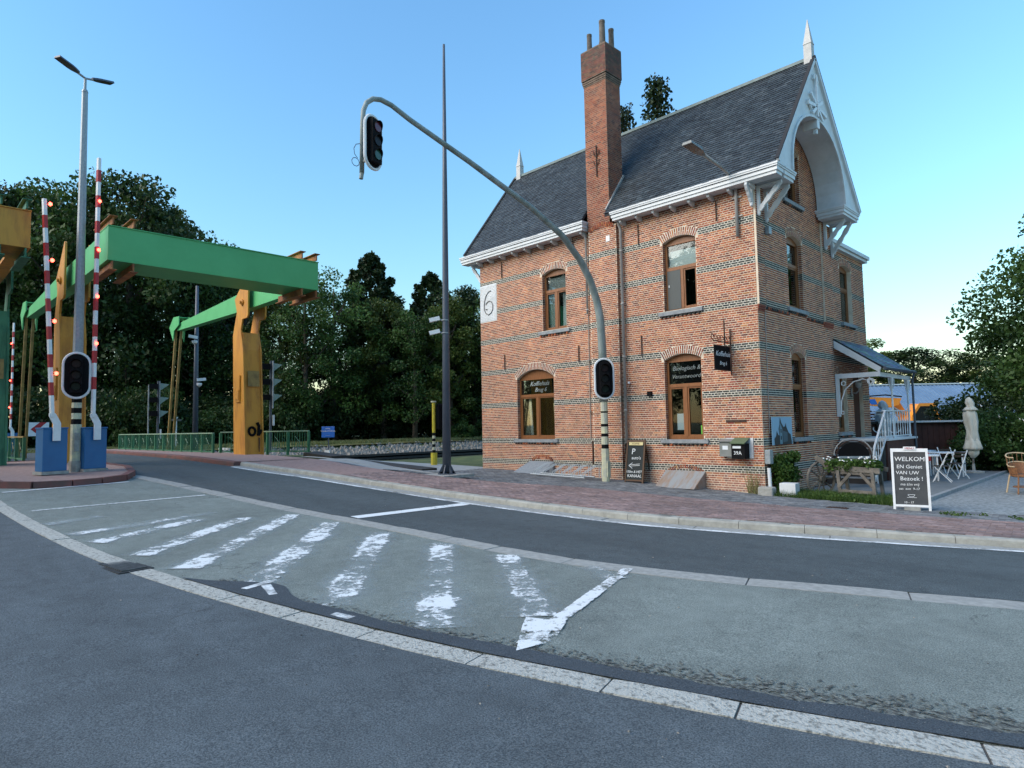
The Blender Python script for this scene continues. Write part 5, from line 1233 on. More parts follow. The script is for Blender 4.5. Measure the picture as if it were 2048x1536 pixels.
# barrier machines
def barrier(x, y, label, boomH, dx, dy, lamps, lampside, W=.56, zoff=0, ph=0):
    z = -.95+zoff; b = thing('barrier_machine', label, 'level barrier', (x, y, z), .25, 'raised red and white road barriers')
    MB().box(-.2, .2, -W/2, W/2, .03, 1.10).build('cabinet', M_blue, b, bevel=.015); MB().box(-.24, .24, -W/2-.03, W/2+.03, -.05, .03).build('base', M_concrete, b); MB().box(-.215, .215, -W/2-.015, W/2+.015, 1.10, 1.14).build('lid', M_blue, b, bevel=.01)
    ft = MB(); ft.prism([(.0, .8), (.17, .8), (.17, 1.25), (.04, 1.5), (-.10, 1.5), (-.10, 1.42), (.0, 1.22)], (.27, -.10, 0), (0, 1, 0), Z, (.035, 0, 0)); ft.build('boom_bracket', M_white2, b)
    p0 = Vector((.285, -.13, 1.40)); p1 = Vector((.285+dx, -.13+dy, boomH)); L = (p1-p0).length; d = (p1-p0).normalized()
    MB().bar(p0, p1, .075, .10).build('boom', M_white2, b)
    s = .55+ph; rd = MB()
    while s < L-.35: mb = MB(); mb.bar(p0+d*s, p0+d*(s+.33), .081, .106); mb.build('red_stripe', M_red, b); s += .71
    for f in lamps:
        p = p0+d*(L*f)+Vector((.05, lampside*.11, 0)); mb = MB(); mb.lathe([(.01, -.05), (.045, -.02), (.045, .02), (.01, .05)], 0, 0, 10); mb.v = [(a+p.x, b_+p.y, c_+p.z) for a, b_, c_ in mb.v]; mb.build('warning_lamp', M_redlamp, b)
        mb = MB(); mb.bar(p-Vector((0, lampside*.08, 0)), p, .02); mb.build('lamp_bracket', M_black, b)
    return b
barrier(-12.92, -12.74, 'left barrier on the island, blue cabinet, boom upright with red lamps on its right edge', 6.95, -.0, -.32, (.98, .72, .44, .20), 1)
barrier(-13.28, -11.78, 'taller barrier right of the lamp post, blue cabinet, boom upright', 8.5, .02, -.02, (.83, .64, .46, .28), 0.15, ph=.2)
barrier(-41.8, -10.2, 'distant barrier across the bridge at the far left, partly behind the green column', 7.8, 0, .0, (.8, .45, .2), -1, zoff=-.03)
ch = thing('chevron_sign', 'white sign with red arrow chevron behind the left barrier cabinet', 'road sign', (-39.3, -9.2, -1.0))
MB().box(-.02, .02, -.5, .5, .95, 1.75).build('panel', M_white2, ch); mb = MB(); mb.prism([(-.38, 1.35), (.05, 1.75), (.38, 1.75), (0, 1.35), (.38, .95), (.05, .95)], (.025, 0, 0), (0, 1, 0), Z, (.004, 0, 0)); mb.build('arrow', M_red, ch); MB().box(-.07, -.021, -.03, .03, 0, 1.7).build('post', M_galv, ch)
# dark camera mast
T3 = thing('camera_mast', 'tall dark grey tapered mast on a bolted foot left of the house, two cameras halfway', 'mast', (-7.2, -4.42, G(-7.2, -4.42)+.12)); zb3 = G(-7.2, -4.42)+.12
Hm = 11.3-zb3; lean = Vector((.045, .035, 0))
MB().tube([(0, 0, 0), lean*.33+Z*(Hm*.33), lean*.66+Z*(Hm*.66), lean+Z*Hm], [.125, .10, .072, .035], 14).build('pole', M_mastgrey, T3, smooth=True)
MB().box(-.55, .55, -.55, .55, -.06, .02).build('concrete_pad', M_concrete, T3); MB().tube([(0, 0, .02), (0, 0, .05)], .26, 14).build('foot_plate', M_mastgrey, T3)
for k in range(6): a = k*PI/3; mb = MB(); d = Vector((math.cos(a), math.sin(a), 0)); s_ = Vector((-d.y, d.x, 0))*.012; mb.add([d*.12-s_+Z*.05, d*.24-s_+Z*.05, d*.12-s_+Z*.28, d*.12+s_+Z*.05, d*.24+s_+Z*.05, d*.12+s_+Z*.28], [(0, 1, 2), (5, 4, 3), (0, 3, 4, 1), (1, 4, 5, 2), (2, 5, 3, 0)]); mb.build('foot_rib', M_mastgrey, T3)
for k in range(6): a = (k+.5)*PI/3; MB().lathe([(.03, .05), (.03, .10)], .2*math.cos(a), .2*math.sin(a), 6).build('bolt', M_blackm, T3)
for zz in (4.42, 4.05):
    mb = MB(); mb.bar((-.06, -.05, zz), (-.14, -.16, zz+.02), .04); mb.tube([(0, 0, zz-.03), (0, 0, zz+.0)], .118, 12); cm = mb.build('camera_bracket', M_galv, T3)
    mb = MB(); mb.bar((-.10, -.12, zz+.05), (-.27, -.36, zz-.02), .12, .11); mb.build('camera_housing', M_white2, cm); mb = MB(); mb.bar((-.272, -.362, zz-.02), (-.28, -.37, zz-.023), .09, .08); mb.build('camera_lens', M_blackm, cm)
T4 = thing('camera_pole', 'slim grey pole with two small cameras rising beyond the bridge railing', 'mast', (-26.9, -4.62, -1.1))
MB().tube([(0, 0, 0), (0, 0, 8.5)], [.15, .075], 10).build('pole', M_mastgrey, T4, smooth=True)
for zz, s_ in ((5.85, -1), (3.72, 1)):
    mb = MB(); mb.bar((.1, 0, zz), (.12, s_*.42, zz+.05), .14, .14); mb.build('camera_housing', M_white2, T4); MB().lathe([(.01, zz-.36), (.12, zz-.28), (.14, zz-.18), (.12, zz-.16)], .1, s_*.12, 12).build('dome_camera', M_white2, T4)
# shipping signals seen from the side
def ship_signal(x, y, h, label, n=3, z=-1.0):
    t = thing('shipping_signal', label, 'canal signal', (x, y, z), -.25, 'canal shipping signals')
    MB().tube([(0, .12, 0), (0, .12, h)], .055, 10).build('post', M_mastgrey, t); MB().tube([(0, -.32, 0), (0, -.32, h-.2)], .035, 8).build('conduit', M_galv, t)
    bd = MB().box(-.30, .30, .17, .21, h-2.25, h-.02).build('backboard', M_galv, t)
    for i in range(n):
        zz = h-.28-i*.72
        mb = MB(); mb.add([(-.17, .22, zz+.16), (.17, .22, zz+.16), (.17, .62, zz+.10), (-.17, .62, zz+.10), (-.17, .22, zz-.22), (.17, .22, zz-.22)], [(0, 1, 2, 3), (0, 3, 4), (1, 5, 2)]); mb.build('visor', mat('pale_green_metal', (.28, .36, .31), .6), bd)
        MB().box(-.13, .13, -.28, .1, zz-.13, zz+.13).build('lamp_housing', M_black, bd)
    MB().box(-.06, .06, .22, .30, h-3.05, h-2.55).build('label_plate', M_white2, bd)
    return t
ship_signal(-30.3, -5.5, 3.75, 'left canal signal seen edge on with three pale hoods behind the long railing')
ship_signal(-22.35, -2.93, 4.3, 'canal signal edge on behind the right ochre column, pale hoods to the right')
bs_ = thing('info_sign', 'small blue canal information sign on a thin post left of the mast', 'sign', (-20.9, -.6, G(-20.9, -.6)+.0), .55)
zt = .16-G(-20.9, -.6); MB().tube([(0, 0, -.3), (0, 0, zt)], .03, 8).build('post', M_mastgrey, bs_); MB().box(-.34, .34, -.06, -.03, zt-.52, zt).build('panel', M_bluesign, bs_, bevel=.01)
MB().box(-.16, .10, -.10, -.04, .0, .28).build('meter_box', M_white2, bs_)
for i, (w_, t_) in enumerate(((.34, 'KANAAL'), (.5, 'VLAAMSE WATERWEG'))): text(t_, 'lettering', M_white2, bs_, (0, -.064, zt-.1-i*.12), (1, 0, 0), Z, .075 if i else .07, .001)
mb = MB(); mb.bar((-.12, -.064, zt-.42), (.12, -.064, zt-.42), .04, .004); mb.build('arrow', M_white2, bs_)
yb = thing('pedestrian_signal', 'short yellow and black banded post with a black signal box, beside the canal', 'traffic signal', (-13.75, .18, -1.62))
MB().tube([(0, 0, 0), (0, 0, .62)], .13, 10).build('post_sleeve', M_yellow, yb)
for i in range(7): MB().tube([(0, 0, .62+i*.115), (0, 0, .735+i*.115)], .065, 10).build('black_band' if i % 2 == 0 else 'cream_band', M_black if i % 2 == 0 else M_cream, yb)
MB().tube([(0, 0, 1.425), (0, 0, 2.66)], .065, 10).build('post', M_yellow, yb); MB().tube([(0, 0, 2.66), (0, 0, 2.72)], .11, 10).build('cap', M_cream, yb)
sb_ = MB(); sb_.box(.0, .16, .12, .40, 1.55, 2.6); q = sb_.build('signal_box', M_black, yb, bevel=.03)
for i in range(3): MB().box(.05, .3, .41, .5, 1.68+i*.33, 1.9+i*.33).build('visor', M_blackm, q)
# canal fenders and bank stones
fd_ = thing('canal_fender', 'dark timber fender rails along the canal edge between the blue sign and the house', 'fender', (-20.0, 0, -2.2))
for z in (0, .28, .55):
    for i in range(12): mb = MB(); mb.bar((0, -3+i*3, z), (0, -.04+i*3, z), .22, .16); mb.build('rail', M_timber, fd_)
MB().box(.02, .12, -3, 33, -1.2, .60).build('plank_wall', M_timber, fd_)
for i in range(19): mb = MB(); mb.box(.1, .35, -3+i*2, -2.75+i*2, -1.2, .62); mb.build('pile', M_timber, fd_)
fd2 = thing('canal_fender', 'long dark timber fender on the far canal side under the stone bank', 'fender', (-34.9, 0, -2.3), 0)
MB().box(-.3, -.13, -20, 60, -.6, .42).build('plank_wall', M_blackm, fd2)
for z in (-.02, .26): mb = MB(); mb.box(-.12, .12, -20, 60, z, z+.16); mb.build('rail', M_timber, fd2)
for i in range(40): mb = MB(); mb.box(-.35, -.12, -20+i*2, -19.8+i*2, -.5, .12); mb.build('pile', M_timber, fd2)
st_ = MB()
for i in range(2600):
    x = random.uniform(-37.9, -35.3); y = random.uniform(-8, 45); z = -1.18-(x+38)*.40; r = random.uniform(.08, .24)
    st_.add([(x-r, y-r, z-.1), (x+r, y-r*.8, z-.1), (x+r*.8, y+r, z-.1), (x-r, y+r*.9, z-.1), (x+random.uniform(-.1, .1), y, z+r*.7)], [(0, 1, 4), (1, 2, 4), (2, 3, 4), (3, 0, 4)])
o = st_.build('bank_stones', M_bankstone, kind='stuff'); o['label'] = 'broken stone revetment on the far canal bank'
mb = MB(); mb.bar((-16.0, -2.9, -1.25), (-11.2, -2.0, -1.55), .8, .25); mb.bar((-17.2, -3.4, -1.05), (-15.9, -2.9, -1.2), .9, .35); o = mb.build('quay_block', M_timber); tag(o, 'dark weathered quay edge beam beside the end of the railing', 'quay edge')
sgn = thing('white_notice', 'small white notice on a post beneath a horizontal timber beam across the canal', 'sign', (-41.3, -1.1, -1.2), -.6)
MB().box(-.04, .04, -.04, .04, 0, 2.3).build('post', M_white2, sgn); MB().box(-1.0, .85, -.04, .04, 2.02, 2.14).build('crossbeam', M_greywood, sgn); MB().box(-.14, .14, -.07, -.05, 1.35, 1.95).build('notice_panel', M_paper, sgn); MB().box(-.25, .25, -.03, .03, 2.2, 2.3).build('top_piece', M_white2, sgn)
# ================================================================== FACADE FITTINGS
wl = thing('wall_street_lamp', 'wall mounted street lamp on a curved grey tube at the right end of the facade', 'street lamp', (-.42, 0, 4.85))
MB().tube([(0, -.07, 0), (0, -.07, 1.2), (0, -.12, 1.42), (0, -.28, 1.56), (0, -.9, 1.66), (0, -1.75, 1.73)], .042, 10).build('pole', M_zinc, wl, smooth=True)
for z in (.55, 1.05): mb = MB(); mb.bar((-.14, -.03, z), (.14, -.03, z), .02, .04); mb.bar((0, -.01, z), (0, -.08, z), .09, .05); mb.build('wall_bracket', M_zinc, wl)
mb = MB(); mb.add([(-.05, -1.7, 1.70), (.05, -1.7, 1.70), (.13, -1.95, 1.72), (-.13, -1.95, 1.72), (.13, -2.5, 1.75), (-.13, -2.5, 1.75), (-.04, -1.7, 1.77), (.04, -1.7, 1.77), (.11, -1.95, 1.81), (-.11, -1.95, 1.81), (.11, -2.48, 1.82), (-.11, -2.48, 1.82)],
    [(3, 2, 1, 0), (5, 4, 2, 3), (6, 7, 8, 9), (9, 8, 10, 11), (0, 1, 7, 6), (1, 2, 8, 7), (2, 4, 10, 8), (4, 5, 11, 10), (5, 3, 9, 11), (3, 0, 6, 9)]); h_ = mb.build('lamp_head', M_mailgrey, wl)
mb = MB(); mb.quad((-.10, -2.0, 1.718), (.10, -2.0, 1.718), (.10, -2.45, 1.742), (-.10, -2.45, 1.742)); mb.build('led_panel', mat('unlit_led', (.05, .05, .045), .3), h_)
hs_ = thing('hanging_sign', 'black hanging coffee house sign on a scrolled wrought iron bracket beside the corner', 'sign', (-.75, 0, 1.3))
MB().tube([(0, -.05, -.05), (0, -.05, 1.15)], .022, 8).build('wall_bar', M_iron, hs_)
mb = MB(); mb.tube([(0, -.05, .78), (0, -.95, .78)], .016, 6); mb.tube([(0, -.36, .62), (0, -.36, 1.35)], .018, 6)
for k in range(5):
    y0 = -.17-.17*k; mb.tube([(0, y0+.07*math.cos(t), .88+.06*math.sin(t)) for t in [x*.7 for x in range(9)]], .010, 4)
mb.tube([(0, -.95, .78), (0, -1.08, .86), (0, -1.02, .96), (0, -.93, .90)], .012, 5); mb.build('scroll_arm', M_iron, hs_)
MB().box(-.015, .015, -.93, -.12, .06, .66).build('panel', M_blackm, hs_); mb = MB()
for i in range(10):
    for zz in (.05, .67): mb.lathe([(.012, zz-.02), (.03, zz), (.012, zz+.02)], 0, -.93+i*.09, 6)
mb.build('panel_edge', M_iron, hs_)
text('Koffiehuis', 'lettering', M_chalk, hs_, (.02, -.52, .46), (0, 1, 0), Z, .19, .001, .35); text('Brug 6', 'lettering', M_chalk, hs_, (.02, -.52, .22), (0, 1, 0), Z, .14, .001, .3)
mbx = thing('mailboxes', 'grey and black letterboxes side by side on a white backing board near the corner', 'mailbox', (-1.1, 0, -.9))
MB().box(.12, .84, -.03, 0, -.02, .50).build('backing_board', M_white, mbx)
mb = MB(); mb.box(.0, .36, -.20, -.035, .02, .40); gb = mb.build('grey_box', M_mailgrey, mbx, bevel=.006); mb = MB(); mb.bar((.18, -.24, .41), (.18, -.03, .47), .40, .02); mb.build('lid', M_mailgrey, gb); MB().box(.09, .24, -.204, -.2, .2, .30).build('name_plate', M_paper, gb)
mb = MB(); mb.box(.38, .74, -.30, -.035, -.03, .36); bb = mb.build('black_box', M_black, mbx, bevel=.006); mb = MB(); mb.bar((.56, -.36, .36), (.56, -.03, .50), .40, .02); mb.build('lid', M_mailgreen, bb); MB().box(.42, .64, -.304, -.30, .24, .30).build('name_plate', M_paper, bb)
text('39A', 'number', M_chalk, bb, (.55, -.306, .12), (1, 0, 0), Z, .13, .001)
lb = MB(); FF.box(lb, -3.36, -3.22, .80, .94, 0, .07); tag(lb.build('wall_box', M_black), 'small black box fixed to the facade left of the right ground floor window', 'wall box')
oc = MB(); oc.box(-.98, -.42, -.012, -.004, .0, .07); tag(oc.build('iron_plate', M_iron), 'narrow rusty iron strip set in the bricks above the letterboxes', 'iron plate')
wl2 = MB(); wl2.lathe([(.01, 1.19), (.035, 1.21), (.04, 1.25), (.02, 1.27)], -3.98, -.06, 10); tag(wl2.build('bell_lamp', M_white2), 'tiny white round fitting beside the downpipe on the facade', 'wall lamp')
# photo panel: plain picture of the house against the sky
pnl = thing('photo_panel', 'pale blue picture panel showing the gabled house, fixed on the gable wall', 'picture', (.06, .98, -.24))
MB().box(0, .02, -.62, .62, -.36, .36).build('board', mat('panel_sky', (.26, .44, .58), .5), pnl)
def flat(poly, m, nm, x=.024):
    mb = MB(); mb.prism(poly, (x, 0, 0), (0, 1, 0), Z, (.002, 0, 0)); mb.build(nm, m, pnl)
M_pd = mat('panel_dark', (.012, .022, .028), .6); M_pm = mat('panel_mid', (.13, .24, .30), .6)
flat([(-.5, -.36), (-.52, -.2), (-.4, -.12), (-.36, .0), (-.28, -.1), (-.2, -.12), (-.2, .0), (.3, -.02), (.5, -.1), (.56, -.3), (.56, -.36)], M_pd, 'print_trees')
flat([(-.24, .06), (-.17, .18), (-.14, .35), (-.08, .22), (.06, .10), (.16, .12), (.2, .2), (.24, .1), (.34, -.02), (.42, -.12), (.2, -.16), (-.2, -.1)], M_pd, 'print_roof', .027)
flat([(-.2, -.34), (-.2, .08), (-.14, .2), (-.04, .06), (-.04, -.34)], M_pm, 'print_gable', .030); flat([(.0, -.30), (.0, .0), (.28, -.04), (.28, -.28)], mat('panel_mid2', (.05, .10, .13), .6), 'print_facade', .030)
for y, z in ((-.12, -.18), (-.12, .0)): flat([(y-.03, z-.05), (y+.03, z-.05), (y+.03, z+.05), (y-.03, z+.05)], M_pd, 'print_window', .033)
mt = thing('meter_box', 'grey electrical box on a white pipe at the foot of the house corner', 'utility box', (.05, -.02, -1.05)); MB().box(.0, .14, -.06, .12, 0, .34).build('box', M_galv, mt, bevel=.01); MB().tube([(.06, .02, 0), (.06, .02, -.1)], .035, 8).build('coupling', M_black, mt); MB().tube([(.06, .02, -.1), (.09, 0, -.8)], .045, 8).build('pipe', M_white, mt)
pl_ = thing('white_planter', 'white box shaped planter standing in the weeds at the house corner', 'planter', (.55, .12, -1.87), .1); MB().box(-.19, .19, -.17, .17, 0, .36).build('pot', M_white, pl_, bevel=.01)
pc_ = thing('stone_block', 'rough grey stone block at the very foot of the house corner', 'stone', (.12, -.22, -1.86)); MB().box(-.18, .2, -.12, .14, 0, .26).build('block', M_concrete, pc_, bevel=.04)
# bicycle rack
rk = thing('bicycle_rack', 'galvanised bicycle rack with slanted wheel loops between cellar cover and signal mast', 'bicycle rack', (-7.15, -.82, G(-7.15, -.82)+.05), -.08)
M_chrome = mat('galvanised_tube', (.50, .54, .55), .4, metal=.2)
for y in (-.22, .22): MB().tube([(0, y, .05), (2.35, y, .03)], .02, 8).build('rail', M_chrome, rk)
for i in range(6):
    x = .12+i*.42; mb = MB()
    for dx in (0, .09): mb.tube([(x+dx, -.22, .03), (x+dx+.06, -.20, .16), (x+dx+.22, .1, .36), (x+dx+.30, .24, .37), (x+dx+.30, .24, .03)], .014, 6)
    mb.build('wheel_loop', M_chrome, rk)
# sandwich boards
def sandwich(name, label, base, rz, W, H, mframe, mboard, lean, fw=.045):
    t = thing(name, label, 'chalkboard', base, rz); cs, sn = math.cos(lean), math.sin(lean)
    def T(mb): mb.v = [(x, y*1.0+z*sn, z*cs-y*sn) for x, y, z in mb.v]; return mb
    for nm, b in (('side', (-W/2, -W/2+fw, -.02, .02, -.06, H)), ('side', (W/2-fw, W/2, -.02, .02, -.06, H)), ('top', (-W/2+fw, W/2-fw, -.02, .02, H-fw*1.6, H)), ('bottom', (-W/2+fw, W/2-fw, -.02, .02, .03, .03+fw))):
        T(MB().box(*b)).build('frame_'+nm, mframe, t)
    T(MB().box(-W/2+fw, W/2-fw, -.004, .01, .03+fw, H-fw*1.6)).build('slate_panel', mboard, t)
    mb = MB(); mb.box(-W/2+.02, -W/2+.05, 0, .03, 0, H); mb.box(W/2-.05, W/2-.02, 0, .03, 0, H); mb.v = [(x, (y+.50)-z*(.50-H*sn)/H, z*cs*.98-.05) for x, y, z in mb.v]; mb.build('rear_legs', mframe, t)
    def tx(s, z, size, x=0, sh=.0): text(s, 'chalk_writing', M_chalk, t, (x, -.008+z*sn, z*cs), (1, 0, 0), (0, sn, cs), size, .001, sh)
    return t, tx
tS, tx = sandwich('welcome_board', 'white framed welcome chalkboard standing on the pavement right of the grass strip', (3.42, -.85, G(3.42, -.85)+.08), .27, .66, 1.22, M_white2, M_board, .13)
for s, z, sz, x, sh in (('WELKOM', 1.0, .125, 0, .1), ('EN Geniet', .845, .105, -.01, .05), ('VAN UW', .72, .10, -.05, .05), ('Bezoek !', .60, .115, .02, 0), ('ma t/m vrij', .485, .075, -.02, .2), ('zat  zon  9-17', .395, .065, -.03, .1), ('10 - 17', .12, .06, -.05, 0)): tx(s, z, sz, x, sh)
cu = MB(); cs, sn = math.cos(.13), math.sin(.13)
cu.tube([(.06*math.cos(t), -.01+(.28+.045*math.sin(t))*sn, (.28+.045*math.sin(t))*cs) for t in [PI+x*.35 for x in range(10)]]+[(.06, -.01+.28*sn, .28*cs), (-.06, -.01+.28*sn, .28*cs)], .004, 4); cu.tube([(-.08, -.01+.22*sn, .22*cs), (.09, -.01+.22*sn, .22*cs)], .004, 4); cu.build('chalk_cup', M_chalk, tS)
pq = MB(); pq.box(-.1, .12, -.035, -.02, 1.19, 1.26); pq.v = [(x, y+z*sn, z*cs) for x, y, z in pq.v]; pq.build('top_plaque', M_white2, tS); MB().box(-.14, .14, -.11, -.03, -.05, .04).build('foot_block', M_concrete, tS)
text('MENU', 'plaque_lettering', M_red, tS, (.01, -.045+1.225*sn, 1.225*cs), (1, 0, 0), (0, sn, cs), .06, .001)
tP, tx = sandwich('parking_board', 'brown framed parking chalkboard leaning by the downpipe, cream plaque on top', (-3.66, -.42, G(-3.66, -.42)+.06), .05, .62, 1.22, M_sandwood, M_darkboard, .17)
for s, z, sz, x in (('P', .88, .24, -.08), ("auto's", .70, .13, .03), ('←', .50, .26, 0), ('100m & HET', .30, .10, -.02), ('KANAAL', .18, .12, 0)):
    if s != '←': tx(s, z, sz, x, .1)
cs, sn = math.cos(.17), math.sin(.17); ar = MB()
for a, b in (((-.16, .50), (.16, .53)), ((-.16, .46), (.16, .49)), ((-.2, .48), (-.08, .56)), ((-.2, .48), (-.08, .40))): ar.bar((a[0], -.01+a[1]*sn, a[1]*cs), (b[0], -.01+b[1]*sn, b[1]*cs), .012)
ar.build('chalk_arrow', M_chalk, tP)
bn = MB(); bn.box(-.22, .24, -.03, -.018, 1.07, 1.16); bn.v = [(x, y+z*sn, z*cs) for x, y, z in bn.v]; bn.build('plaque', M_creamp, tP); text('KOFFIE', 'plaque_lettering', M_sandwood, tP, (.01, -.034+1.115*sn, 1.115*cs), (1, 0, 0), (0, sn, cs), .075, .001)
# ================================================================== CART, ARCH STAND, TERRACE
ct = thing('flower_cart', 'old grey wooden barrow with iron wheel, filled with white flowering plants, before the gable', 'flower cart', (0, 0, -1.87))
def wheel(cx, y, cz, R_, parent):
    mb = MB(); n = 20
    mb.tube([(cx+R_*math.cos(2*PI*k/n), y, cz+R_*math.sin(2*PI*k/n)) for k in range(n+1)], .032, 6, cap=False); w_ = mb.build('wheel', M_greywood, parent)
    MB().tube([(cx, y-.08, cz), (cx, y+.08, cz)], .07, 10).build('hub', M_greywood, w_)
    for k in range(10): a = 2*PI*k/10; mb = MB(); mb.bar((cx+.06*math.cos(a), y, cz+.06*math.sin(a)), (cx+(R_-.02)*math.cos(a), y, cz+(R_-.02)*math.sin(a)), .03); mb.build('spoke', M_greywood, w_)
wheel(0, 0, 0, .42, ct)
wh_ = [c for c in C.objects if c.parent == ct and c.name.startswith('wheel')][0]; wh_.location = (.98, 1.02, .42); wh_.rotation_euler = (0, 0, 1.12)
mb = MB(); mb.bar((.92, .88, .98), (1.25, .88, .72), .06, .12); mb.bar((1.25, .88, .72), (2.42, .70, .68), .06, .12); mb.build('side_beam', M_greywood, ct)
mb = MB(); mb.bar((1.02, 1.42, .88), (2.42, 1.3, .68), .06, .10); mb.build('side_beam', M_greywood, ct)
mb = MB(); mb.add([(1.12, .86, .72), (2.3, .72, .66), (2.3, 1.3, .66), (1.12, 1.42, .72), (1.3, .86, .58), (2.25, .74, .56), (2.25, 1.28, .56), (1.3, 1.4, .58)], [(0, 1, 2, 3), (0, 4, 5, 1), (1, 5, 6, 2), (2, 6, 7, 3), (3, 7, 4, 0), (7, 6, 5, 4)]); mb.build('bed', M_greywood, ct)
for (x, y) in ((1.45, .82), (2.25, .70), (2.25, 1.28), (1.45, 1.36)): mb = MB(); mb.bar((x, y, .66), (x+.05, y, 0), .075); mb.build('leg', M_greywood, ct)
for (a, b) in (((1.45, .8, .25), (1.75, .78, .6)), ((2.25, .7, .3), (1.98, .74, .62)), ((1.5, .8, .17), (2.25, .7, .17))): mb = MB(); mb.bar(a, b, .05, .07); mb.build('brace', M_greywood, ct)
st2 = thing('menu_arch', 'black arched iron stand with white menu panel behind the flower cart', 'menu stand', (1.27, 2.6, -1.87), .55)
arc_ = [(.42*math.cos(t), 0, .94+.40*math.sin(t)) for t in [PI*k/14 for k in range(15)]]
MB().tube([(.42, 0, 0)]+arc_+[(-.42, 0, 0)], .018, 6).build('arch_frame', M_iron, st2); MB().tube([(a*1.12, .06, (b-.94)*1.12+.94) for a, _, b in arc_], .016, 6).build('outer_arch', M_zinc, st2)
mb = MB(); mb.prism([(.38*math.cos(t), .92+.36*math.sin(t)) for t in [PI*k/14 for k in range(15)]], (0, -.01, 0), (1, 0, 0), Z, (0, .02, 0)); mb.build('half_round_panel', M_blackm, st2)
MB().box(-.40, .40, -.03, .0, .86, .92).build('shelf', M_galv, st2); MB().box(-.34, .34, -.02, .0, .45, .82).build('white_panel', M_white2, st2)
def cloth_parasol(name, label, x, y, z, H, R_, m, skirt):
    t = thing(name, label, 'parasol', (x, y, z), random.random(), 'closed cloth parasols')
    MB().tube([(0, 0, 0), (0, 0, H)], .03, 8).build('pole', M_greywood, t); MB().lathe([(.3, 0), (.3, .05), (.05, .08), (.04, .3)], 0, 0, 14).build('base', M_concrete, t)
    n = 36
    def fold(prof, amp, nm):
        vs = []
        for j, (r, zz) in enumerate(prof):
            for k in range(n): rr = r*(1+2.0*amp*abs(math.sin(k*PI*2/n*3+j*.35))-amp+random.uniform(-.06, .06)); vs.append((rr*math.cos(2*PI*k/n)+.02*math.sin(j), rr*math.sin(2*PI*k/n), zz))
        fs = [(i*n+k, i*n+(k+1) % n, (i+1)*n+(k+1) % n, (i+1)*n+k) for i in range(len(prof)-1) for k in range(n)]
        mb = MB(); mb.add(vs, fs+[tuple(range(n-1, -1, -1)), tuple((len(prof)-1)*n+k for k in range(n))]); mb.build(nm, m, t, smooth=True)
    fold([(R_*.5, H-1.52), (R_*.9, H-1.42), (R_*.75, H-1.1), (R_*.95, H-.8), (R_*.9, H-.52), (R_*.55, H-.33)], .12, 'canopy')
    fold([(R_*1.05, H-.42), (R_*.85, H-.36), (R_*.5, H-.28), (R_*.62, H-.18), (R_*.4, H-.04), (R_*.1, H+.02)], .10, 'top_vent')
    if skirt: fold([(R_*1.15, H-1.72), (R_*1.3, H-1.66), (R_*.95, H-1.45), (R_*.75, H-1.28), (R_*.6, H-1.18)], .14, 'valance'); fold([(R_*.25, H-2.0), (R_*.75, H-1.86), (R_*.8, H-1.66)], .1, 'lower_tuft')
    return t
cloth_parasol('closed_parasol', 'closed cream parasol with ruffled skirt standing at the terrace edge before the flowering shrub', 2.58, 10.0, -1.8, 2.48, .205, M_parasol, True)
cloth_parasol('closed_parasol', 'closed pale parasol seen between the porch columns', -.22, 10.7, -1.8, 2.5, .26, M_parasol2, False)
# terrace tables & chairs
def table(x, y, z, rz, label, m, W=.75, D=.75, H=.74, g='white terrace tables'):
    t = thing('terrace_table', label, 'table', (x, y, z), rz, g); MB().box(-W/2, W/2, -D/2, D/2, H-.03, H).build('tabletop', m, t)
    for a in (-1, 1):
        for b in (-1, 1): MB().box(a*(W/2-.05)-.018, a*(W/2-.05)+.018, b*(D/2-.05)-.018, b*(D/2-.05)+.018, 0, H-.03).build('leg', m, t)
    return t
table(2.2, 8.3, -1.8, .1, 'white table at the terrace edge left of the cream parasol', M_white2, .95); table(1.9, 6.3, -1.8, .2, 'white table showing just right of the welcome board', M_white2, 1.0); table(1.1, 9.4, -1.8, 0, 'white table farther back before the dark shed', M_white2, 1.0)
def fchair(x, y, z, rz, label):
    t = thing('folding_chair', label, 'chair', (x, y, z), rz, 'white and dark folding chairs on the terrace')
    for s in (-1, 1):
        mb = MB(); mb.bar((s*.2, .22, 0), (s*.2, -.18, .85), .022); mb.build('leg', M_white2, t); mb = MB(); mb.bar((s*.18, -.22, 0), (s*.18, .18, .45), .022); mb.build('leg', M_white2, t)
    MB().box(-.2, .2, -.15, .2, .44, .46).build('seat', M_timber, t)
    for z_ in (.66, .76): mb = MB(); mb.bar((-.2, -.1-(z_-.66)*.4, z_), (.2, -.1-(z_-.66)*.4, z_), .02, .06); mb.build('back_slat', M_timber, t)
    return t
fchair(2.65, 7.3, -1.8, 2.6, 'dark and white folding chair in front of the terrace edge table'); fchair(1.5, 7.6, -1.8, -.7, 'dark and white folding chair between the two nearer white tables'); fchair(2.55, 5.9, -1.8, 1.7, 'folding chair peeking out beside the welcome board'); fchair(.7, 8.4, -1.8, .4, 'dark folding chair before the rear white table')
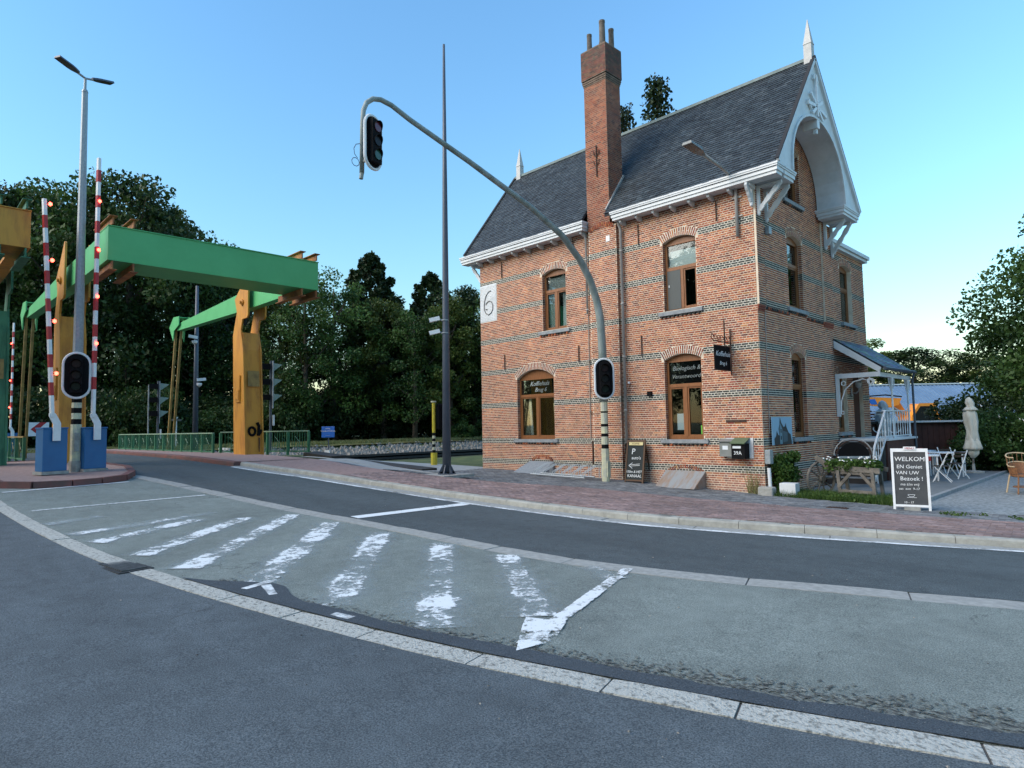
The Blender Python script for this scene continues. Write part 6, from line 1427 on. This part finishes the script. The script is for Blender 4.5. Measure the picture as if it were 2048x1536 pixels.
def rchair(x, y, z, rz, label):
    t = thing('rattan_chair', label, 'chair', (x, y, z), rz, 'rattan armchairs on the gravel')
    for a in (-1, 1):
        for b in (-1, 1): mb = MB(); mb.tube([(a*.27, b*.25, 0), (a*.21, b*.19, .44)], .018, 7); mb.build('leg', M_rattan if b < 0 else M_rattanl, t)
    mb = MB(); mb.lathe([(.22, .40), (.26, .42), (.26, .46), (.1, .47)], 0, 0, 16); mb.build('seat', M_rattan, t)
    for zz, r, m in ((.66, .31, M_rattanl), (.88, .33, M_rattanl), (.16, .22, M_rattan)):
        pts = [(r*math.cos(a), r*math.sin(a), zz+(.10*max(0, math.sin(a)) if zz > .3 else 0)) for a in [math.radians(q) for q in (range(-30, 220, 16) if zz > .3 else range(0, 361, 24))]]
        MB().tube(pts, .015, 6).build('rattan_hoop', m, t)
    for k in range(14):
        a = math.radians(-25+k*18); mb = MB(); mb.tube([(.26*math.cos(a), .26*math.sin(a), .44), (.31*math.cos(a), .31*math.sin(a), .66+.1*max(0, math.sin(a))), (.33*math.cos(a), .33*math.sin(a), .88+.1*max(0, math.sin(a)))], .006, 4); mb.build('back_cane', M_rattan, t)
    mb = MB(); n = 18; vs = []
    for k in range(n+1):
        a = math.radians(-28+k*246/n)
        for zz, r in ((.47, .265), (.64+.1*max(0, math.sin(a)), .302)): vs.append((r*math.cos(a), r*math.sin(a), zz))
    mb.add(vs, [(2*k, 2*k+1, 2*k+3, 2*k+2) for k in range(n)]); mb.build('woven_back', M_rattan, t)
    return t
fchair(1.15, 7.2, -1.8, 1.1, 'dark folding chair left of the white tables, near the red cover'); fchair(2.0, 9.3, -1.8, -2.4, 'dark folding chair behind the terrace edge table'); fchair(1.75, 5.4, -1.8, .3, 'dark folding chair half hidden directly behind the welcome board')
rchair(4.62, 4.15, G(4.6, 4)+.04, .6, 'brown rattan armchair at the right edge, its pale hooped back towards the road')
rchair(5.3, 3.5, G(5.3, 3.5)+.04, 2.2, 'rattan armchair almost out of the frame on the right')
rt = thing('rattan_table', 'round glass topped rattan table between the rattan armchairs at the right edge', 'table', (4.95, 4.75, G(5, 4.7)+.04)); MB().lathe([(.36, .70), (.38, .72), (.38, .74), (.36, .75)], 0, 0, 24).build('tabletop', M_rattanl, rt)
for k in range(4): a = k*PI/2+.4; mb = MB(); mb.tube([(.30*math.cos(a), .30*math.sin(a), 0), (.2*math.cos(a), .2*math.sin(a), .4), (.3*math.cos(a), .3*math.sin(a), .70)], .018, 6); mb.build('leg', M_rattan, rt)
# shed, red cover
dirv = (math.cos(.78), math.sin(.78))
sh = thing('shed', 'low dark shed of red brown boards with a thin white roof edge behind the terrace', 'shed', (0, 0, 0)); B0 = Vector((-1.2, 9.9, 0)); E1 = Vector((math.cos(.79), math.sin(.79), 0)); E2 = Vector((-E1.y, E1.x, 0))
def sbox(mb, a0, a1, b0, b1, z0, z1):
    P_ = lambda a, b, z: B0+E1*a+E2*b+Z*z
    mb.add([P_(a0, b0, z0), P_(a1, b0, z0), P_(a1, b1, z0), P_(a0, b1, z0), P_(a0, b0, z1), P_(a1, b0, z1), P_(a1, b1, z1), P_(a0, b1, z1)], [(0, 3, 2, 1), (4, 5, 6, 7), (0, 1, 5, 4), (1, 2, 6, 5), (2, 3, 7, 6), (3, 0, 4, 7)]); return mb
sbox(MB(), 0, 4.2, 0, 3, -1.95, -.16).build('walls', M_shedw, sh); sbox(MB(), -.1, 4.35, -.15, 3.1, -.155, -.06).build('roof', M_shedr, sh); sbox(MB(), 1.2, 4.37, -.17, -.15, -.12, -.06).build('white_roof_edge', M_white, sh)
for i in range(20): sbox(MB(), i*.21+.005, i*.21+.2, -.025, -.002, -1.9, -.17).build('board', M_shedw, sh)
th_ = MB()
for r in range(7): sbox(th_, -1.0, 1.5, .4+r*.22, .66+r*.22, -.05+r*.115, .02+r*.115)
tag(th_.build('tiled_lean_to', mat('red_brown_tiles', (.10, .035, .025), .8, (.17, .06, .04), 4, 5)), 'red brown ribbed lean-to roof behind the pale parasol and porch columns', 'roof')
rc = thing('red_cover', 'bright red crumpled plastic cover on a seat behind the welcome board', 'cover', (1.72, 7.2, -1.8))
mb = MB(); mb.lathe([(.16, .48), (.27, .52), (.25, .66), (.17, .80), (.06, .90)], 0, 0, 9, .16); mb.build('cover', M_redcloth, rc); mb = MB()
for a, b in ((-.15, -.15), (.15, -.15), (.15, .15), (-.15, .15)): mb = MB(); mb.tube([(a, b, 0), (a, b, .5)], .02, 6); mb.build('leg', M_blackm, rc)
# sheet roofed hall
hl = thing('sheet_roofed_hall', 'low hall with long ribbed blue grey sheet metal roof behind the orange excavator', 'hall', (0, 0, 0)); B0 = Vector((-16, 40, 0))
def hp(a, b, z): return B0+E1*a+E2*b+Z*z
L_ = 17.2; mb = MB(); mb.add([hp(0, -5.5, -.2), hp(L_-.6, -5.5, -.2), hp(L_-.4, 0, 3.0), hp(0, 0, 3.0), hp(0, -5.5, -.35), hp(L_-.6, -5.5, -.35), hp(L_-.4, 5, -.35), hp(0, 5, -.35)], [(0, 1, 2, 3), (0, 4, 5, 1), (1, 5, 6, 2), (3, 2, 6, 7), (4, 7, 6, 5)]); mb.build('roof', M_corr, hl)
for i in range(48): a = .1+i*.345; mb = MB(); mb.bar(hp(a, -5.5, -.17), hp(a, -.02, 3.02), .07, .07); mb.build('rib', M_corr, hl)
mb = MB(); mb.bar(hp(0, 0, 3.02), hp(L_-.4, 0, 3.02), .5, .10); mb.build('ridge_flashing', mat('pale_flashing', (.5, .58, .6), .5), hl); mb = MB(); mb.add([hp(0, -5.2, -2), hp(L_-.9, -5.2, -2), hp(L_-.9, -5.2, -.3), hp(0, -5.2, -.3)], [(0, 1, 2, 3)]); mb.build('wall', M_shedw, hl)
# excavator
ex = thing('excavator', 'orange excavator with glazed cab and folded boom parked before the sheet metal roof', 'excavator', (-3.55, 29.9, -2.0), .79)
def XB(*b): return MB().box(*b)
XB(-1.1, 1.9, -.9, .9, .9, 1.75).build('body', M_exc, ex, bevel=.08); XB(-.2, 2.5, -.8, .8, 1.0, 2.05).build('engine_cover', M_exc, ex, bevel=.12)
cabm = MB(); cabm.prism([(-1.0, 1.5), (.62, 1.5), (.62, 2.1), (.35, 2.92), (-.55, 2.92), (-1.0, 2.2)], (0, -.95, 0), (1, 0, 0), Z, (0, .9, 0)); cb2 = cabm.build('cab', M_exc, ex, bevel=.04)
gm_ = MB(); gm_.prism([(-.92, 1.62), (.30, 1.62), (.34, 2.1), (.22, 2.78), (-.50, 2.78), (-.92, 2.2)], (0, -.975, 0), (1, 0, 0), Z, (0, .02, 0)); gm_.build('side_window', mat('dark_cab_glass', (.008, .012, .015), .35, spec=.15), cb2)
XB(-.05, 0.0, -.985, -.975, 1.62, 2.78).build('window_post', M_black, cb2)
mb = MB(); mb.tube([(.75, -.5, 2.0), (.75, -.5, 2.9)], .04, 6); mb.box(.68, .84, -.6, -.45, 2.9, 3.15); mb.build('mirror_post', M_black, ex)
mb = MB(); mb.prism([(-1.1, 1.9), (-.7, 2.3), (-1.15, 3.05), (-1.9, 3.35), (-2.9, 3.35), (-2.95, 3.0), (-2.0, 2.95), (-1.45, 2.7)], (0, .0, 0), (1, 0, 0), Z, (0, .3, 0)); mb.build('boom', M_exc, ex)
mb = MB(); mb.prism([(-1.2, 3.3), (-3.4, 3.42), (-3.6, 3.2), (-3.3, 2.92), (-1.9, 2.75), (-1.4, 2.9)], (0, -.28, 0), (1, 0, 0), Z, (0, .25, 0)); mb.build('dipper_arm', M_exc, ex); mb = MB(); mb.prism([(-3.3, 3.28), (-2.85, 3.28), (-2.7, 2.95), (-3.1, 2.95)], (0, -.30, 0), (1, 0, 0), Z, (0, .015, 0)); mb.build('blue_decal', M_bluesign, ex)
mb = MB(); mb.tube([(-1.2, -.3, 3.4), (-2.2, -.3, 3.52), (-3.2, -.3, 3.46)], .045, 6); mb.build('hydraulic_hose', M_black, ex); mb = MB(); mb.tube([(-1.0, -.2, 2.3), (-2.0, -.2, 2.95)], .06, 8); mb.build('hydraulic_ram', M_galv, ex)
XB(-1.4, 1.6, -1.15, -.65, 0, .75).build('track', M_black, ex, bevel=.15); XB(-1.4, 1.6, .65, 1.15, 0, .75).build('track', M_black, ex, bevel=.15)
# ================================================================== VEGETATION
import numpy as np
rng = np.random.default_rng(11)
def leaf_mesh(name, centers, radii, tints, per, size, mtl, flat=.5, droop=0):
    """leaf quads spread through clump volumes"""
    N = sum(per) if hasattr(per, '__len__') else per*len(centers); per = per if hasattr(per, '__len__') else [per]*len(centers)
    idx = np.repeat(np.arange(len(centers)), per); N = len(idx)
    c = np.array(centers)[idx]; r = np.array(radii)[idx]
    if r.ndim == 1: r = np.stack([r, r, r*.75], 1)
    d = rng.normal(size=(N, 3)); d /= np.linalg.norm(d, axis=1)[:, None]; rad = rng.random(N)**(1/2.2)
    p = c+d*r*rad[:, None]; p[:, 2] -= droop*rng.random(N)
    a = rng.normal(size=(N, 3)); a /= np.linalg.norm(a, axis=1)[:, None]; n = rng.normal(size=(N, 3)); n[:, 2] += flat*2; b = np.cross(n, a); b /= np.linalg.norm(b, axis=1)[:, None]+1e-9
    s = size*(.6+.8*rng.random(N))[:, None]; A_ = a*s*.5; B_ = b*s*.32
    v = np.stack([p-A_, p+B_, p+A_, p-B_], 1).reshape(-1, 3)
    me = bpy.data.meshes.new(name); me.vertices.add(len(v)); me.vertices.foreach_set('co', v.ravel()); me.loops.add(4*N); me.loops.foreach_set('vertex_index', np.arange(4*N)); me.polygons.add(N); me.polygons.foreach_set('loop_start', np.arange(N)*4); me.polygons.foreach_set('loop_total', np.full(N, 4))
    t = np.clip(np.array(tints)[idx]+rng.normal(size=N)*.18, 0, 1); col = np.ones((4*N, 4), dtype=np.float32); col[:, 0] = np.repeat(t, 4)
    at = me.color_attributes.new('bc', 'FLOAT_COLOR', 'POINT'); at.data.foreach_set('color', col.ravel()); me.materials.append(mtl); me.update(); me.validate(); return me
def mk_tree(name, label, H, R_, h0, mtl, nc=46, per=330, leaf=.34, trunk=.28, kind='round', group='tall trees of the canal wood', limbs=14):
    t = thing(name, label, 'tree', (0, 0, 0), 0, group); cs = []; rs = []
    if kind == 'round':
        for i in range(nc):
            z = h0+(H-h0)*((i+.5)/nc)**.9; f = (z-h0)/(H-h0); prof = math.sin(PI*min(1, .12+.80*f))**.55*(1 if f < .8 else 1); a = i*2.4+random.uniform(-.4, .4); rr = R_*prof*random.uniform(.30, .92)
            cs.append((rr*math.cos(a), rr*math.sin(a), z-.4)); rs.append(random.uniform(.16, .27)*R_*1.15)
    else:
        for i in range(nc):
            f = (i+.5)/nc; z = h0+(H-h0)*f; a = i*2.4; rr = R_*(1-f)**(.62 if kind == 'con' else .75)*random.uniform(.35, 1.0); cs.append((rr*math.cos(a), rr*math.sin(a), z)); rs.append(max(.35, R_*.27*(1.12-f)) if kind == 'con' else (.8, .8, .22))
    tint = [random.uniform(.1, .9) for _ in cs]  # random clump tone; pale end is light painted in, reads as lit clumps
    me = leaf_mesh('crown', cs, rs, tint, per, leaf, mtl, .4 if kind == 'round' else .9, 0 if kind == 'round' else .5)
    o = bpy.data.objects.new('crown', me); C.objects.link(o); o.parent = t
    tm = MB(); tm.tube([(0, 0, -.6), (.1, .05, H*.25), (-.1, .1, H*.5), (.05, 0, H*.78), (0, 0, H*.93)], [trunk*1.3, trunk, trunk*.75, trunk*.4, .05], 9); tr = tm.build('trunk', M_bark, t, smooth=True)
    step = max(1, len(cs)//limbs)
    for i in range(0, len(cs), step):
        cx, cy, cz = cs[i]; zb_ = max(h0*.6, cz-R_*.55); mb = MB(); mb.tube([(0, 0, zb_), (cx*.4, cy*.4, lerp(zb_, cz, .35)), (cx*.92, cy*.92, cz)], [trunk*.38, trunk*.24, .04], 6); mb.build('limb', M_bark, tr)
    return t
oak = mk_tree('broadleaf_tree', 'wide dark broadleaf tree', 17, 6.4, 3.6, L_dark, nc=54, per=420, leaf=.30)
ash = mk_tree('broadleaf_tree', 'open crowned tree', 16, 5.2, 3.0, L_mid, nc=42, per=250, leaf=.27)
lime = mk_tree('broadleaf_tree', 'yellowish tree', 15, 4.6, 2.2, L_yel, nc=46, per=380, leaf=.27)
con = mk_tree('conifer_tree', 'dark conifer', 18, 6.2, 3.0, L_con, nc=150, per=190, leaf=.34, kind='con')
fir = mk_tree('conifer_tree', 'dark fir', 18, 3.2, 3.0, L_con, nc=74, per=95, leaf=.24, trunk=.16, kind='fir')
PROTO_USED = {}
def plant(proto, x, y, z, s, rz, label, group):
    if proto.name not in PROTO_USED:
        PROTO_USED[proto.name] = 1; CH[proto.name] = [(c, kids(c)) for c in kids(proto)]
        proto.location = (x, y, z); proto.rotation_euler = (0, 0, rz); proto.scale = s if hasattr(s, '__len__') else (s,)*3; proto['label'] = label; proto['group'] = group; return proto
    return dup(proto, (x, y, z), rz, label, group, s)
GW_ = 'trees of the wood across the canal'
for i, (k, x, y, zt, lb) in enumerate([
 ('o', -73.8, -9.6, 24.7, 'large dark broadleaf tree at the far left edge behind the ochre beam'), ('o', -74.7, -4.8, 25.5, 'rounded dark tree behind the left barrier boom'),
 ('a', -64.3, -2.8, 23.7, 'tree behind the top of the lamp pole and left lever arm'), ('o', -63.1, 1.2, 24.7, 'tallest rounded tree standing behind the left end of the green beam'),
 ('l', -69.4, 6.4, 24.4, 'tree sloping down to the right behind the middle of the green beam'), ('a', -60.7, 6.6, 20.0, 'shorter tree behind the green beam above the slim camera pole'),
 ('c', -70.3, 12.5, 21.5, 'spiky conifer top just above the middle of the green beam'), ('a', -59.2, 10.9, 16.9, 'tree with sky gaps behind the right ochre column'),
 ('l', -50.9, 10.8, 12.3, 'lower leafy tree under the right end of the green beam'), ('a', -47.4, 11.5, 12.6, 'open branching tree against the sky right of the ochre column'),
 ('c', -50.2, 20.2, 18.3, 'broad pointed conifer rising above the wood between beam and mast'), ('a', -47.4, 14.4, 14.4, 'green tree at the right end of the counterweight beam'),
 ('l', -45.8, 18.9, 12.6, 'low leafy tree in front of the broad pointed conifer'), ('c', -47.4, 25.9, 16.6, 'dark round topped conifer directly behind the camera mast'),
 ('a', -42.1, 19.8, 11.1, 'lower tree behind the twin white cameras of the mast'), ('l', -41.4, 23.4, 12.4, 'light green tree right behind the mast foot'),
 ('o', -42.7, 27.8, 14.5, 'dark tree between the mast and the house corner'), ('a', -39.1, 28.6, 13.8, 'tree touching the left edge of the brick house')]):
    pr_ = dict(o=oak, a=ash, l=lime, c=con)[k]; H0 = dict(o=17, a=16, l=15, c=18)[k]; s = (zt+1.1)/H0
    wd = min(s, 1.35)*(1.0 if k != 'c' else 1.05)
    plant(pr_, x, y, -1.1, (wd, wd, s), i*1.3, lb, GW_)
for i, (k, x, y, zt) in enumerate([('o', -96, -14, 28), ('o', -92, -6, 28), ('o', -91.8, 5.0, 29), ('o', -67.2, 37.2, 14.8), ('o', -61.8, 42.7, 15.6), ('o', -80, -18, 22), ('o', -70, -22, 20)]):
    s = (zt+1.1)/17; plant(oak if k == 'o' else ash, x, y, -1.1, (1.35, 1.35, s), i*2.1, 'dark tree of the second row, mostly hidden inside the wood', 'second row trees of the wood')
plant(fir, -20.8, 24.3, -1.6, (.95, .95, 1.46), .4, 'left and smaller of two conifer tips above the roof ridge', 'conifers behind the house')
plant(fir, -17.9, 24.4, -1.6, (1.2, 1.2, 1.52), 2.0, 'right and larger of two conifer tips above the roof ridge', 'conifers behind the house')
# understory
def mk_bush(name, label, cat_, R_, H, mtl, nc, per, leaf, group=None, flowers=0):
    t = thing(name, label, cat_, (0, 0, 0), 0, group); cs = []; rs = []
    for i in range(nc):
        a = i*2.4; f = (i+.5)/nc; rr = R_*math.sqrt(f)*.8; cs.append((rr*math.cos(a), rr*math.sin(a), H*random.uniform(.18, .85)*(1-.35*f))); rs.append(H*random.uniform(.2, .3))
    me = leaf_mesh('foliage', cs, rs, [random.random() for _ in cs], per, leaf, mtl, .3); o = bpy.data.objects.new('foliage', me); C.objects.link(o); o.parent = t
    for k in range(5): mb = MB(); c_ = cs[(k*7) % nc]; mb.tube([(0, 0, -.1), (c_[0]*.4, c_[1]*.4, c_[2]*.4), c_], [.04, .03, .01], 5); mb.build('stem', M_bark, t)
    if flowers:
        mb = MB()
        for i in range(flowers):
            q = random.choice(cs); a = random.uniform(0, 6.3); r = random.uniform(.8, 1.05)*rs[0]; e = random.uniform(-.2, 1); p = (q[0]+r*math.cos(a)*math.cos(e), q[1]+r*math.sin(a)*math.cos(e), q[2]+r*math.sin(e)); s_ = random.uniform(.02, .05)
            mb.tube([p, (p[0]+s_*1.5*math.cos(a), p[1]+s_*1.5*math.sin(a), p[2]+s_*2.5)], [s_*.8, .004], 5)
        mb.build('white_blossom', M_white2, t, kind='stuff')
    return t
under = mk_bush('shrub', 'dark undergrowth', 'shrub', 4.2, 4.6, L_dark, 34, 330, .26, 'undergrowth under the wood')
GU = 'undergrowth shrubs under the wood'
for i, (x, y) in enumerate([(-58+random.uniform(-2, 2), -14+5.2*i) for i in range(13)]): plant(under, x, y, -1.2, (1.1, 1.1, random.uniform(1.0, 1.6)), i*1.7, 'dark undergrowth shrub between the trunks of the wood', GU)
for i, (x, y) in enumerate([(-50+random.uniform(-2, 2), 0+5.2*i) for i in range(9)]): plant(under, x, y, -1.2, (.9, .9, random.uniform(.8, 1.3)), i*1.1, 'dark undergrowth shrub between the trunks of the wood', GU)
hg = mk_bush('shrub', 'mid green bank shrub', 'shrub', 1.6, 2.0, L_mid, 22, 260, .14, 'shrubs on the far bank')
plant(hg, -38.8, 26.5, -1.1, 1.15, 0, 'leafy green shrub on the far bank right beside the house edge', 'shrubs on the far bank'); plant(hg, -39.4, 23.2, -1.1, .9, 1, 'leafy green shrub on the far bank behind the mast foot', 'shrubs on the far bank')
# right side: big tree, shrubs
def P_right(n_): pass
mk_tree('broadleaf_tree', 'very large dark green tree filling the right edge above the flowering shrub', 10.0, 5.2, .6, L_mid, nc=100, per=800, leaf=.17, trunk=.35, group='trees at the right edge', limbs=20).location = (5.7, 18.3, -1.9)
mk_tree('broadleaf_tree', 'yellow green tree in front at the far right edge', 7.2, 2.6, .6, L_yel, nc=50, per=520, leaf=.13, trunk=.16, group='trees at the right edge').location = (6.1, 14.6, -1.9)
sh1 = mk_bush('shrub', 'white flowering shrub behind the cream parasol at the right edge', 'shrub', 2.6, 3.1, L_mid, 46, 520, .11, 'shrubs behind the terrace', 190); sh1.location = (4.4, 13.0, -1.9)
sh2 = mk_bush('shrub', 'dark shrub between the shed roof and the cream parasol', 'shrub', 2.0, 3.2, L_dark, 36, 420, .12, 'shrubs behind the terrace'); sh2.location = (1.9, 14.6, -1.9)
sh3 = mk_bush('shrub', 'dense low dark hedge shrub behind the terrace chairs', 'shrub', 1.7, 2.2, L_mid, 30, 420, .10, 'shrubs behind the terrace'); sh3.location = (2.9, 12.2, -1.9)
for i, (x, y, zt, lb) in enumerate([(-30, 72, 12.5, 'distant tree directly right of the house wall, tallest of the line'), (-22, 78, 11.0, 'distant tree of the line above the porch roof'), (-16, 82, 9.2, 'distant tree of the line left of the sheet roof ridge end'), (-10, 86, 8.4, 'distant pale green tree of the line above the sheet roof'), (-4, 84, 7.6, 'distant tree of the line fading behind the right tree'), (-38, 66, 13, 'distant tree hidden behind the rear wing'), (2, 80, 8, 'distant tree glimpsed through the right edge tree')]):
    plant(lime if i % 2 else oak, x, y, -2, (1.25, 1.25, (zt+2)/(15 if i % 2 else 17)), i*1.9, lb, 'distant tree line beyond the sheet roof')
for i, (x, y) in enumerate([(-34, 70), (-26, 74), (-19, 80), (-13, 84), (-7, 84), (-1, 82)]): plant(under, x, y-4, -2, (1.2, 1.2, 1.2), i, 'undergrowth at the foot of the distant tree line', 'undergrowth of the distant tree line')
# trees across the road behind the viewer (seen only mirrored in the window panes)
for i, (x, y, s) in enumerate([(-16, -46, .85), (-7, -50, .95), (2, -48, .8), (11, -52, .95), (20, -47, .85), (29, -50, .9), (38, -44, .85), (-26, -50, .9), (40, -30, .8), (42, -17, .8), (-36, -50, .95), (-45, -47, .9), (-54, -43, .95), (-62, -38, .9), (-31, -56, .95), (-49, -56, 1.0)]):
    plant(oak if i % 2 else ash, x, y, -1.8, (s*1.3, s*1.3, s*(1.45 if x < 0 else 1)), i*1.3, 'tree across the road, mirrored in the window panes', 'trees across the road')
# flowers in the cart, weeds, grass
def tuft(name, label, cat_, pts, per, leaf, mtl, rad=.12, h=.18, flowers=0):
    me = leaf_mesh(name, [(x, y, z+h*.5) for x, y, z in pts], [(rad, rad, h) for _ in pts], [random.random() for _ in pts], per, leaf, mtl, 0); o = bpy.data.objects.new(name, me); C.objects.link(o); o['label'] = label; o['category'] = cat_; return o
cf = thing('cart_flowers', 'green trailing plants with white flowers heaped in the wooden barrow', 'flowers', (0, 0, 0))
o = tuft('foliage', '', '', [(random.uniform(1.15, 2.3), random.uniform(.8, 1.35), -1.18) for _ in range(40)], 160, .06, L_weed, .14, .16); o.parent = cf; del o['label']; del o['category']
mb = MB()
for i in range(34): x, y, z = random.uniform(1.1, 2.3), random.uniform(.75, 1.2), random.uniform(-1.05, -.88); mb.lathe([(.005, z), (.026, z+.012), (.018, z+.03)], x, y, 6)
mb.build('white_flower', M_white2, cf, kind='stuff')
wd1 = thing('climbing_plant', 'bushy bright green climber at the house corner behind the white planter', 'plant', (0, 0, 0))
o = tuft('foliage', '', '', [(random.uniform(.1, .45), random.uniform(.25, 1.0), random.uniform(-1.8, -.95)) for _ in range(46)], 150, .075, L_weed, .16, .16); o.parent = wd1; del o['label']; del o['category']
sp_ = MB()
for i in range(60): a = random.uniform(0, 6.3); x, y = -.28+random.uniform(-.1, .12), -.12+random.uniform(-.06, .06); h = random.uniform(.3, 1.0); sp_.add([(x-.008, y, -1.88), (x+.008, y, -1.88), (x+.25*h*math.cos(a), y+.2*h*math.sin(a)-.02, -1.88+h)], [(0, 1, 2)])
o = sp_.build('weeds', mat('dry_weed', (.12, .13, .04), .8, (.2, .17, .07), 8, 3)); tag(o, 'tall thin half dry weeds growing at the very corner of the house', 'weeds')
pts = []
for i in range(900): x = random.uniform(.1, 2.95); y = random.uniform(-.30+(.1 if x < .5 else 0), 1.05); pts.append((x, y))
gb_ = MB()
for i in range(9000):
    x = random.uniform(-.1, 3.0); y = random.uniform(-.32, 1.05); z = G(x, y)+.03; h = random.uniform(.05, .20); a = random.uniform(0, 6.3); c_ = random.random(); gb_.col = (c_, 0, 0)
    gb_.add([(x-.006*math.sin(a), y+.006*math.cos(a), z), (x+.006*math.sin(a), y-.006*math.cos(a), z), (x+h*.4*math.cos(a*3), y+h*.4*math.sin(a*3), z+h)], [(0, 1, 2)])
o = gb_.build('grass_strip', L_weed, kind='stuff'); o['label'] = 'rough grass strip between the pavement and the flower cart'
o = tuft('low_weeds', '', '', [(random.uniform(.0, 2.9), random.uniform(-.25, .9), -1.86) for _ in range(70)], 60, .07, L_weed, .14, .1); del o['label']; del o['category']; o['kind'] = 'stuff'; o['label'] = 'broad leaved weeds mixed through the grass strip'
A = [Vector((-.05, -.28, 0)), Vector((1.5, -.34, 0)), Vector((3.1, -.42, 0))]; B_ = [Vector((-.05, 1.1, 0)), Vector((1.5, 1.1, 0)), Vector((3.1, 1.1, 0))]
structure(loft(A, B_, 6, .03).build('planting_soil', M_earth))
o = tuft('pavement_weeds', '', '', [(random.uniform(3.9, 8.2), -1.0+random.uniform(-.15, .15)+.28*(0), -1.88) for _ in range(30)], 40, .05, L_weed, .12, .05); del o['label']; del o['category']; o['kind'] = 'stuff'; o['label'] = 'low weeds along the edge of the gravel yard'
# grass on the far bank and near canal edge
gb_ = MB()
for i in range(16000):
    x = random.uniform(-41.8, -37.8); y = random.uniform(-10, 46); z = -1.08; h = random.uniform(.08, .28); a = random.uniform(0, 6.3); gb_.col = (random.random(), 0, 0)
    gb_.add([(x, y-.05, z), (x, y+.05, z), (x+h*.4*math.cos(a), y+h*.4*math.sin(a), z+h)], [(0, 1, 2)])
o = gb_.build('bank_grass', leaf_mat('dry_bank_grass', (.09, .11, .03), (.30, .27, .11))); o['kind'] = 'stuff'; o['label'] = 'half dry grass on the far canal bank'

# small litter on the carriageway: leaf bits and stones
lit = MB()
for i in range(260):
    x = random.uniform(-9, 9); y = random.uniform(-15.5, -8); z = G(x, y)+.013; r = random.uniform(.004, .014); a = random.uniform(0, 6.3)
    lit.add([(x+r*math.cos(a), y+r*math.sin(a), z), (x+r*math.cos(a+2), y+r*math.sin(a+2), z), (x+r*.8*math.cos(a+4), y+r*math.sin(a+4), z), (x, y, z+r*.7)], [(0, 1, 3), (1, 2, 3), (2, 0, 3)])
o = lit.build('road_grit', mat('grit', (.05, .045, .04), .9, (.3, .28, .24), 3, 2, contrast=(.45, .55)), kind='stuff'); o['label'] = 'scattered grit and leaf bits on the carriageway'
